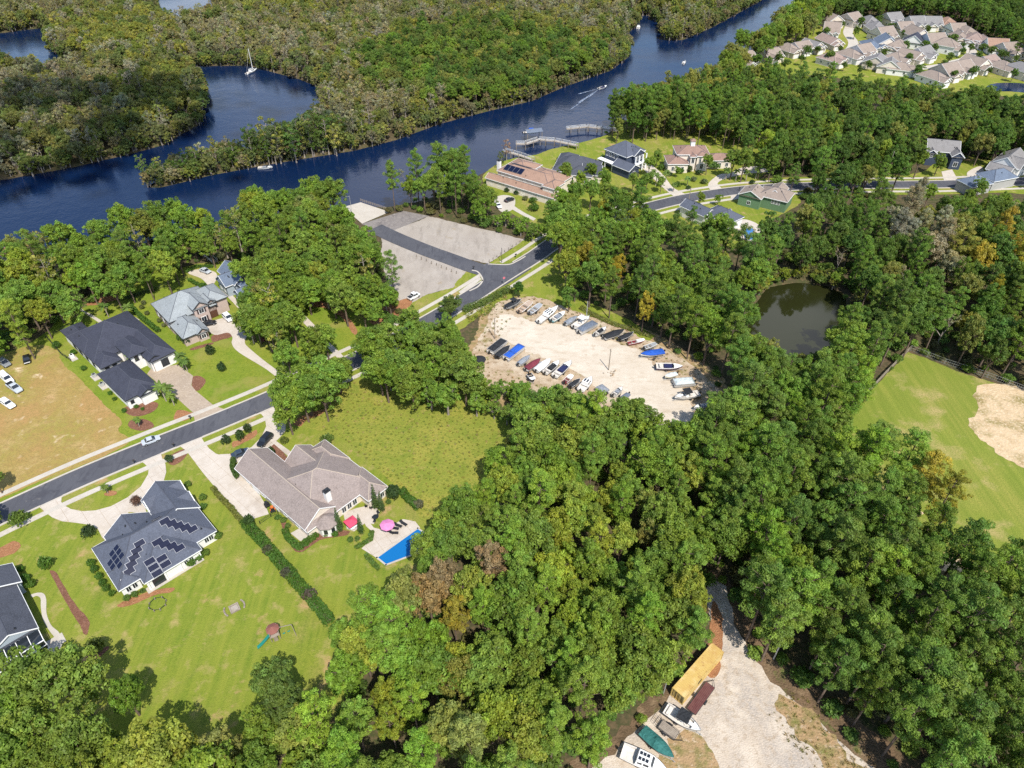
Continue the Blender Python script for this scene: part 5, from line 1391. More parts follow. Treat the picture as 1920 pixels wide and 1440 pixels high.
for s_ in (-1, 1):
    dr = MB(); y0, y1 = sorted((s_ * .02, s_ * (hy - .05)))
    corrugated(dr, (-hx, y1), (-hx, y0), .16, CH - .1, (-1, 0), 5, .05); d_ = dr.build('door', M['yellow'], ct)
    for k in (.3, .75):
        MB().tube((-hx - .05, y0 + (y1 - y0) * k, .2), (-hx - .05, y0 + (y1 - y0) * k, CH - .15), .03, n=5).build('locking_bar', M['dark_metal'], d_)
rfm = MB()
nr = 30
for i in range(nr):
    x0 = -hx + CL * i / nr
    rfm.box((x0 + CL / nr / 2, 0, CH - .03), (CL / nr * .62, CW - .1, .05))
rfm.box((0, 0, CH - .07), (CL, CW - .04, .06))
rfm.build('roof', M['yellow'], ct)
fr = MB()
for x in (-hx, hx):
    for y in (-hy, hy):
        fr.box((x, y, CH / 2), (.16, .16, CH))
    fr.box((x, 0, CH - .05), (.14, CW, .14)).box((x, 0, .08), (.14, CW, .16))
for y in (-hy, hy):
    fr.box((0, y, CH - .04), (CL, .1, .12)).box((0, y, .08), (CL, .1, .16))
fr.build('frame', M['yellow'], ct)
mk = MB()
for i, (w_, dz) in enumerate(((.12, 0), (.12, 0), (.12, 0))):
    mk.box((-1.6 + i * .45, -hy - .035, 1.6), (.1, .02, .8))
for z in (1.22, 1.6, 1.98):
    mk.box((-1.35, -hy - .035, z), (.6, .02, .1)); mk.box((-.85, -hy - .035, z), (.3, .02, .1))
mk.build('painted_marking', M['black'], ct)

# ------------------------------------------------------------------ river craft, docks, ramp
def hull_at(px, py, ang, L, label, style, hull='white', name=None, cover='white'):
    c = G(px, py, -.6)
    d = np.array((math.cos(ang), math.sin(ang))) * L / 2
    def P(v):
        w = np.array((v[0], v[1], .4)) - np.array((0, 0, ALT)); dep = w[1] * CP - w[2] * SP
        return (960 + FPX * w[0] / dep, 720 - FPX * (w[1] * SP + w[2] * CP) / dep)
    return boat(style, P(c - d), P(c + d), label, hull, cover, on=False, z=-1.0, name=name, motor=True)
sb = hull_at(472, 133, 1.2, 9.5, 'white sailboat with a bare mast anchored in the bay', 'cabin', name='sailboat')
MB().tube((1.2, 0, 1), (1.2, 0, 12.5), .14, .09, n=6).build('mast', M['trim'], sb)
MB().tube((1.2, 0, 2.4), (-2.6, 0, 2.5), .1, n=5).build('boom', M['trim'], sb)
MB().tube((4.5, 0, 1.1), (1.2, 0, 12.3), .03, n=3).tube((-4.5, 0, 1.0), (1.2, 0, 12.3), .03, n=3).build('stay', M['galv'], sb)
hull_at(497, 313, .1, 6.0, 'small white motorboat by the cypress strip', 'open', cover='grey')
hull_at(1130, 163, .75, 6.5, 'white speedboat trailing a wake up the river', 'open', cover='navy')
hull_at(1197, 50, 1.4, 7.0, 'far white motorboat in the side channel', 'cabin')
hull_at(1283, 116, 1.2, 5.5, 'tiny white boat on the far bright reach', 'open')
M['wake'] = mat('wake_foam', (.5, .55, .6), .5, .3, layers=[(1.6, .35, .55, (.02, .05, .12), 6)])
wk = MB()
w0 = G(1126, 165, -.68)
for (px, py, hw) in [((1085), (176), .5), ((1085), (192), .5), ((1104), (182), .35), ((1070), (205), .3)]:
    e = G(px, py, -.68)
    d = (e - w0); L = np.linalg.norm(d); d /= L; s_ = np.array((-d[1], d[0]))
    wk.add([(*(w0 - s_ * .05), -.68), (*(w0 + s_ * .05), -.68), (*(e + s_ * hw), -.68), (*(e - s_ * hw), -.68)], [(0, 1, 2, 3)])
tag(wk.build('boat_wake', M['wake']), kind='stuff', label='white wake behind the speedboat', cat='wake')

def pier(px, w, zt, label, rails=True, name='dock', roofless=True):
    line = [np.array(G(*p, zt)) for p in px]
    o0 = line[0]
    root = empty(name, (*o0, 0))
    tag(root, label, 'dock')
    pl, ra, ps = MB(), MB(), []
    for a, b in zip(line[:-1], line[1:]):
        d = b - a; L = np.linalg.norm(d); ang = math.atan2(d[1], d[0])
        k = max(1, int(L / .9))
        for i in range(k):
            m_ = a + d * (i + .5) / k - o0
            pl.box((*m_, zt - .05), (L / k - .06, w, .1), ang)
        s_ = np.array((-d[1], d[0])) / L
        for i in range(max(1, int(L / 4)) + 1):
            m_ = a + d * min(1, i * 4 / L) - o0
            for q_ in (-1, 1):
                p = m_ + s_ * q_ * w / 2
                ps.append((p[0], p[1]))
        if rails:
            for q_ in (-1, 1):
                p0, p1 = a - o0 + s_ * q_ * w / 2, b - o0 + s_ * q_ * w / 2
                ra.tube((*p0, zt + .95), (*p1, zt + .95), .06, n=4).tube((*p0, zt + .5), (*p1, zt + .5), .04, n=4)
    pl.build('decking', M['wood'], root)['kind'] = 'stuff'
    for p in ps:
        MB().tube((p[0], p[1], -2.4), (p[0], p[1], zt + (1.0 if rails else .3)), .13, n=6).build('pile', M['wood'], root)
    if rails: ra.build('handrail', M['trim'], root)
    return root
pier([(1083, 273), (1040, 264), (1010, 262), (985, 270), (967, 270)], 2.2, 1.6, 'long white-railed dock reaching from the lawn to the boat lift')
pier([(1000, 300), (975, 291), (960, 287), (945, 283)], 2.0, 1.2, 'shorter dock beside the tan-tiled house', rails=True)
pier([(1160, 246), (1120, 240), (1100, 238), (1062, 242)], 1.8, 1.2, 'far dock behind the waterside trees')
pier([(404, 492), (385, 478), (375, 468)], 1.8, .8, 'brown boardwalk leading from the houses into the bank-side wood', rails=True, name='boardwalk')
hull_at(996, 257, .2, 7.5, 'white boat raised on the lift at the dock end', 'console', cover='blue').location.z = 1.4
lift = empty('boat_lift', (*G(1000, 262, 0), 0), .3)
tag(lift, 'boat lift with blue canopy at the end of the long dock', 'boat lift')
for sx in (-3.4, 3.4):
    for sy in (-2, 2):
        MB().tube((sx, sy, -2.4), (sx, sy, 4.2), .14, n=6).build('pile', M['wood'], lift)
MB().add([(-3.8, -2.4, 4.2), (3.8, -2.4, 4.2), (3.8, 0, 5.0), (-3.8, 0, 5.0), (-3.8, 2.4, 4.2), (3.8, 2.4, 4.2)], [(0, 1, 2, 3), (3, 2, 5, 4)]).build('canopy', TARP['slate'], lift)
rail = empty('ramp_railing', (*G(676, 378), 0))
tag(rail, 'dark metal railing along the concrete boat ramp', 'railing')
p0 = G(676, 378); p1 = G(731, 396); d = p1 - p0
for i in range(15):
    m_ = d * i / 14
    MB().box((*m_, .6), (.1, .1, 1.2)).build('post', M['wood'], rail)
rb_ = MB()
for z in (.5, .85, 1.2):
    rb_.tube((0, 0, z), (*d, z), .05, n=4)
rb_.build('bar', M['wood'], rail)

# ------------------------------------------------------------------ poles, posts, signs, fences
def pole(px, py, h, label, lamp=False, m='wood', name=None, r_=.14):
    c = G(px, py)
    root = empty(name or ('street_lamp' if lamp else 'utility_pole'), (*c, 0), .4)
    tag(root, label, 'lamp' if lamp else 'pole')
    MB().tube((0, 0, -.2), (0, 0, h), r_, r_ * .7, n=8).build('shaft', M[m], root)
    if lamp:
        MB().tube((0, 0, h - .3), (-1.0, 0, h + .1), .05, n=5).build('arm', M['galv'], root)
        MB().box((-1.2, 0, h + .08), (.7, .3, .16)).build('lamp_head', M['trim'], root)
    else:
        MB().box((0, 0, h - .6), (.06, 1.0, .1)).build('crossbar', M['wood'], root)
    return root
pole(1141, 694, 7.3, 'wooden utility pole on a rubble mound in the middle of the boat yard')
pole(928, 636, 7.5, 'thin pole at the boat yard gate beside the hedge')
pole(1099, 602, 7.0, 'pale pole on the far margin of the boat yard', m='galv')
pole(1450, 1236, 9.0, 'grey street lamp on the east side of the gravel track', lamp=True, m='galv')
pole(1244, 1300, 6.0, 'thin pale pole in the bushes left of the yellow container', m='galv', r_=.1)
pole(941, 492, 5.5, 'dark pole at the corner of the boat-ramp junction', m='dark_metal', r_=.1)
pole(660, 400, 7.0, 'slim lamp pole at the top of the boat ramp', m='galv', lamp=True, r_=.1)
pole(1653, 352, 15, 'tall slanting utility pole beside the upper road')
pole(1290, 384, 7, 'utility pole beside the street bend')
rub = empty('rubble_mound', (*G(1147, 700), .03))
tag(rub, 'low mound of rubble and weeds round the utility pole', 'rubble')
rr_ = random.Random(9)
for i in range(16):
    a_, d_ = rr_.uniform(0, 6.28), rr_.uniform(.3, 2.4)
    s_ = rr_.uniform(.25, .6)
    MB().box((math.cos(a_) * d_, math.sin(a_) * d_, s_ * .3), (s_, s_ * .8, s_ * .7), a_, .6).build('stone', M['yard'] if i % 2 else M['wood'], rub)
def mailbox(px, py, label):
    root = empty('mailbox', (*G(px, py), 0), .45)
    tag(root, label, 'mailbox')
    MB().box((0, 0, .55), (.12, .12, 1.1)).build('post', M['black'], root)
    b_ = MB()
    n = 8
    prof = [(-.16, 1.1), (-.16, 1.32)] + [(-.16 * math.cos(t), 1.32 + .14 * math.sin(t)) for t in np.linspace(.3, 2.84, 5)] + [(.16, 1.32), (.16, 1.1)]
    b_.loft([[(-.3, y, z) for y, z in prof], [(.3, y, z) for y, z in prof]])
    b_.build('box', M['black'], root)
    MB().box((.1, .18, 1.35), (.04, .02, .22)).build('flag', M['tail'], root)
mailbox(253, 870, 'black mailbox by the west drive of the solar-panelled house')
mailbox(327, 839, 'black mailbox between the two near driveways')
mailbox(358, 787, 'black mailbox at the end of the paver driveway')
mailbox(888, 506, 'dark post box on the corner of the gravel lot')
mailbox(967, 483, 'dark mailbox on the verge beyond the junction')
mailbox(1386, 358, 'mailbox opposite the green house')
sg = empty('street_sign', (*G(945, 534), 0), .3)
tag(sg, 'pink and white sign on a pole opposite the junction', 'sign')
MB().tube((0, 0, 0), (0, 0, 2.9), .05, n=6).build('post', M['galv'], sg)
MB().prism([(.42 * math.cos(t), .42 * math.sin(t)) for t in np.linspace(0, 6.283, 9)[:-1] + math.pi / 8], -.03, .03).build('plate', mat('faded_red_sign', (.6, .16, .2), .5, .4), sg, (0, -.08, 2.6)).rotation_euler = (math.pi / 2, 0, 0)
for i in range(9):
    p = zoomed(620, 360, .25)([(645 + i * 37.5, 490 + i * 15.5 + (i % 2) * 3)])[0]
    o = empty('bollard', (*G(*p), .03))
    tag(o, 'short dark timber bollard in the row across the lower gravel lot', 'bollard', 'bollards of the lower gravel lot')
    MB().tube((0, 0, -.1), (0, 0, .9), .14, n=7).build('shaft', M['wood'], o)
    MB().tube((0, 0, .9), (0, 0, .98), .15, .1, n=7).build('cap', M['dark_metal'], o)
for i in range(10):
    a_, b_ = ZR([(1190, 525), (1450, 360)])
    p = (a_[0] + (b_[0] - a_[0]) * i / 9, a_[1] + (b_[1] - a_[1]) * i / 9)
    o = empty('bollard', (*G(*p), .03))
    tag(o, 'short timber bollard along the verge of the upper gravel lot', 'bollard', 'bollards of the upper gravel lot')
    MB().tube((0, 0, -.1), (0, 0, .8), .12, n=7).build('shaft', M['wood'], o)
    MB().tube((0, 0, .8), (0, 0, .86), .13, .08, n=7).build('cap', M['dark_metal'], o)

def fence(px, h, label, m='dark_metal', post=2.4, bars=2, mesh=False, name='fence', boards=False, infill=None):
    line = [np.array(G(*p)) for p in px]
    o0 = line[0]
    root = empty(name, (*o0, 0))
    tag(root, label, 'fence')
    b_ = MB(); pk = MB()
    for a, b in zip(line[:-1], line[1:]):
        d = b - a; L = np.linalg.norm(d); ang = math.atan2(d[1], d[0])
        n = max(1, int(round(L / post)))
        for i in range(n + 1):
            m_ = a + d * i / n - o0
            MB().box((*m_, h / 2), (.09, .09, h), ang).build('post', M[m], root)
        for z in np.linspace(.15, h - .1, bars):
            b_.tube((*(a - o0), z), (*(b - o0), z), .03, n=4)
        if infill:
            k = int(L / infill)
            for i in range(k):
                m_ = a + d * (i + .5) / k - o0
                pk.box((*m_, h / 2), (.03 if not boards else infill * .85, .02, h - .2), ang)
    b_.build('rail', M[m], root)
    if infill:
        pk.build('picket', M[m], root)['kind'] = 'stuff'
    return root
fence([(1706, 657), (1770, 682), (1850, 708), (1930, 738), (2020, 775)], 1.8, 'chain-link fence along the top of the mown field', 'galv', post=4.5, bars=3, infill=.5)
fence([(1704, 658), (1660, 702), (1620, 745), (1586, 782)], 1.8, 'weathered board fence between the pines and the mown field', 'wood', post=2.4, bars=2, boards=True, infill=.22)
fence(ZD([(420, 640), (560, 800), (640, 850)]), 1.3, 'dark metal fence on the vacant-lot side of the charcoal-roofed house', bars=3, infill=.35)
fence(ZD([(470, 630), (640, 540), (820, 430), (1000, 340), (1150, 290)]), 1.3, 'dark metal fence across the back of the charcoal-roofed house', bars=3, infill=.35)
fence(ZC([(0, 490), (150, 440), (290, 390), (440, 330), (540, 300)]), 1.3, 'dark metal fence across the back of the grey-roofed house', bars=3, infill=.35)
fence(ZB([(470, 1060), (560, 1000), (620, 975)]), 1.2, 'short dark garden fence beside the taupe-roofed house', bars=2, infill=.3)

# ------------------------------------------------------------------ garden things
def umbrella(px, py, col, label, r_=1.6, sides=8):
    root = empty('patio_umbrella', (*G(px, py, 0), .1))
    tag(root, label, 'umbrella')
    MB().tube((0, 0, 0), (0, 0, 2.7), .04, n=6).build('pole', M['galv'], root)
    cn = MB()
    pts = [(r_ * math.cos(t), r_ * math.sin(t), 2.1) for t in np.linspace(0, 6.283, sides + 1)[:-1]]
    cn.add(pts + [(0, 0, 2.75)] + [(x * 1.0, y * 1.0, 1.92) for x, y, z in pts], [(i, (i + 1) % sides, sides) for i in range(sides)] + [(sides + 1 + i, sides + 1 + (i + 1) % sides, (i + 1) % sides, i) for i in range(sides)])
    cn.build('canopy', col, root)
    MB().tube((0, 0, 0), (0, 0, .12), .35, n=10).build('base', M['dark_metal'], root)
zp = zoomed(560, 860, .125); ZP = lambda x, y: zp([(x, y)])[0]
umbrella(*ZP(810, 1040), mat('coral_canvas', (.62, .07, .13), .8, .2, layers=[(1.2, .4, .7, (.52, .055, .1), 3)]), 'coral-red square patio umbrella between two columnar cypresses', 1.75, 4)
umbrella(*ZP(1345, 1090), mat('pink_canvas', (.62, .22, .42), .8, .2, layers=[(1.2, .4, .7, (.52, .17, .34), 3)]), 'pink octagonal patio umbrella beside the pool', 1.6, 8)
def chair(px, py, rz, label, group, m='black', lounger=False):
    root = empty('sun_lounger' if lounger else 'patio_chair', (*G(px, py), .1), rz)
    tag(root, label, 'lounger' if lounger else 'chair', group)
    if lounger:
        MB().box((.2, 0, .35), (1.3, .62, .08)).build('seat', M[m], root)
        MB().add([(-.45, -.31, .33), (-.45, .31, .33), (-1.0, .31, .75), (-1.0, -.31, .75), (-.45, -.31, .41), (-.45, .31, .41), (-1.0, .31, .83), (-1.0, -.31, .83)], [(0, 1, 2, 3)[::-1], (4, 5, 6, 7), (0, 4, 7, 3), (1, 2, 6, 5), (3, 7, 6, 2)]).build('backrest', M[m], root)
        for x, y in ((.75, .28), (.75, -.28), (-.4, .28), (-.4, -.28)):
            MB().box((x, y, .16), (.05, .05, .32)).build('leg', M['dark_metal'], root)
    else:
        MB().box((0, 0, .45), (.52, .52, .07)).build('seat', M[m], root)
        MB().box((-.25, 0, .75), (.06, .52, .55)).build('backrest', M[m], root)
        for x in (-.22, .22):
            for y in (-.22, .22):
                MB().box((x, y, .22), (.04, .04, .43)).build('leg', M['dark_metal'], root)
for i, (x, y) in enumerate([(1580, 990), (1500, 1020), (1450, 1060), (1440, 1130)]):
    chair(*ZP(x, y), -.6 + .2 * i, 'dark sun lounger on the pool deck beside the pink umbrella', 'loungers by the pool', lounger=True)
for i, (x, y, m_) in enumerate([(1020, 735, 'black'), (1090, 760, 'black'), (1180, 870, 'dark_metal'), (1120, 900, 'dark_metal'), (1140, 960, 'dark_metal'), (1200, 830, 'dark_metal')]):
    chair(*ZP(x, y), i * 1.1, 'dark patio chair on the terrace behind the taupe-roofed house', 'chairs on the terrace', m_)
tb = empty('patio_table', (*G(*ZP(1160, 905)), .1))
tag(tb, 'round dark patio table among the terrace chairs', 'table')
MB().tube((0, 0, .7), (0, 0, .76), .65, n=16).build('table_top', M['glass'], tb)
MB().tube((0, 0, 0), (0, 0, .7), .06, n=6).build('pedestal', M['dark_metal'], tb)
tb = empty('patio_table', (*G(*ZP(810, 1060)), .1))
tag(tb, 'white patio table under the coral-red umbrella', 'table')
MB().tube((0, 0, .7), (0, 0, .76), .7, n=16).build('table_top', M['trim'], tb)
MB().tube((0.15, 0, 0), (0.15, 0, .7), .06, n=6).build('pedestal', M['trim'], tb)
for i, (x, y) in enumerate([(770, 1050), (830, 1060), (860, 1030)]):
    chair(*ZP(x, y), i * 2., 'white patio chair under the coral-red umbrella', 'white patio chairs', 'trim')
# ride-on mowers by the garage
M['orange'] = mat('orange_enamel', (.55, .14, .03), .4, .4)
def mower(px, py, rz, m, label):
    root = empty('ride_on_mower', (*G(px, py), .1), rz)
    tag(root, label, 'mower')
    MB().box((.45, 0, .6), (.8, .7, .45), 0, .85).build('bonnet', M[m], root)
    MB().box((-.35, 0, .5), (.9, .75, .25)).build('chassis', M['dark_metal'], root)
    MB().box((-.35, 0, .75), (.5, .5, .12)).box((-.6, 0, 1.0), (.1, .5, .45)).build('seat', M['black'], root)
    for x, r_ in ((.6, .2), (-.5, .28)):
        for s_ in (-1, 1):
            MB().tube((0, -.1, 0), (0, .1, 0), r_, n=10).build('wheel', M['rubber'], root, (x, s_ * .45, r_))
    MB().box((0, 0, .2), (.9, 1.2, .16)).build('mowing_deck', M[m], root)
mower(*ZB([(530, 910)])[0], 2.2, 'dark_metal', 'dark ride-on mower on the drive beside the taupe house')
mower(*ZB([(575, 950)])[0], 2.0, 'orange', 'orange ride-on mower on the drive beside the taupe house')
# play set, ring and fire pit on the lower lawn
zg = zoomed(400, 1040, .20833); ZG = lambda x, y: zg([(x, y)])[0]
ps = empty('play_set', (*G(*ZG(560, 740)), 0), .5)
tag(ps, 'wooden play set with octagonal brown roof and green slide', 'play set')
for x in (-.8, .8):
    for y in (-.8, .8):
        MB().box((x, y, 1.45), (.12, .12, 2.9)).build('post', M['wood'], ps)
MB().box((0, 0, 1.4), (1.8, 1.8, .1)).build('platform', M['wood'], ps)
oc = [(1.25 * math.cos(t), 1.25 * math.sin(t)) for t in np.linspace(0, 6.283, 9)[:-1] + .39]
MB().add([(x, y, 2.8) for x, y in oc] + [(0, 0, 3.5)] + [(x, y, 2.7) for x, y in oc], [(i, (i + 1) % 8, 8) for i in range(8)] + [(9 + i, 9 + (i + 1) % 8, (i + 1) % 8, i) for i in range(8)]).build('roof', mat('brown_shingle_roof', (.22, .09, .07), .8, .2), ps)
M['teal'] = mat('green_plastic', (.02, .2, .16), .4, .4)
sl = MB()
for k in range(7):
    t0, t1 = k / 7, (k + 1) / 7
    f = lambda t: (-.9 - 2.6 * t, -.25 - .5 * t, 1.45 * (1 - t) ** 1.4 + .12)
    p0, p1 = f(t0), f(t1)
    for w0, w1, zz in ((-.3, .3, 0),):
        sl.add([(p0[0], p0[1] - .3, p0[2]), (p0[0], p0[1] + .3, p0[2]), (p1[0], p1[1] + .3, p1[2]), (p1[0], p1[1] - .3, p1[2]), (p0[0], p0[1] - .34, p0[2] + .2), (p0[0], p0[1] + .34, p0[2] + .2), (p1[0], p1[1] + .34, p1[2] + .2), (p1[0], p1[1] - .34, p1[2] + .2)], [(0, 1, 2, 3), (0, 3, 7, 4), (1, 5, 6, 2)])
sl.build('slide', M['teal'], ps)
sw = MB()
sw.tube((.8, 0, 2.5), (3.3, -.6, 2.5), .07, n=5)
for s_ in (-1, 1):
    sw.tube((3.3, -.6, 2.5), (3.5, -.6 + s_ * 1.1, 0), .06, n=5)
sw.build('swing_frame', M['wood'], ps)
for x in (1.6, 2.5):
    s2 = MB().box((x, -.35, .5), (.45, .2, .05)).tube((x - .2, -.35, .5), (x - .2, -.35, 2.5), .012, n=3).tube((x + .2, -.35, .5), (x + .2, -.35, 2.5), .012, n=3)
    s2.build('swing_seat', M['teal'], ps)
MB().box((0, -1.0, .9), (.7, .1, 1.5)).build('ladder', M['wood'], ps)
rg = empty('playpen_ring', (*G(297, 1134), .02))
tag(rg, 'thin dark ring of low posts on the lower lawn behind the solar-panelled house', 'pen')
n = 8
pts = [np.array(G(*p)) - G(297, 1134) for p in zoomed(0, 1000, .25)([(1165, 497), (1220, 487), (1250, 510), (1245, 545), (1205, 578), (1160, 588), (1122, 570), (1125, 535)])]
for i in range(n):
    MB().box((*pts[i], .3), (.16, .16, .6)).build('post', M['wood'], rg)
rr2 = MB()
for i in range(n):
    rr2.tube((*pts[i], .5), (*pts[(i + 1) % n], .5), .05, n=4)
rr2.build('rail', M['dark_metal'], rg)
fp = empty('fire_pit', (*G(440, 1141), .02), .6)
tag(fp, 'square stone-edged fire pit with curved benches on the lower lawn', 'fire pit')
for s_, (dx, dy) in enumerate(((1, 0), (-1, 0), (0, 1), (0, -1))):
    MB().box((dx * .8, dy * .8, .15), (.25 if dx else 1.85, 1.35 if dx else .25, .3)).build('stone_edge', M['wood'], fp)
MB().box((0, 0, .06), (1.3, 1.3, .1)).build('ash_bed', M['grey_gravel'], fp)
for s_ in (-1, 1):
    bn = MB()
    for k in range(6):
        t0, t1 = -.6 + k * .2, -.4 + k * .2
        p0 = (s_ * 1.9 * math.cos(t0), 1.9 * math.sin(t0)); p1 = (s_ * 1.9 * math.cos(t1), 1.9 * math.sin(t1))
        m_ = ((p0[0] + p1[0]) / 2, (p0[1] + p1[1]) / 2)
        bn.box((*m_, .25), (.44, .3, .12), math.atan2(p1[1] - p0[1], p1[0] - p0[0]))
        bn.box((*m_, .1), (.1, .25, .2), math.atan2(p1[1] - p0[1], p1[0] - p0[0]))
    bn.build('bench', M['wood'], fp)
# round trampoline / canopy in the boat yard
cp = empty('round_canopy', (*G(900, 684), 0))
tag(cp, 'black round canopy on a post beside the boat yard hedge', 'canopy')
MB().tube((0, 0, 0), (0, 0, 2.4), .06, n=6).build('post', M['galv'], cp)
MB().add([(1.7 * math.cos(t), 1.7 * math.sin(t), 2.0) for t in np.linspace(0, 6.283, 11)[:-1]] + [(0, 0, 2.5)] + [(1.7 * math.cos(t), 1.7 * math.sin(t), 1.7) for t in np.linspace(0, 6.283, 11)[:-1]], [(i, (i + 1) % 10, 10) for i in range(10)] + [(11 + i, 11 + (i + 1) % 10, (i + 1) % 10, i) for i in range(10)]).build('canopy', TARP['black'], cp)
# air conditioning and generator pads of the charcoal-roofed house
for i, p in enumerate(ZD([(660, 825), (860, 1000), (930, 1080)])):
    o = empty('equipment_pad', (*G(*p), 0), R(137.7))
    tag(o, ['pale equipment pad with cabinet, farthest back beside the charcoal-roofed house', 'pale equipment pad with cabinet, middle one beside the charcoal-roofed house', 'pale equipment pad with cabinet, nearest the street beside the charcoal-roofed house'][i], 'equipment pad')
    MB().box((0, 0, .1), (3.0, 1.6, .2)).build('slab', M['concrete'], o)
    MB().box((.4, 0, .65), (1.0, .9, .9)).build('cabinet', M['galv'] if i else M['white'], o)
    MB().tube((.4, 0, 1.1), (.4, 0, 1.16), .36, n=10).build('fan_grille', M['dark_metal'], o)
# ------------------------------------------------------------------ vegetation
def np_mesh(name, V, quads=None, tint=None, mats=(), polys=None, midx=None):
    me = bpy.data.meshes.new(name)
    n = len(V)
    nf = len(quads)
    k = quads.shape[1]
    me.vertices.add(n)
    me.vertices.foreach_set('co', np.ascontiguousarray(V, np.float32).ravel())
    me.loops.add(nf * k)
    me.loops.foreach_set('vertex_index', np.ascontiguousarray(quads, np.int32).ravel())
    me.polygons.add(nf)
    me.polygons.foreach_set('loop_start', np.arange(0, nf * k, k, dtype=np.int32))
    if tint is not None:
        a = me.attributes.new('tint', 'FLOAT_COLOR', 'POINT')
        a.data.foreach_set('color', np.ascontiguousarray(tint, np.float32).ravel())
    for m_ in mats:
        me.materials.append(m_)
    if midx is not None:
        me.polygons.foreach_set('material_index', np.ascontiguousarray(midx, np.int32))
    me.update()
    me.validate()
    return me

def leaf_cloud(r, C, Rad, n_per, size, up=0.45, squash=0.8, aspect=0.6, tvar=0.22, shell=0.45, lowcut=-0.55):
    """C: puff centres, Rad: radii -> leaf quads spread through every puff"""
    Vs, Ts = [], []
    for c, rad in zip(C, Rad):
        n = max(8, int(n_per * (rad ** 2)))
        d = r.normal(size=(n, 3)); d /= np.linalg.norm(d, axis=1)[:, None]
        d = d[d[:, 2] > lowcut]
        n = len(d)
        rr = rad * (1 - shell * r.random(n) ** 1.5)
        p = c + d * rr[:, None] * np.array((1, 1, squash))
        nn = d * 0.7 + np.array((0, 0, up)) + r.normal(size=(n, 3)) * 0.45
        nn /= np.linalg.norm(nn, axis=1)[:, None]
        a = np.cross(nn, r.normal(size=(n, 3))); a /= np.linalg.norm(a, axis=1)[:, None] + 1e-9
        b = np.cross(nn, a)
        s = size * r.uniform(0.6, 1.3, n)
        a *= s[:, None]; b *= (s * aspect)[:, None]
        q = np.stack([p - a, p - b * .9 + a * .1, p + a, p + b * .9 - a * .1], 1)
        Vs.append(q.reshape(-1, 3))
        base = r.uniform(1 - tvar, 1 + tvar)
        warm = r.uniform(-.1, .1)
        t = base * r.uniform(0.78, 1.25, n)
        tt = np.stack([t * (1 + warm), t, t * (1 - warm), np.ones(n)], 1)
        Ts.append(np.repeat(tt, 4, 0))
    V = np.concatenate(Vs); T = np.concatenate(Ts)
    return V, np.arange(len(V)).reshape(-1, 4), T

def limbs_mesh(segs, n=5):
    """segs: (a, b, r0, r1)"""
    Vs, Fs = [], []
    k = 0
    for a, b, r0, r1 in segs:
        a, b = np.array(a, float), np.array(b, float)
        d = b - a; L = np.linalg.norm(d)
        if L < 1e-5: continue
        d /= L
        u = np.cross(d, (0.3, 0.9, 0.2)); u /= np.linalg.norm(u); w = np.cross(d, u)
        t = np.linspace(0, 2 * math.pi, n + 1)[:-1]
        ring = np.cos(t)[:, None] * u + np.sin(t)[:, None] * w
        Vs += [a + ring * r0, b + ring * r1]
        i = np.arange(n); j = (i + 1) % n
        Fs.append(np.stack([k + i, k + j, k + n + j, k + n + i], 1))
        k += 2 * n
    return np.concatenate(Vs), np.concatenate(Fs)

def gen_pine(seed):
    r = np.random.default_rng(seed)
    h = 20.0
    lean = r.uniform(-.6, .6, 2)
    top = np.array((lean[0], lean[1], h * .97))
    segs = [((0, 0, -.3), top * .5, .28, .2), (top * .5, top * .8, .2, .12), (top * .8, top, .12, .04)]
    C, Rd = [], []
    nb = 30
    rmax = r.uniform(3.0, 3.9); start = r.uniform(.32, .46)
    for i in range(nb):
        f = start + (.98 - start) * (i / nb) + r.uniform(-.015, .015)
        base = top * f
        prof = math.sin(min(1, (1 - f) / .4) * math.pi / 2) ** .8 * (1.0 if f > .55 else .75)
        L = (rmax * prof + .4) * r.uniform(.5, 1.2)
        t = i * 2.4 + r.uniform(-.7, .7)
        tip = base + np.array((math.cos(t) * L, math.sin(t) * L, L * r.uniform(.1, .5)))
        segs.append((base, tip, .07, .025))
        n_ = 1 + int(L / .95)
        for k in range(n_):
            g = 1 - k * .8 / max(1, n_)
            sd = np.array((-math.sin(t), math.cos(t), 0)) * r.uniform(-1, 1) * L * .35
            C.append(base + (tip - base) * g + sd * (k > 0 or r.random() < .4) + (0, 0, r.uniform(0, .35))); Rd.append(r.uniform(.5, .92))
    for dz in (0, .6, 1.3):
        C.append(top - (r.uniform(-.3, .3), r.uniform(-.3, .3), dz)); Rd.append(.6)
    return segs, leaf_cloud(r, np.array(C), Rd, 215, .22, up=.5, squash=.85, aspect=.42, tvar=.3)

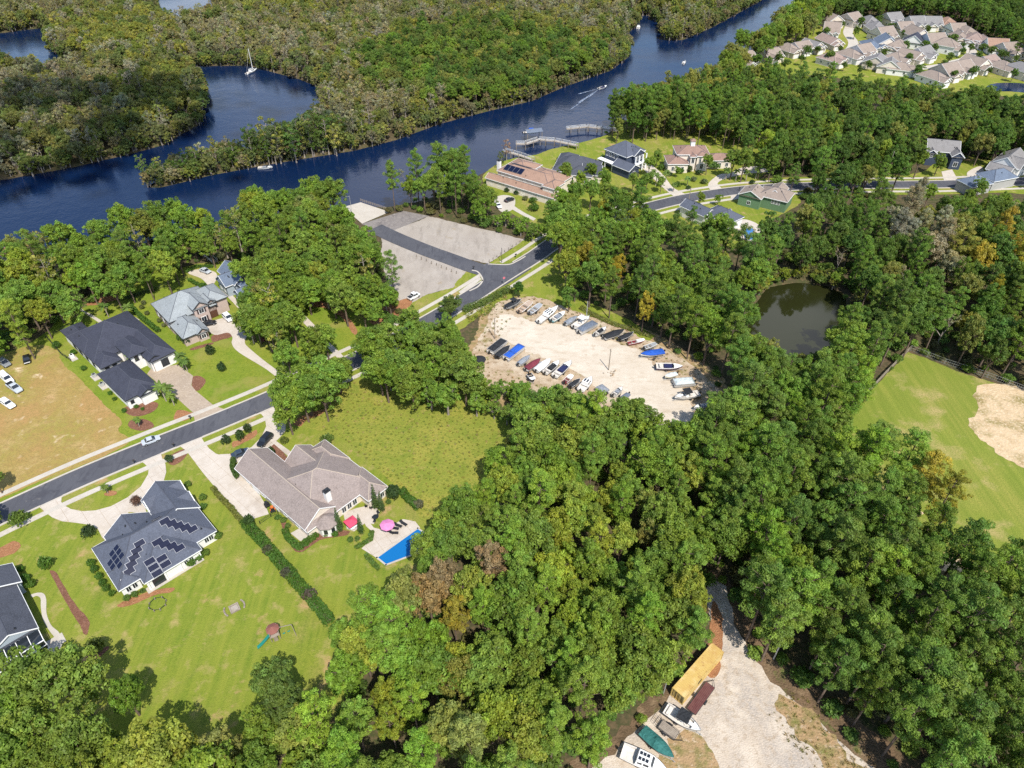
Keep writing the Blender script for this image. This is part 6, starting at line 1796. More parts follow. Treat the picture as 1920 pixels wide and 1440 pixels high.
def gen_oak(seed, h=15.0, rad=4.7, n=150, flat=.85, low=.2):
    r = np.random.default_rng(seed)
    cz = h * (.5 + low * .5) ; rz = h * (1 - low) * .5
    cz = h - rz
    segs = [((0, 0, -.3), (0, 0, h * .35), .34, .26)]
    C, Rd = [], []
    k = 0
    # a few main lobes make an uneven outline
    lobes = [(np.array((math.cos(t) * rad * r.uniform(.3, .55), math.sin(t) * rad * r.uniform(.3, .55), cz + rz * r.uniform(-.35, .35))), r.uniform(.5, .72)) for t in r.uniform(0, 6.28, 6)]
    lobes.append((np.array((0, 0, cz + rz * .25)), .72))
    for lc, ls in lobes:
        segs.append(((0, 0, h * .33), lc * (1, 1, .95), .16, .06))
        m_ = n // len(lobes) + 1
        for _ in range(m_):
            d = r.normal(size=3); d /= np.linalg.norm(d)
            if d[2] < -.45: d[2] *= -.6
            p = lc + d * np.array((rad * ls, rad * ls, rz * ls)) * r.uniform(.75, 1.0)
            p[2] = min(p[2], h)
            C.append(p); Rd.append(r.uniform(.5, 1.02) * rad / 4.7)
            if r.random() < .5: segs.append((lc, p, .05, .02))
    return segs, leaf_cloud(r, np.array(C), Rd, 128 / (rad / 4.7) ** 2, .245 * (rad / 4.7) ** .5, up=.4, squash=flat, aspect=.65, tvar=.3)

def gen_cypress(seed, sparse=1.0):
    r = np.random.default_rng(seed)
    h = 16.0
    segs = [((0, 0, -1.2), (0, 0, 1.5), .55, .3), ((0, 0, 1.5), (r.uniform(-.4, .4), r.uniform(-.4, .4), h * .9), .3, .08)]
    C, Rd = [], []
    for i in range(int(22 * sparse)):
        f = .32 + .68 * (i / (22 * sparse))
        L = 3.3 * (1 - abs(f - .62) * 1.1) * r.uniform(.5, 1.15) + .3
        t = i * 2.4 + r.uniform(-.6, .6)
        b = np.array((0, 0, h * f * .93))
        tip = b + (math.cos(t) * L, math.sin(t) * L, L * r.uniform(.25, .7))
        segs.append((b, tip, .07, .025))
        for _ in range(2):
            e = tip + r.normal(size=3) * .7
            segs.append((b + (tip - b) * .6, e, .035, .015))
        C.append(tip); Rd.append(r.uniform(.75, 1.35))
        if r.random() < .6:
            C.append(b + (tip - b) * .6 + r.normal(size=3) * .5); Rd.append(r.uniform(.6, 1.0))
    return segs, leaf_cloud(r, np.array(C), Rd, 40, .42, up=.3, squash=.7, aspect=.5, tvar=.32)

def gen_bare(seed):
    r = np.random.default_rng(seed)
    h = 14.0
    segs = []
    tips = []
    def grow(p, d, L, rad, depth):
        e = p + d * L
        segs.append((p, e, rad, rad * .65))
        if depth == 0:
            tips.append(e); return
        for _ in range(r.integers(2, 4)):
            nd = d + r.normal(size=3) * .5; nd[2] += .12
            nd /= np.linalg.norm(nd)
            grow(p + d * L * r.uniform(.6, 1), nd, L * r.uniform(.55, .8), rad * .55, depth - 1)
    grow(np.array((0, 0, -.5)), np.array((0, 0, 1.0)), h * .34, .25, 5)
    return segs, leaf_cloud(r, np.array(tips), [.45] * len(tips), 30, .3, up=.2, squash=.8, aspect=.3, tvar=.3, shell=.9, lowcut=-1)

def gen_shrub(seed, flat=.9):
    r = np.random.default_rng(seed)
    C, Rd = [], []
    for _ in range(14):
        d = r.normal(size=3); d /= np.linalg.norm(d); d[2] = abs(d[2])
        C.append(np.array((0, 0, .7)) + d * (.75, .75, .75) * r.uniform(.6, 1)); Rd.append(r.uniform(.4, .6))
    C.append(np.array((0, 0, .8))); Rd.append(.8)
    segs = [((0, 0, -.1), (0, 0, .9), .06, .04)]
    return segs, leaf_cloud(r, np.array(C), Rd, 200, .15, up=.35, squash=.9, aspect=.7, tvar=.2)

def gen_column(seed):
    r = np.random.default_rng(seed)
    C, Rd = [], []
    for i in range(34):
        f = i / 33
        w = .72 * (1 - f) ** .6 * (.75 + .25 * min(1, f * 6))
        t = i * 2.4
        C.append(np.array((math.cos(t) * w * .55, math.sin(t) * w * .55, .2 + f * 5.6))); Rd.append(max(.18, w * .8))
    return [((0, 0, -.1), (0, 0, 5), .09, .03)], leaf_cloud(r, np.array(C), Rd, 300, .14, up=.6, squash=1.3, aspect=.5, tvar=.14)

def gen_palm(seed, h=5.0):
    r = np.random.default_rng(seed)
    segs = [((0, 0, -.1), (r.uniform(-.15, .15), r.uniform(-.15, .15), h), .2, .16)]
    V, T = [], []
    c = np.array((segs[0][1][0], segs[0][1][1], h))
    for i in range(26):
        t = i * 2.4 + r.uniform(-.2, .2)
        el = r.uniform(-.3, 1.1)
        L = r.uniform(1.7, 2.3)
        d = np.array((math.cos(t), math.sin(t), 0)); sd = np.array((-math.sin(t), math.cos(t), 0))
        prev = None
        for k in range(5):
            f = k / 4
            p = c + d * L * f * math.cos(el * (1 - f * .6)) + np.array((0, 0, L * f * math.sin(el) - 1.1 * f * f))
            w = .42 * math.sin(math.pi * min(.98, .12 + f * .85))
            cur = (p - sd * w - np.array((0, 0, w * .35)), p, p + sd * w - np.array((0, 0, w * .35)))
            if prev:
                V += [prev[0], prev[1], cur[1], cur[0], prev[1], prev[2], cur[2], cur[1]]
                tv = r.uniform(.75, 1.25)
                T += [(tv, tv, tv, 1)] * 8
            prev = cur
    V = np.array(V)
    return segs, (V, np.arange(len(V)).reshape(-1, 4), np.array(T))

PROTO = {}
ALLP = bpy.data.collections.new('prototypes')       # never linked to the scene
def make_protos(key, fn, seeds, bark, n=5):
    out = []
    for s_ in seeds:
        segs, (V, Q, T) = fn(s_)
        tv, tq = limbs_mesh(segs, n)
        trunk = np_mesh(key + '_trunk', tv, tq, mats=[M[bark]])
        crown = np_mesh(key + '_crown', V, Q, T, mats=[M['leaf']])
        both = np_mesh(key + '_whole', np.concatenate([tv, V]), np.concatenate([tq, Q + len(tv)]), np.concatenate([np.ones((len(tv), 4)), T]), mats=[M[bark], M['leaf']],
                       midx=np.concatenate([np.zeros(len(tq)), np.ones(len(Q))]))
        out.append((trunk, crown, both))
    PROTO[key] = out

make_protos('bush', lambda s_: gen_oak(s_, 9.5, 3.3, 90, .9, .04), range(31, 36), 'grey_bark')
make_protos('pine', gen_pine, range(1, 12), 'bark')
make_protos('oak', lambda s_: gen_oak(s_, 15.0, 3.9 + (s_ % 5) * .3, 150, .85, .12 + (s_ % 4) * .06), range(21, 31), 'bark')
make_protos('cypress', gen_cypress, range(41, 47), 'grey_bark')
make_protos('thin', lambda s_: gen_cypress(s_, .7), range(51, 55), 'pale_bark')
make_protos('bare', gen_bare, range(61, 64), 'grey_bark', 4)
make_protos('shrub', gen_shrub, range(71, 74), 'bark')
make_protos('column', gen_column, range(81, 83), 'bark')
make_protos('palm', gen_palm, range(91, 94), 'pale_bark')

SPECIES = {'pine': ('pine_tree', 'tree', 20.0), 'oak': ('broadleaf_tree', 'tree', 15.0), 'bush': ('small_leafy_tree', 'tree', 9.5), 'cypress': ('cypress_tree', 'tree', 16.0), 'thin': ('cypress_tree', 'tree', 16.0), 'bare': ('bare_tree', 'tree', 14.0), 'shrub': ('shrub', 'shrub', 1.9),
           'column': ('columnar_cypress', 'tree', 5.8), 'palm': ('palm_tree', 'palm', 5.0)}

def vary(c, r, a=.16):
    k = r.uniform(1 - a, 1 + a)
    return [max(0.004, c[0] * k * r.uniform(.9, 1.1)), max(0.004, c[1] * k), max(0.004, c[2] * k * r.uniform(.8, 1.2))]

def plant(kind, xy, h, col, label, group=None, wide=1.0, seed=None, z=0.0):
    r = random.Random(seed if seed is not None else hash((round(xy[0], 2), round(xy[1], 2))))
    name, cat, h0 = SPECIES[kind]
    tr, cr, _ = r.choice(PROTO[kind])
    root = empty(name, (xy[0], xy[1], z), r.uniform(0, 6.28))
    s_ = h / h0
    root.scale = (s_ * wide, s_ * wide, s_)
    tag(root, label, cat, group)
    link_mesh('trunk', tr, None, root)
    c = link_mesh('crown', cr, None, root)
    c['tcol'] = col
    return root

def poisson(poly, spacing, seed, jitter=True):
    P = np.array(poly)
    r = np.random.default_rng(seed)
    x0, y0 = P.min(0); x1, y1 = P.max(0)
    n = int((x1 - x0) * (y1 - y0) / (spacing ** 2) * 6)
    X = r.uniform(x0, x1, n); Y = r.uniform(y0, y1, n)
    k = inside(poly, X, Y)
    X, Y = X[k], Y[k]
    cell = spacing / 1.4142
    grid = {}
    out = []
    s2 = spacing * spacing
    for x, y in zip(X, Y):
        i, j = int(x // cell), int(y // cell)
        ok = True
        for a in range(i - 2, i + 3):
            for b in range(j - 2, j + 3):
                q = grid.get((a, b))
                if q and (q[0] - x) ** 2 + (q[1] - y) ** 2 < s2:
                    ok = False; break
            if not ok: break
        if ok:
            grid[(i, j)] = (x, y); out.append((x, y))
    return np.array(out)

ROAD_CLEAR = 4.6
def clear_mask(P, margin_water=0.5, exc=True, soft=False):
    X, Y = P[:, 0], P[:, 1]
    k = np.ones(len(P), bool)
    if exc:
        for e in EXC + (SOFT if soft else []):
            k &= ~inside(e, X, Y)
    k &= dist_line(ROAD, X, Y) > ROAD_CLEAR
    k &= dist_line(SIDELINE, X, Y) > 4.2
    for w in WATERS:
        k &= ~inside(w, X, Y)
    return k

def in_frame(P, z, m=60):
    v = np.stack([P[:, 0], P[:, 1], np.full(len(P), z - ALT)], 1)
    dep = v[:, 1] * CP - v[:, 2] * SP
    upv = v[:, 1] * SP + v[:, 2] * CP
    px = 960 + FPX * v[:, 0] / dep; py = 720 - FPX * upv / dep
    return (px > -m) & (px < 1920 + m) & (py > -m) & (py < 1440 + m + 40), px, py

GREEN = (0.172, 0.255, 0.034); PINE = (0.142, 0.222, 0.034); DEEP = (0.105, 0.172, 0.028); LIME = (0.25, 0.3, 0.038); GOLD = (0.34, 0.28, 0.034); RUST = (0.31, 0.22, 0.1); TAN = (0.31, 0.28, 0.15)
OLIVE = (0.235, 0.245, 0.052); GREYB = (0.28, 0.262, 0.165); BRIGHT = (0.192, 0.295, 0.038)
FARPTS = []                                         # trees too many to stand alone go to the woods masses

def mix_pick(r, mix):
    t = r.random() * sum(m_[0] for m_ in mix)
    for m_ in mix:
        t -= m_[0]
        if t <= 0: return m_
    return mix[-1]

def forest(px, zc, spacing, mix, label, group, seed, z_ground=0.0, hvar=.2, alone=True, tints=()):
    """px: outline of the canopy in the photo (at height zc). mix: (weight, species, height, colour, wide)"""
    poly = GP(px, zc)
    P = poisson(poly, spacing * DENS, seed)
    P = P[clear_mask(P)]
    FORESTS.append(poly)
    ok, PX, PY = in_frame(P, zc)
    r = random.Random(seed)
    n = 0
    for (x, y), vis, a, b in zip(P, ok, PX, PY):
        w, sp_, h, col, wide = mix_pick(r, mix)
        for (tx, ty, rad, tc) in tints:
            if r.random() < .6 and (a - tx) ** 2 + (b - ty) ** 2 < (rad * r.uniform(.75, 1.15)) ** 2:
                col = tc
        h *= r.uniform(1 - hvar, 1 + hvar)
        c = vary(col, r)
        if alone and vis:
            plant(sp_, (x, y), h, c, label % SPECIES[sp_][0].replace('_', ' '), group % SPECIES[sp_][0].replace('_', ' '), wide * SLIM * r.uniform(.88, 1.14), r.random())
        else:
            FARPTS.append((x, y, z_ground, sp_, h, wide * SLIM * r.uniform(.88, 1.14), c))
        n += 1
    return n

NT = {}
DENS, SLIM = 0.73, 0.84
FORESTS = []
A1 = [(618, 1165), (655, 1112), (735, 1092), (800, 1040), (832, 970), (862, 930), (910, 885), (938, 812), (985, 755), (1060, 738), (1120, 768), (1195, 765), (1240, 795), (1325, 785), (1350, 900), (1378, 1050), (1340, 1105), (1318, 1185), (1280, 1235), (1240, 1290), (1215, 1325), (1160, 1385), (1110, 1425), (1050, 1520), (560, 1520), (565, 1345), (615, 1290), (606, 1215)]
NT['A1'] = forest(A1, 14, 5.75, [(4, 'oak', 15, GREEN, 1.0), (4, 'pine', 18, BRIGHT, 1.0), (1.2, 'oak', 14, LIME, .95), (.5, 'oak', 14, OLIVE, .9)], '%s in the wood between the pool and the gravel track', '%ss of the central wood', 101,
    tints=[(760, 1090, 70, OLIVE), (840, 1110, 60, RUST), (940, 1075, 45, RUST), (950, 1150, 60, RUST), (800, 1160, 60, GOLD), (820, 1230, 55, OLIVE), (680, 1310, 60, LIME), (1090, 960, 60, LIME), (850, 1330, 60, OLIVE)])
A2 = [(1345, 795), (1350, 735), (1320, 690), (1262, 648), (1200, 612), (1180, 575), (1240, 560), (1330, 590), (1390, 625), (1420, 665), (1500, 700), (1580, 690), (1612, 620), (1650, 600), (1700, 650), (1640, 720), (1588, 775), (1590, 812), (1670, 818), (1750, 865), (1778, 930), (1815, 1010), (1875, 965), (1920, 985), (1990, 980), (1990, 1560), (1780, 1560), (1640, 1420), (1540, 1340), (1465, 1275), (1425, 1210), (1395, 1110), (1385, 1060), (1360, 900)]
NT['A2'] = forest(A2, 15, 5.6, [(7, 'pine', 20, PINE, 1.0), (2, 'pine', 19, BRIGHT, 1.0), (1.2, 'oak', 15, GREEN, .95)], '%s in the stand between the gravel track and the mown field', '%ss of the eastern stand', 102,
    tints=[(1770, 890, 45, GOLD), (1740, 890, 30, LIME)])
A3 = [(1045, 420), (1058, 372), (1110, 345), (1165, 332), (1200, 352), (1214, 395), (1280, 425), (1330, 405), (1385, 440), (1400, 475), (1440, 505), (1432, 540), (1400, 600), (1330, 590), (1240, 560), (1180, 575), (1130, 575), (1075, 545), (1050, 500)]
NT['A3'] = forest(A3, 13, 6.6, [(4, 'pine', 18, PINE, 1.0), (4, 'oak', 15, GREEN, .95), (1, 'oak', 14, LIME, .9), (.4, 'oak', 13, GOLD, .8)], '%s in the wood between the street and the dark pond', '%ss of the pond wood', 103)
A4 = [(1405, 470), (1432, 405), (1500, 395), (1560, 352), (1620, 362), (1720, 372), (1830, 380), (1960, 385), (1990, 400), (1990, 760), (1900, 715), (1800, 678), (1720, 645), (1650, 600), (1610, 560), (1560, 520), (1450, 505)]
NT['A4'] = forest(A4, 13, 6.6, [(4, 'oak', 15, DEEP, 1.0), (4, 'pine', 18, PINE, 1.0), (1, 'oak', 14, OLIVE, .9), (.7, 'bare', 13, TAN, 1.1)], '%s in the eastern wood above the fenced field', '%ss of the upper eastern wood', 104, alone=False,
    tints=[(1720, 400, 60, GREYB), (1790, 430, 55, TAN), (1840, 450, 60, OLIVE), (1690, 380, 40, GREYB), (1900, 480, 50, GOLD)])
B2 = [(-40, 470), (0, 455), (110, 445), (190, 430), (300, 385), (380, 375), (480, 352), (560, 345), (610, 348), (640, 395), (700, 445), (745, 520), (752, 560), (690, 592), (640, 562), (585, 548), (560, 590), (520, 630), (480, 625), (455, 590), (440, 545), (432, 480), (395, 470), (330, 490), (265, 515), (170, 548), (95, 580), (55, 615), (0, 640), (-40, 650)]
NT['B2'] = forest(B2, 10, 7.0, [(6, 'oak', 15, GREEN, 1.05), (1.5, 'pine', 17, PINE, .95), (1.2, 'oak', 14, LIME, .95), (.8, 'thin', 15, OLIVE, 1), (2, 'bush', 10, GREEN, 1.1)], '%s in the bank-side wood between the river and the houses', '%ss of the bank-side wood', 105,
    tints=[(60, 450, 60, OLIVE), (230, 420, 40, OLIVE), (560, 360, 40, OLIVE), (40, 560, 70, LIME)])
B4 = [(862, 748), (900, 725), (950, 712), (985, 742), (990, 770), (945, 775), (905, 772)]
NT['B4'] = forest(B4, 4, 5, [(3, 'bush', 7, GREEN, 1.1), (2, 'oak', 9, GREEN, 1)], '%s in the scrub below the boat yard', '%ss of the yard scrub', 116)
B3 = [(690, 650), (712, 590), (735, 572), (765, 600), (800, 630), (860, 605), (905, 608), (918, 630), (890, 672), (868, 730), (800, 735), (725, 712), (702, 680)]
NT['B3'] = forest(B3, 9, 5.6, [(6, 'oak', 13, GREEN, 1.05), (2, 'oak', 12, LIME, 1), (5, 'bush', 9, GREEN, 1.1), (2, 'bush', 6, LIME, 1.2)], '%s in the clump between the street and the boat yard', '%ss of the street clump', 106)
B5 = [(706, 350), (760, 335), (820, 290), (860, 275), (888, 335), (918, 362), (915, 398), (880, 408), (800, 395), (725, 388)]
NT['B5'] = forest(B5, 11, 6.6, [(5, 'oak', 14, GREEN, 1.0), (3, 'pine', 19, PINE, .9)], '%s in the riverside clump beside the boat ramp', '%ss beside the boat ramp', 107)
B6 = [(930, 402), (965, 408), (1020, 425), (1030, 438), (980, 438), (935, 420)]
NT['B6'] = forest(B6, 4, 4.2, [(5, 'bush', 6.0, GREEN, 1.1)], '%s in the low thicket above the gravel lot', '%ss of the low thicket', 108)
B1 = [(518, 690), (540, 640), (590, 625), (632, 650), (632, 715), (600, 755), (535, 765)]
NT['B1'] = forest(B1, 9, 6.5, [(5, 'oak', 14, GREEN, 1.1), (3, 'bush', 9, GREEN, 1.1)], '%s in the oak clump over the street', '%ss of the roadside oak clump', 109)
F1 = [(-40, 1270), (30, 1240), (110, 1245), (190, 1250), (235, 1290), (270, 1330), (330, 1370), (420, 1345), (500, 1330), (560, 1345), (560, 1520), (-40, 1520)]
NT['F1'] = forest(F1, 13, 6.4, [(5, 'oak', 15, GREEN, 1.05), (2, 'oak', 15, LIME, 1), (1, 'oak', 14, OLIVE, 1)], '%s in the wood behind the lower lawn', '%ss of the wood behind the lower lawn', 110, tints=[(60, 1300, 50, OLIVE), (190, 1420, 60, LIME)])
F2 = [(500, 1240), (540, 1235), (590, 1270), (590, 1310), (500, 1320), (480, 1290)]
NT['F2'] = forest(F2, 10, 7, [(3, 'oak', 14, (0.12, .18, .035), 1.05)], '%s at the lawn corner beside the play set', '%ss at the lawn corner', 111)
E1 = [(1060, 500), (1075, 545), (1130, 575), (1200, 612), (1262, 648), (1200, 640), (1110, 590)]
for i, (px, py, h_, w_) in enumerate([(548, 772, 13, 1.1), (585, 778, 16, 1.15), (618, 755, 15, 1.1), (640, 738, 12, 1.0), (548, 708, 12, 1.0), (590, 690, 14, 1.1), (618, 678, 12, .9), (510, 660, 14, 1.05), (540, 650, 14, 1.0), (480, 640, 13, 1.0),
                                      (705, 706, 15, 1.05), (735, 690, 15, 1.05), (768, 676, 13, 1.0), (800, 662, 11, 1.0), (718, 742, 14, 1.05), (755, 745, 15, 1.1), (795, 740, 14, 1.1), (835, 735, 13, 1.05), (868, 715, 11, 1.0), (735, 600, 12, .9), (712, 625, 12, .9)]):
    SPECIES['oak'] = ('roadside_tree', 'tree', 15.0)
    plant('oak', G(px, py), h_, vary(GREEN, random.Random(i + 50)), 'broadleaf tree of the roadside clumps', 'roadside clump trees', w_, i + 400)
SPECIES['oak'] = ('broadleaf_tree', 'tree', 15.0)
def crown_tops(items, label, group, kinds=('oak', 'pine')):
    """trees whose tops show at the given photo pixels: (x, y, height)"""
    rz_ = random.Random(len(items))
    for i, (px, py, h_) in enumerate(items):
        base = G(px, py, h_ * .95)
        if clear_mask(np.array([base]))[0]:
            k_ = kinds[i % len(kinds)]
            plant(k_, base, h_, vary(GREEN if k_ == 'oak' else PINE, rz_), label, group, .9 if k_ == 'oak' else .95, rz_.random())
crown_tops([(985, 750, 13), (1010, 737, 14), (1035, 730, 15), (1060, 730, 16), (1085, 744, 15), (1110, 760, 15), (1140, 772, 15), (1165, 754, 17), (1190, 750, 17), (1215, 767, 16), (1240, 787, 16), (1265, 792, 15), (1290, 797, 16), (1318, 806, 16), (1352, 768, 17), (1355, 735, 18), (1330, 705, 17), (1150, 800, 16), (1100, 790, 15), (1050, 770, 14), (1270, 825, 16), (1230, 820, 16)], 'tree in the front row below the boat yard', 'front-row trees below the boat yard')
crown_tops([(1398, 622, 17), (1430, 642, 18), (1460, 655, 17), (1490, 668, 18), (1520, 672, 17), (1550, 662, 18), (1578, 640, 18), (1592, 605, 17), (1603, 572, 17), (1600, 540, 16), (1565, 650, 16), (1590, 625, 16), (1390, 600, 12)], 'tree leaning over the rim of the dark pond', 'trees round the dark pond', ('pine', 'oak', 'pine'))
SPECIES['oak'] = ('roadside_tree', 'tree', 15.0)
crown_tops([(456, 478, 15), (480, 466, 16), (512, 468, 16), (545, 478, 16), (475, 520, 14), (505, 528, 15), (540, 532, 15), (470, 572, 14), (512, 592, 15), (490, 550, 14), (530, 565, 15), (460, 545, 12)], 'broadleaf tree in front of the half-hidden house', 'trees in front of the half-hidden house', ('oak',))
crown_tops([(1740, 296, 12), (1768, 288, 10), (1845, 334, 9), (1832, 352, 10), (1800, 368, 11), (1862, 366, 11), (1890, 362, 10), (1780, 378, 12), (1905, 378, 12), (1825, 372, 9), (1750, 345, 10), (1725, 352, 11), (1850, 300, 10), (1735, 275, 14)], 'leafy tree standing round the upper-road houses', 'trees round the upper-road houses', ('oak',))
crown_tops([(1050, 352, 12), (1080, 342, 13), (1110, 337, 13), (1140, 342, 12), (1170, 347, 12), (1195, 357, 11), (1040, 377, 12), (1215, 325, 8), (1242, 332, 7), (1330, 290, 9), (1352, 286, 11), (1380, 282, 13), (1402, 277, 15), (1425, 292, 15), (1180, 275, 12), (1210, 268, 14), (1160, 262, 14), (1075, 365, 12), (1100, 360, 12), (1025, 395, 9), (1270, 312, 5), (1440, 318, 14)], 'leafy tree standing among the river houses', 'leafy trees among the river houses', ('oak',))
SPECIES['oak'] = ('broadleaf_tree', 'tree', 15.0)
for i, (px, py, h_) in enumerate([(470, 556, 14), (498, 562, 15), (528, 566, 15), (555, 550, 14), (512, 545, 13), (803, 1078, 13), (836, 1045, 14), (822, 1110, 13)]):
    plant('oak', G(px, py), h_, vary(GREEN, random.Random(i)), 'broadleaf tree screening a garden', 'screening garden trees', .9, i)
# growth round the dark pond
rq = random.Random(12)
Pp = np.array(POND)
for i in range(0, len(Pp)):
    c_ = Pp.mean(0)
    for _ in range(2):
        pnt = Pp[i] + (Pp[i] - c_) / np.linalg.norm(Pp[i] - c_) * rq.uniform(.2, 4.5) + np.array((rq.uniform(-2, 2), rq.uniform(-2, 2)))
        FARPTS.append((pnt[0], pnt[1], -.2, 'bush', rq.uniform(2.5, 6.5), rq.uniform(.9, 1.2), vary(rq.choice([GREEN, LIME, OLIVE, DEEP]), rq)))
# far woods
D1 = [(1135, 215), (1160, 182), (1300, 152), (1400, 140), (1500, 146), (1600, 158), (1700, 172), (1800, 180), (1990, 190), (1990, 330), (1940, 290), (1860, 275), (1800, 262), (1720, 268), (1700, 325), (1560, 335), (1500, 325), (1440, 290), (1390, 245), (1250, 222), (1160, 230)]
NT['D1'] = forest(D1, 10, 6.6, [(5, 'oak', 15, DEEP, 1), (3, 'pine', 17, PINE, 1), (1, 'oak', 14, OLIVE, .95), (.6, 'oak', 14, LIME, .9)], '', '', 112, alone=False, tints=[(1300, 165, 40, OLIVE), (1230, 170, 35, OLIVE)])
D2 = [(1290, 145), (1325, 95), (1345, 60), (1400, 40), (1470, 5), (1550, -40), (1600, -60), (1560, 25), (1530, 45), (1470, 80), (1405, 105), (1385, 135), (1330, 155)]
NT['D2'] = forest(D2, 9, 6.6, [(4, 'oak', 14, GREEN, 1), (3, 'oak', 14, OLIVE, 1), (1, 'oak', 14, LIME, 1)], '', '', 113, alone=False)
D3 = [(1540, 20), (1620, 22), (1700, 22), (1800, 40), (1870, 70), (1930, 95), (2050, 110), (2050, -70), (1600, -70)]
NT['D3'] = forest(D3, 9, 6.8, [(4, 'oak', 15, DEEP, 1), (3, 'pine', 17, PINE, 1)], '', '', 114, alone=False)
# right field margin woods beyond the fence are part of A4; trees over the river houses' lawns
rp = random.Random(31)
for i in range(44):
    px = 1140 + i * 6.6 + rp.uniform(-8, 8); py = 246 + rp.uniform(-12, 14) + max(0, px - 1330) * .16
    pt = G(px, py)
    if clear_mask(np.array([pt]))[0]:
        plant('pine', pt, rp.uniform(17, 23), vary(PINE, rp), 'tall bare-trunked pine on the lawns behind the river houses', 'pines on the river-house lawns', .8, i)

# swamp forest across the river
SW = [(-420, 410), (-200, 368), (0, 334), (133, 311), (233, 288), (310, 268), (373, 231), (380, 160), (470, 121), (567, 147), (612, 190), (570, 235), (420, 283), (300, 327), (284, 345), (400, 324), (560, 295), (670, 277), (827, 227), (990, 187), (1140, 131), (1177, 104), (1170, 68), (1244, 73), (1279, 73), (1392, 18), (1440, -20), (1520, -70), (-700, -70)]
P = poisson(GP(SW), 4.0, 201)
P = P[clear_mask(P, exc=False)]
k, PX, PY = in_frame(P, 8, 120)
P, PX, PY = P[k], PX[k], PY[k]
r = random.Random(77)
def fbm(x, y):
    return (math.sin(x * .021 + 1.3) * math.cos(y * .026 + .4) + .6 * math.sin(x * .05 + y * .037 + 2) + .4 * math.sin(x * .11 - y * .09)) / 2
SWP = []
for (x, y), a, b in zip(P, PX, PY):
    f = fbm(x, y) + r.uniform(-.28, .28)
    dens_green = ((a - 900) / 230) ** 2 + ((b - 110) / 75) ** 2 < r.uniform(.6, 1.2)
    shore = dist_line(RIVER, np.array([x]), np.array([y]), True)[0]
    if dens_green:
        sp_, h, col = r.choice([('oak', 15, DEEP), ('oak', 15, GREEN), ('pine', 16, DEEP), ('bush', 13, OLIVE), ('oak', 14, (.17, .2, .04))])
    elif shore < 8:
        sp_, h, col = r.choice([('bush', 10, OLIVE), ('bush', 9, (.14, .19, .05)), ('thin', 14, GREYB), ('bush', 11, (.17, .185, .06)), ('bush', 8, (.12, .17, .04)), ('thin', 14, OLIVE), ('bare', 13, TAN)])
    elif f > .38:
        sp_, h, col = r.choice([('bush', 13, (.27, .26, .045)), ('cypress', 15, (.26, .25, .05)), ('bush', 14, OLIVE), ('oak', 14, (.23, .25, .045)), ('oak', 14, (.17, .2, .04))])
    elif f > -.15:
        sp_, h, col = r.choice([('bush', 13, OLIVE), ('cypress', 15, (.22, .195, .075)), ('bush', 13, (.23, .22, .065)), ('oak', 14, (.18, .2, .05)), ('bush', 12, (.16, .2, .05)), ('cypress', 14, GREYB), ('bush', 13, (.14, .18, .045))])
    else:
        sp_, h, col = r.choice([('cypress', 14, TAN), ('bush', 12, (.26, .23, .12)), ('cypress', 14, (.28, .25, .14)), ('bush', 12, OLIVE), ('bare', 13, TAN), ('cypress', 14, (.24, .22, .09)), ('bush', 12, (.18, .2, .06))])
    SWP.append((x, y, -.4 if shore < 4 else 0, sp_, h * r.uniform(.7, 1.0), r.uniform(.8, 1.05), vary(col, r)))
# overhanging growth along the far bank and the creeks
for ln in [GP(RIVER_PX[0:45])] + CREEKS:
    for a_, b_ in zip(ln[:-1], ln[1:]):
        a_, b_ = np.array(a_), np.array(b_)
        L_ = np.linalg.norm(b_ - a_)
        if L_ > 400: continue
        for i in range(int(L_ / 1.9)):
            t_ = r.random()
            pnt = a_ + (b_ - a_) * t_ + np.array((r.uniform(-1.8, 1.8), r.uniform(-1.6, 2.2)))
            if not in_frame(np.array([pnt]), 4, 80)[0][0]: continue
            SWP.append((pnt[0], pnt[1], -.9, 'bush', r.uniform(3.5, 9.5), r.uniform(.8, 1.25), vary(r.choice([OLIVE, (.15, .19, .05), (.2, .2, .07), (.24, .21, .1), (.13, .16, .04)]), r)))
# cypress strip standing in the water
for (a, b) in zip(np.linspace(296, 640, 72), np.linspace(340, 281, 72)):
    x, y = G(a + r.uniform(-8, 8), b + r.uniform(-16, 6))
    plant(r.choice(['cypress', 'thin', 'cypress']), (x, y), r.uniform(6.5, 11) * (1 if a < 470 else 1.6), vary(r.choice([OLIVE, (.1, .14, .04), DEEP]), r), 'cypress tree standing in the water on the strip between bay and river', 'cypress strip between bay and river', r.uniform(.8, 1.1), r.random(), -.9)

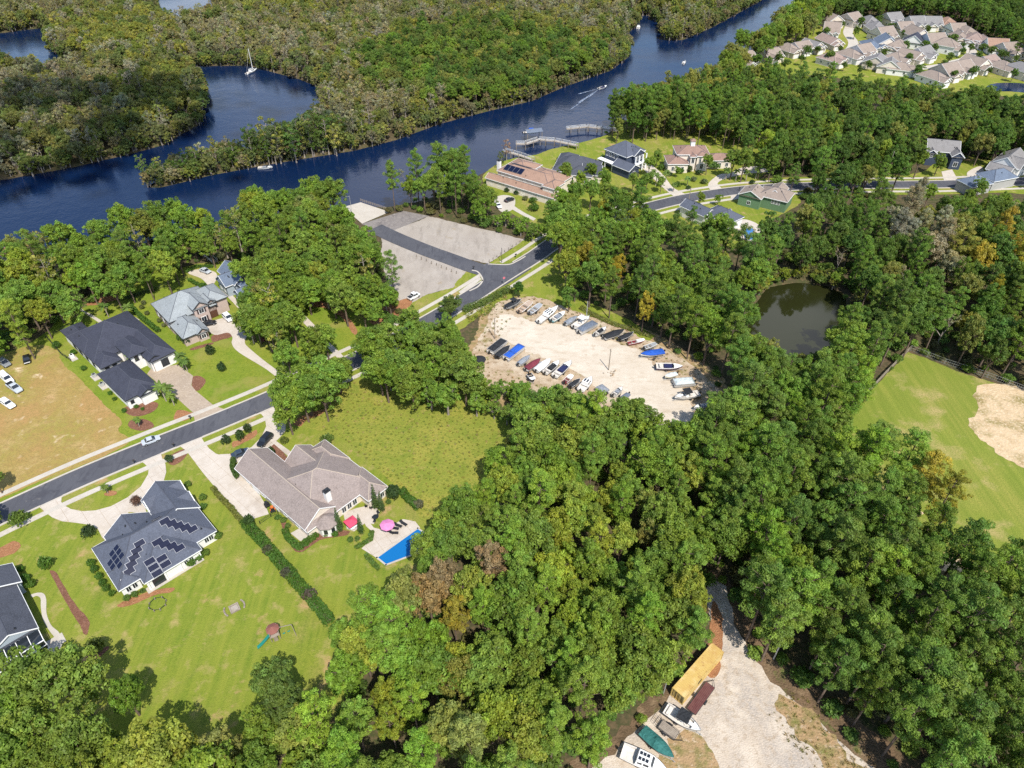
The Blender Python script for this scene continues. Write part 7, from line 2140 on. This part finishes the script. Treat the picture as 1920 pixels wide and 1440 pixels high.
def woods(name, label, pts):
    keys = sorted(PROTO)
    coll = bpy.data.collections.new(name + '_kinds')
    index = {}
    i = 0
    for kx in keys:
        for j, (_, _, both) in enumerate(PROTO[kx]):
            o = bpy.data.objects.new('kind_%03d' % i, both)
            coll.objects.link(o)
            index[(kx, j)] = i
            i += 1
    me = bpy.data.meshes.new(name)
    n = len(pts)
    me.vertices.add(n)
    me.vertices.foreach_set('co', np.array([p[:3] for p in pts], np.float32).ravel())
    rr = random.Random(3)
    scl, rot, idx, col = [], [], [], []
    for p in pts:
        s_ = p[4] / SPECIES[p[3]][2]
        scl += [s_ * p[5], s_ * p[5], s_]
        rot.append(rr.uniform(0, 6.28)); idx.append(index[(p[3], rr.randrange(len(PROTO[p[3]])))]); col += [*p[6], 1.0]
    me.attributes.new('scl', 'FLOAT_VECTOR', 'POINT').data.foreach_set('vector', np.array(scl, np.float32))
    me.attributes.new('rot', 'FLOAT', 'POINT').data.foreach_set('value', np.array(rot, np.float32))
    me.attributes.new('idx', 'INT', 'POINT').data.foreach_set('value', np.array(idx, np.int32))
    me.attributes.new('tcol', 'FLOAT_COLOR', 'POINT').data.foreach_set('color', np.array(col, np.float32))
    ng = bpy.data.node_groups.new(name + '_nodes', 'GeometryNodeTree')
    ng.interface.new_socket('Geometry', in_out='INPUT', socket_type='NodeSocketGeometry')
    ng.interface.new_socket('Geometry', in_out='OUTPUT', socket_type='NodeSocketGeometry')
    gi, go = ng.nodes.new('NodeGroupInput'), ng.nodes.new('NodeGroupOutput')
    ip = ng.nodes.new('GeometryNodeInstanceOnPoints')
    ci = ng.nodes.new('GeometryNodeCollectionInfo')
    ci.inputs[0].default_value = coll
    ci.inputs['Separate Children'].default_value = True
    ci.inputs['Reset Children'].default_value = True
    def attr(nm, t):
        a = ng.nodes.new('GeometryNodeInputNamedAttribute')
        a.data_type = t
        a.inputs['Name'].default_value = nm
        return a.outputs[0]
    cx = ng.nodes.new('ShaderNodeCombineXYZ')
    L = ng.links
    L.new(gi.outputs[0], ip.inputs['Points'])
    L.new(ci.outputs[0], ip.inputs['Instance'])
    ip.inputs['Pick Instance'].default_value = True
    L.new(attr('idx', 'INT'), ip.inputs['Instance Index'])
    L.new(attr('rot', 'FLOAT'), cx.inputs[2])
    L.new(cx.outputs[0], ip.inputs['Rotation'])
    L.new(attr('scl', 'FLOAT_VECTOR'), ip.inputs['Scale'])
    L.new(ip.outputs[0], go.inputs[0])
    o = link_mesh(name, me)
    md = o.modifiers.new('scatter', 'NODES')
    md.node_group = ng
    tag(o, label, 'woods', kind='stuff')
    return o

# undergrowth between the trunks
UND = []
for i, poly in enumerate(FORESTS):
    Pu = poisson(poly, 3.3 if i < 13 else 5.0, 300 + i)
    Pu = Pu[clear_mask(Pu, soft=True)]
    vis, _, _ = in_frame(Pu, 2)
    for (x, y), v in zip(Pu, vis):
        if v and not (inside(GP(SUBDIV), [x], [y])[0]): UND.append((x, y, 0, 'shrub', r.uniform(1.2, 3.4), r.uniform(.9, 1.5), vary(r.choice([DEEP, GREEN, DEEP, (.12, .12, .04)]), r)))
woods('undergrowth', 'leafy undergrowth between the tree trunks', UND)
def gen_tuft(seed):
    r_ = np.random.default_rng(seed)
    V, T = [], []
    for i in range(14):
        t = r_.uniform(0, 6.28); p = r_.normal(size=3) * .16; p[2] = 0
        d = np.array((math.cos(t), math.sin(t), 0)); sd = np.array((-d[1], d[0], 0)) * .07
        h_ = r_.uniform(.35, .7); b_ = d * r_.uniform(.1, .45)
        V += [p - sd, p + sd, p + b_ + sd * .3 + (0, 0, h_), p + b_ - sd * .3 + (0, 0, h_)]
        k_ = r_.uniform(.75, 1.25); T += [(k_, k_, k_, 1)] * 4
    V = np.array(V)
    return [((0, 0, -.05), (0, 0, .05), .02, .01)], (V, np.arange(len(V)).reshape(-1, 4), np.array(T))
make_protos('tuft', gen_tuft, range(95, 98), 'bark', 3)
SPECIES['tuft'] = ('tuft', 'grass', .6)
def tufts(px, sp_, cols, h0, h1, seed):
    P_ = poisson(GP(px), sp_, seed)
    return [(x, y, .03, 'tuft', r.uniform(h0, h1), r.uniform(.9, 1.8), vary(r.choice(cols), r)) for x, y in P_]
GC = [(.22, .235, .045), (.28, .255, .06), (.17, .21, .035), (.31, .25, .09)]
TUF = tufts([(560, 785), (650, 705), (720, 700), (800, 715), (880, 750), (935, 800), (935, 860), (900, 920), (850, 960), (800, 985), (770, 940), (735, 905), (690, 862), (640, 820)], 1.0, GC, .15, .42, 401)
TUF += [t for t in tufts(YARD, 1.5, [(.22, .2, .06), (.3, .22, .1)], .2, .5, 402) if dist_line(GP(YARD), np.array([t[0]]), np.array([t[1]]), True)[0] < 7]
TUF += tufts([(1480, 1290), (1540, 1330), (1620, 1405), (1690, 1500), (1560, 1500), (1500, 1420), (1440, 1340)], .9, [(.3, .22, .1), (.22, .2, .06)], .15, .4, 403)
TUF += [] and tufts([(1826, 738), (1850, 722), (1900, 720), (1940, 735), (1940, 880), (1900, 868), (1858, 842), (1822, 800), (1830, 770)], 1.1, [(.22, .2, .06), (.17, .19, .05)], .2, .6, 404)
TUF += tufts([(872, 590), (905, 577), (935, 560), (955, 550), (940, 565), (905, 600), (880, 605)], .8, GC, .3, .8, 405)
woods('meadow_grass', 'tufts of rough grass on the meadow and the yard margins', TUF)
woods('swamp_forest', 'olive and grey swamp forest beyond the river', SWP)
woods('far_woods', 'dense green woods on the right and around the subdivision', FARPTS)
print('TREES', NT, 'under', len(UND), 'swamp', len(SWP), 'far', len(FARPTS))
# ------------------------------------------------------------------ garden planting
def hedge(px, w, h, col, label, seed=1, m='leaf'):
    line = [np.array(G(*p)) for p in px]
    o0 = line[0]
    r = np.random.default_rng(seed)
    C, Rd = [], []
    core = MB()
    for a, b in zip(line[:-1], line[1:]):
        d = b - a; L = np.linalg.norm(d); n = max(2, int(L / (w * .45)))
        s_ = np.array((-d[1], d[0])) / L
        for i in range(n + 1):
            for q_ in (-.3, .3):
                p = a + d * i / n - o0 + s_ * q_ * w + r.normal(size=2) * .06
                for z in np.arange(h * .35, h, max(.35, w * .4)):
                    C.append(np.array((*p, z))); Rd.append(w * .36 * r.uniform(.85, 1.15))
        m_ = (a + b) / 2 - o0
        core.box((*m_, h * .25), (L, w * .4, h * .5), math.atan2(d[1], d[0]))
    V, Q, T = leaf_cloud(r, np.array(C), Rd, 120 / max(.3, w * w * .13) * .8, .17, up=.5, squash=.9, aspect=.7, tvar=.14)
    root = empty('hedge', (*o0, 0))
    tag(root, label, 'hedge')
    o = link_mesh('foliage', np_mesh('hedge', V, Q, T, mats=[M['leaf']]), None, root)
    o['tcol'] = list(col)
    core.build('stems', M['bark'], root)
    return root
HG = (.075, .15, .02); HG2 = (.1, .17, .03)
ZL = zoomed(0, 1000, .25)
hedge([(462, 985), (490, 1015), (520, 1050), (548, 1083)], 1.9, 1.7, HG, 'clipped bright green hedge between the two near lawns, upper stretch', 1)
hedge([(552, 1090), (575, 1115), (605, 1150), (618, 1168)], 1.9, 1.7, HG, 'clipped bright green hedge between the two near lawns, lower stretch', 2)
hedge(ZB([(85, 770), (150, 850), (240, 940), (320, 1040)]), .9, .8, (.16, .17, .035), 'low yellowing hedge along the long concrete driveway', 3)
hedge(ZB([(680, 1120), (700, 1180), (790, 1265), (930, 1160)]), 1.1, 1.2, HG, 'l-shaped clipped hedge round the small patio', 4)
hedge(ZB([(1630, 800), (1690, 870), (1760, 930)]), 1.5, 1.5, HG, 'clipped hedge along the meadow edge behind the pool', 5)
hedge(ZB([(1260, 1260), (1380, 1190), (1385, 1130)]), .8, .7, HG2, 'low curved hedge edging the pool deck', 6)
hedge(ZB([(1340, 1320), (1410, 1400), (1440, 1430)]), .8, .7, HG2, 'short low hedge at the lawn corner of the pool', 7)
hedge(ZC([(560, 320), (640, 370), (700, 365)]), 1.0, 1.1, HG, 'dark clipped hedge between the grey roof and the round forecourt', 8)
hedge(ZC([(530, 245), (620, 200), (760, 200)]), .9, 1.0, HG, 'clipped hedge round the forecourt of the hidden house', 9)
hedge(ZD([(1170, 360), (1290, 480), (1430, 590)]), 1.0, 1.3, HG, 'long clipped hedge between the charcoal and grey roofed houses', 10)
hedge(ZD([(1140, 290), (1260, 250), (1400, 210)]), .8, .9, HG2, 'low hedge across the garden behind the grey-roofed house', 11)
hedge([(872, 585), (905, 572), (935, 556), (955, 546)], 2.0, 1.6, (.12, .17, .035), 'untrimmed hedge between the street and the boat yard', 12)
hedge(zoomed(1080, 560, 1 / 6)([(60, 110), (220, 200), (420, 290), (620, 350), (820, 420)]), 1.5, .9, (.17, .19, .04), 'strip of rough hedge behind the far row of boats', 13)

def shrub(px, py, h, label, col=HG, wide=1.0, kind='shrub', group=None, z=.0):
    r = random.Random(int(px * 13 + py * 7))
    return plant(kind, G(px, py), h, vary(col, r, .1), label, group, wide, px + py)
DK = (.05, .085, .025)
shrub(92, 1066, 4.2, 'round green shrub tree at the top of the mulch strip', (.1, .18, .03), .62)
shrub(187, 1222, 4.6, 'round olive shrub tree at the foot of the mulch strip', (.12, .16, .035), .62)
for i, (x, y, h) in enumerate([(198, 405, 3.4), (318, 370, 3.6), (380, 310, 3.2)]):
    shrub(*ZB([(x, y)])[0], h, ['dark round tree on the drive island, nearest the long driveway', 'dark round tree in the middle of the drive island', 'dark round tree on the drive island, farthest along the street'][i], DK, .62)
shrub(*ZB([(672, 395)])[0], 2.0, 'clipped ball shrub where the drive turns to the front door', (.13, .17, .03))
shrub(*ZB([(570, 500)])[0], 3.4, 'dark conical shrub against the taupe wing', DK, .5)
shrub(*ZB([(1030, 400)])[0], 3.4, 'leafy shrub at the meadow corner of the taupe roof', (.12, .18, .04), .9)
shrub(*ZB([(1085, 1155)])[0], 1.5, 'small clipped ball shrub by the bay window', HG)
shrub(*ZB([(395, 1080)])[0], 4.2, 'dark shrub tree at the top of the boundary hedge', DK, .55)
shrub(*ZB([(550, 1300)])[0], 2.6, 'spiky dark shrub breaking the boundary hedge, upper', (.09, .09, .05), .9)
shrub(540, 1080, 2.6, 'spiky dark shrub breaking the boundary hedge, middle', (.09, .09, .05), .9)
shrub(583, 1122, 2.8, 'spiky dark shrub breaking the boundary hedge, lower', (.11, .09, .06), .9)
shrub(*ZB([(1565, 860)])[0], 5.2, 'dark shrub tree at the meadow corner of the taupe house', DK, .6)
shrub(*ZB([(1770, 920)])[0], 2.6, 'greyish shrub at the end of the meadow hedge', (.12, .12, .07), .9)
shrub(*ZC([(750, 985)])[0], 4.0, 'small dark conifer on the lawn, upper of two', DK, .6)
shrub(*ZC([(850, 1135)])[0], 3.8, 'small dark conifer on the lawn, lower of two', DK, .55)
shrub(*ZC([(550, 880)])[0], 4.0, 'dark bush against the low wing of the grey-roofed house', DK, .8)
shrub(*ZC([(480, 850)])[0], 2.4, 'lighter bush beside the dark one at the grey-roofed house', HG2, .9)
shrub(*ZA([(820, 1180)])[0], 3.6, 'dark bush by the entrance of the solar-panelled house', DK, .75)
shrub(*ZA([(1530, 510)])[0], 2.4, 'dark round bush between the two near driveways', DK, .8)
shrub(*ZA([(200, 1080)])[0], 4.6, 'broad bush beside the street at the lower left', (.1, .16, .03), .75)
shrub(*ZA([(1240, 900)])[0], 3.2, 'reddish small tree in the entry court of the solar-panelled house', (.13, .08, .05), .7)
shrub(*ZC([(1250, 880)])[0], 3.4, 'dark red small tree at the edge of the oak clump', (.12, .035, .04), .8)
shrub(*ZC([(2010, 1120)])[0], 2.2, 'dark bush on the round lawn by the street', DK, .8) if False else None
for i, (x, y, h) in enumerate([(60, 300, 2.6), (165, 270, 1.8), (200, 340, 2.4), (235, 380, 2.4)]):
    shrub(*ZL([(x, y + 20)])[0], h, 'dark green bush along the wall of the house cut by the left edge', HG, .8, group='bushes along the left-edge house')
for i, (x, y, h) in enumerate([(690, 230, 2.2), (720, 270, 1.9), (755, 320, 1.9), (780, 370, 1.8), (810, 410, 1.8), (850, 450, 1.6)]):
    shrub(*ZL([(x, y + 15)])[0], h, 'green bush in the row along the west wall of the solar-panelled house', HG, .85, group='bushes west of the solar house')
for i, (x, y, h) in enumerate([(960, 490, 1.5), (1020, 465, 1.5), (1075, 440, 1.2), (1440, 230, 2.2), (1500, 190, 1.9), (1550, 160, 1.9), (1640, 30, 2.0)]):
    shrub(*ZL([(x, y + 5)])[0], h, 'small bush along the back wall of the solar-panelled house', HG2, .9, group='bushes behind the solar house')
for i, (x, y, h) in enumerate([(1830, 850, 2.0), (1840, 930, 1.8), (1700, 730, 1.8)]):
    shrub(*ZA([(x, y)])[0], h, 'small bush along the east wall of the solar-panelled house', HG2, .9, group='bushes east of the solar house')
for i, (x, y, h) in enumerate([(1120, 1310, 1.3), (1000, 1150, 1.3), (1040, 1200, 1.2), (1230, 1270, 1.2), (1290, 1290, 1.0), (760, 930, 1.6), (670, 790, 1.8), (520, 730, 2.4)]):
    shrub(*ZD([(x, y)])[0], h, 'low bush in the beds round the charcoal-roofed house', HG, 1.0, group='bushes round the charcoal-roofed house')
for i, (x, y, h) in enumerate([(1280, 380, 1.6), (1330, 430, 1.5), (1440, 500, 1.5), (1480, 540, 1.4), (1300, 340, 1.6)]):
    shrub(*ZD([(x, y)])[0], h, 'low bush along the side wall of the grey-roofed house', (.13, .15, .05), 1.0, group='bushes beside the grey-roofed house')
for i, (x, y, h) in enumerate([(620, 1020, 1.4), (665, 1040, 1.4), (700, 1085, 1.3), (1010, 1160, 1.1), (1210, 1200, 1.4), (1265, 1190, 1.2), (1520, 890, 1.3)]):
    shrub(*ZB([(x, y)])[0], h, 'low rounded bush in the garden behind the taupe house', HG2, 1.0, group='bushes behind the taupe house')
for i, (x, y) in enumerate([(1125, 1110), (1300, 1135), (1420, 930), (1470, 950)]):
    shrub(*ZB([(x, y)])[0], [7.2, 6.2, 7.6, 6.4][i], ['columnar cypress beside the bay window, tallest by the coral umbrella', 'columnar cypress between the coral umbrella and the pool deck', 'columnar cypress against the right wing, taller of the pair', 'columnar cypress against the right wing, shorter of the pair'][i], (.07, .12, .03), .85, 'column')
for i, (x, y, h) in enumerate([(265, 770, 0)]):
    pass
hedge(ZB([(262, 560), (255, 620), (285, 690)]), .9, 2.0, (.07, .12, .025), 'narrow tall hedge at the garage corner of the taupe house', 21)
PG = (.13, .2, .04)
for i, (px, py, h) in enumerate([(312, 752, 5.0), (322, 748, 4.2), (327, 760, 3.6), (345, 690, 4.6), (352, 696, 3.8), (255, 690, 4.2), (246, 598, 4.4), (204, 594, 4.4), (203, 925, 2.6), (262, 800, 2.4), (1229, 348, 4.4), (1240, 352, 4.0), (1247, 342, 4.4), (1222, 340, 4.2), (1262, 360, 3.6), (1288, 350, 3.6), (1360, 338, 4.4), (1379, 340, 4.4), (1398, 340, 4.4), (1416, 336, 4.2)]):
    lb = ['palm in the bed at the street corner of the paver driveway', 'palm beside the right wing of the charcoal-roofed house', 'palm by the entrance of the charcoal-roofed house', 'palm behind the charcoal-roofed house', 'small palm on a planted bed by the street', 'palm in the front gardens of the river houses'][0 if i < 3 else 1 if i < 5 else 2 if i < 6 else 3 if i < 8 else 4 if i < 10 else 5]
    plant('palm', G(px, py), h, vary(PG, random.Random(i)), lb, lb.replace('palm', 'palms', 1), 1.0, i)
# single trees
def single(px, py, kind, h, col, label, wide=1.0):
    plant(kind, G(px, py), h, vary(col, random.Random(int(px))), label, None, wide, px)
single(846, 606, 'oak', 9.5, (.12, .17, .04), 'round tree beside the street, above the hedge', 1.15)
single(973, 558, 'oak', 5.5, HG, 'small round tree at the top corner of the boat yard', 1.1)
single(1066, 585, 'oak', 9.5, (.12, .21, .035), 'bright conical tree on the far margin of the boat yard', .8)
single(5, 925, 'oak', 9, GREEN, 'tree at the left edge casting shade across the street', .9)
single(-8, 985, 'oak', 8, DEEP, 'dark tree at the left edge below the street', .9)
single(278, 345, 'cypress', 12, (.1, .16, .04), 'lone cypress standing in the river at the end of the strip', .8)
single(950, 300, 'thin', 9, (.3, .2, .13), 'rust-tinged small cypress beside the short dock', .9)
single(940, 318, 'cypress', 8, (.14, .16, .04), 'green cypress on the bank beside the tan-tiled house', .9)
single(775, 372, 'bare', 14, GREYB, 'bare grey tree on the bank above the boat ramp', .9)
single(826, 372, 'pine', 23, PINE, 'tall pine on the bank above the boat ramp, left of two', 1.0)
single(850, 382, 'pine', 22, PINE, 'tall pine on the bank above the boat ramp, right of two', 1.0)
single(1310, 545, 'bare', 14, GREYB, 'bare grey-brown tree in the wood west of the pond', 1.2)
single(1062, 448, 'pine', 15, PINE, 'lone pine beside the street at the thicket corner', .9)
single(990, 700 + 80, 'oak', 8, HG2, 'small tree at the lower edge of the boat yard', .9)
for i, (px, py) in enumerate([(1552, 118), (1573, 100), (1600, 70), (1620, 105), (1690, 70), (1748, 100), (1775, 120), (1800, 105), (1735, 60), (1668, 58), (1830, 115), (1872, 110), (1765, 130), (1610, 140), (1580, 130), (1720, 145), (1500, 120), (1470, 130), (1530, 100), (1850, 70), (1780, 85), (1900, 118), (1415, 125), (1455, 120), (1545, 70), (1575, 55), (1610, 50), (1645, 45), (1660, 75), (1695, 95), (1730, 95), (1755, 72), (1800, 92), (1815, 100), (1838, 100), (1855, 105), (1880, 112), (1895, 150), (1700, 120), (1625, 128), (1655, 108), (1785, 150), (1820, 145), (1850, 140), (1920, 110), (1830, 60), (1510, 108)]):
    plant('oak', G(px, py + 4), random.Random(i).uniform(5, 8.5), vary(DEEP, random.Random(i)), 'small dark yard tree among the subdivision cottages', 'yard trees of the subdivision', 1.1, i)

for i, (px, py, h) in enumerate([(1190, 335, 3), (1205, 345, 3.5), (1275, 325, 2.6), (1290, 322, 3), (1310, 328, 2.4), (1340, 318, 3.4), (1365, 312, 2.2), (1240, 318, 2.6), (1255, 330, 2), (1300, 340, 2.2), (1270, 350, 2.4), (1320, 345, 2.4), (1180, 318, 3), (1130, 300, 2.6), (1050, 305, 3), (1040, 320, 2), (1000, 380, 2.6), (985, 375, 2), (970, 365, 2.2), (1000, 395, 3.4), (950, 360, 2), (1410, 345, 2), (1290, 355, 1.8), (1330, 315, 4.5), (1375, 300, 5.0)]):
    shrub(px, py, h, 'garden shrub round the river houses', random.Random(i).choice([HG, DK, HG2, (.13, .15, .05)]), 1.1, group='garden shrubs of the river houses')
for i, (px, py, h, k_) in enumerate([(1215, 318, 9, 'oak'), (1060, 340, 11, 'oak'), (1085, 350, 10, 'oak'), (1105, 330, 9, 'oak'), (1130, 345, 10, 'oak'), (1185, 350, 9, 'oak'), (1440, 330, 12, 'pine'), (1395, 300, 15, 'pine'), (1310, 372, 6, 'oak'), (1345, 372, 5, 'oak'), (1420, 322, 14, 'pine'), (1230, 300, 8, 'oak'), (1150, 285, 6, 'oak')]):
    plant(k_, G(px, py + 14), h, vary(GREEN if k_ == 'oak' else PINE, random.Random(i)), 'garden tree standing between the river houses', 'garden trees of the river houses', .9, i)

# ------------------------------------------------------------------ labels that single out each repeat
MARKS = [('the swimming pool by the taupe house', pc), ('the yellow container', cc), ('the utility pole in the boat yard', G(1141, 694)), ('the dark pond', np.mean(np.array(POND), 0)), ('the top corner of the mown field', G(1705, 657)),
         ('the street lamp by the track', G(1450, 1236)), ('the play set', G(515, 1190)), ('the taupe house chimney', G(620, 930)), ('the boat ramp', G(680, 400)), ('the charcoal-roofed house', G(230, 650)), ('the grey-roofed house', G(370, 580)),
         ('the junction sign', G(945, 534)), ('the blue pool behind the slate roof', G(1405, 440)), ('the villa with the cupola', G(1300, 300)), ('the lone cypress in the river', G(278, 345)), ('the orange pavilion', G(18, 480)), ('the sand patch in the field', G(1890, 790)),
         ('the left-edge house', G(20, 1150)), ('the solar-panelled house', G(290, 1020)), ('the silver car in the street', G(282, 823)), ('the white pickup in the gravel lot', G(775, 560)), ('the green house', G(1430, 375)), ('the fire pit', G(440, 1141)), ('the retention pond', G(1890, 166)), ('the white motorboat in the river', G(497, 313)), ('the drive island', G(440, 820)), ('the small tree at the yard corner', G(973, 558)), ('the long dock', G(1083, 273))]
ONES = ['', 'first', 'second', 'third', 'fourth', 'fifth', 'sixth', 'seventh', 'eighth', 'ninth', 'tenth', 'eleventh', 'twelfth', 'thirteenth', 'fourteenth', 'fifteenth', 'sixteenth', 'seventeenth', 'eighteenth', 'nineteenth']
def ordinal(n):
    if n < 20: return ONES[n]
    t, u = divmod(n, 10)
    T_ = ['', '', 'twent', 'thirt', 'fort', 'fift', 'sixt', 'sevent', 'eight', 'ninet'][t]
    return T_ + ('ieth' if u == 0 else 'y-' + ONES[u]) if n < 100 else '%dth' % n
def hue(c):
    r_, g_, b_ = c
    if r_ > g_ * 1.18: return 'rust-brown' if r_ < .3 or b_ < .12 else 'tan'
    if r_ > g_ * 1.0: return 'olive'
    if r_ > g_ * .82: return 'yellow-green'
    if g_ > .2: return 'bright green'
    return 'green' if g_ > .14 else 'dark green'
by = {}
for o in list(COL.objects):
    if o.parent is None and o.get('group') and o.get('label') and o.get('category') != 'house':
        by.setdefault(o['label'], []).append(o)
sets = {}
for lb, obs in by.items():
    if len(obs) < 2: continue
    for o in obs:
        xy = np.array((o.location.x, o.location.y))
        nm, ps_ = min(MARKS, key=lambda m_: np.linalg.norm(np.array(m_[1])[:2] - xy))
        kind_ = o.name.split('.')[0]
        if o.get('category') == 'tree':
            sets.setdefault((kind_, nm), []).append((np.linalg.norm(np.array(ps_)[:2] - xy), o, None))
        else:
            sets.setdefault((lb, nm), []).append((np.linalg.norm(np.array(ps_)[:2] - xy), o, lb))
for (k_, nm), L_ in sets.items():
    L_.sort(key=lambda t: t[0])
    for i, (_, o, lb) in enumerate(L_):
        od = 'nearest' if i == 0 else ordinal(i + 1) + ' nearest'
        if lb is None:
            tc = next((list(c['tcol']) for c in o.children if 'tcol' in c.keys()), (.1, .2, .1))
            o['label'] = '%s %s, %s to %s' % (hue(tc), k_.replace('_', ' '), od, nm)
        else:
            ws = lb.split()
            o['label'] = '%s, %s to %s' % (' '.join(ws[:16 - len(nm.split()) - 3]).rstrip(','), od, nm) if len(ws) + len(nm.split()) + 3 > 16 else '%s, %s to %s' % (lb, od, nm)

# ------------------------------------------------------------------ the fair-weather cloud whose shadow lies on the swamp
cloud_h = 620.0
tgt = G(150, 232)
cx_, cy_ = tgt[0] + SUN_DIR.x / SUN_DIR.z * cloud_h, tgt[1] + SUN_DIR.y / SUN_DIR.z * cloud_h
rc = np.random.default_rng(8)
Vc, Fc = [], []
import bmesh
bmi = bmesh.new(); bmesh.ops.create_icosphere(bmi, subdivisions=2, radius=1.0)
iv = np.array([v.co for v in bmi.verts]); fi = np.array([[v.index for v in f.verts] for f in bmi.faces]); bmi.free()
kk = 0
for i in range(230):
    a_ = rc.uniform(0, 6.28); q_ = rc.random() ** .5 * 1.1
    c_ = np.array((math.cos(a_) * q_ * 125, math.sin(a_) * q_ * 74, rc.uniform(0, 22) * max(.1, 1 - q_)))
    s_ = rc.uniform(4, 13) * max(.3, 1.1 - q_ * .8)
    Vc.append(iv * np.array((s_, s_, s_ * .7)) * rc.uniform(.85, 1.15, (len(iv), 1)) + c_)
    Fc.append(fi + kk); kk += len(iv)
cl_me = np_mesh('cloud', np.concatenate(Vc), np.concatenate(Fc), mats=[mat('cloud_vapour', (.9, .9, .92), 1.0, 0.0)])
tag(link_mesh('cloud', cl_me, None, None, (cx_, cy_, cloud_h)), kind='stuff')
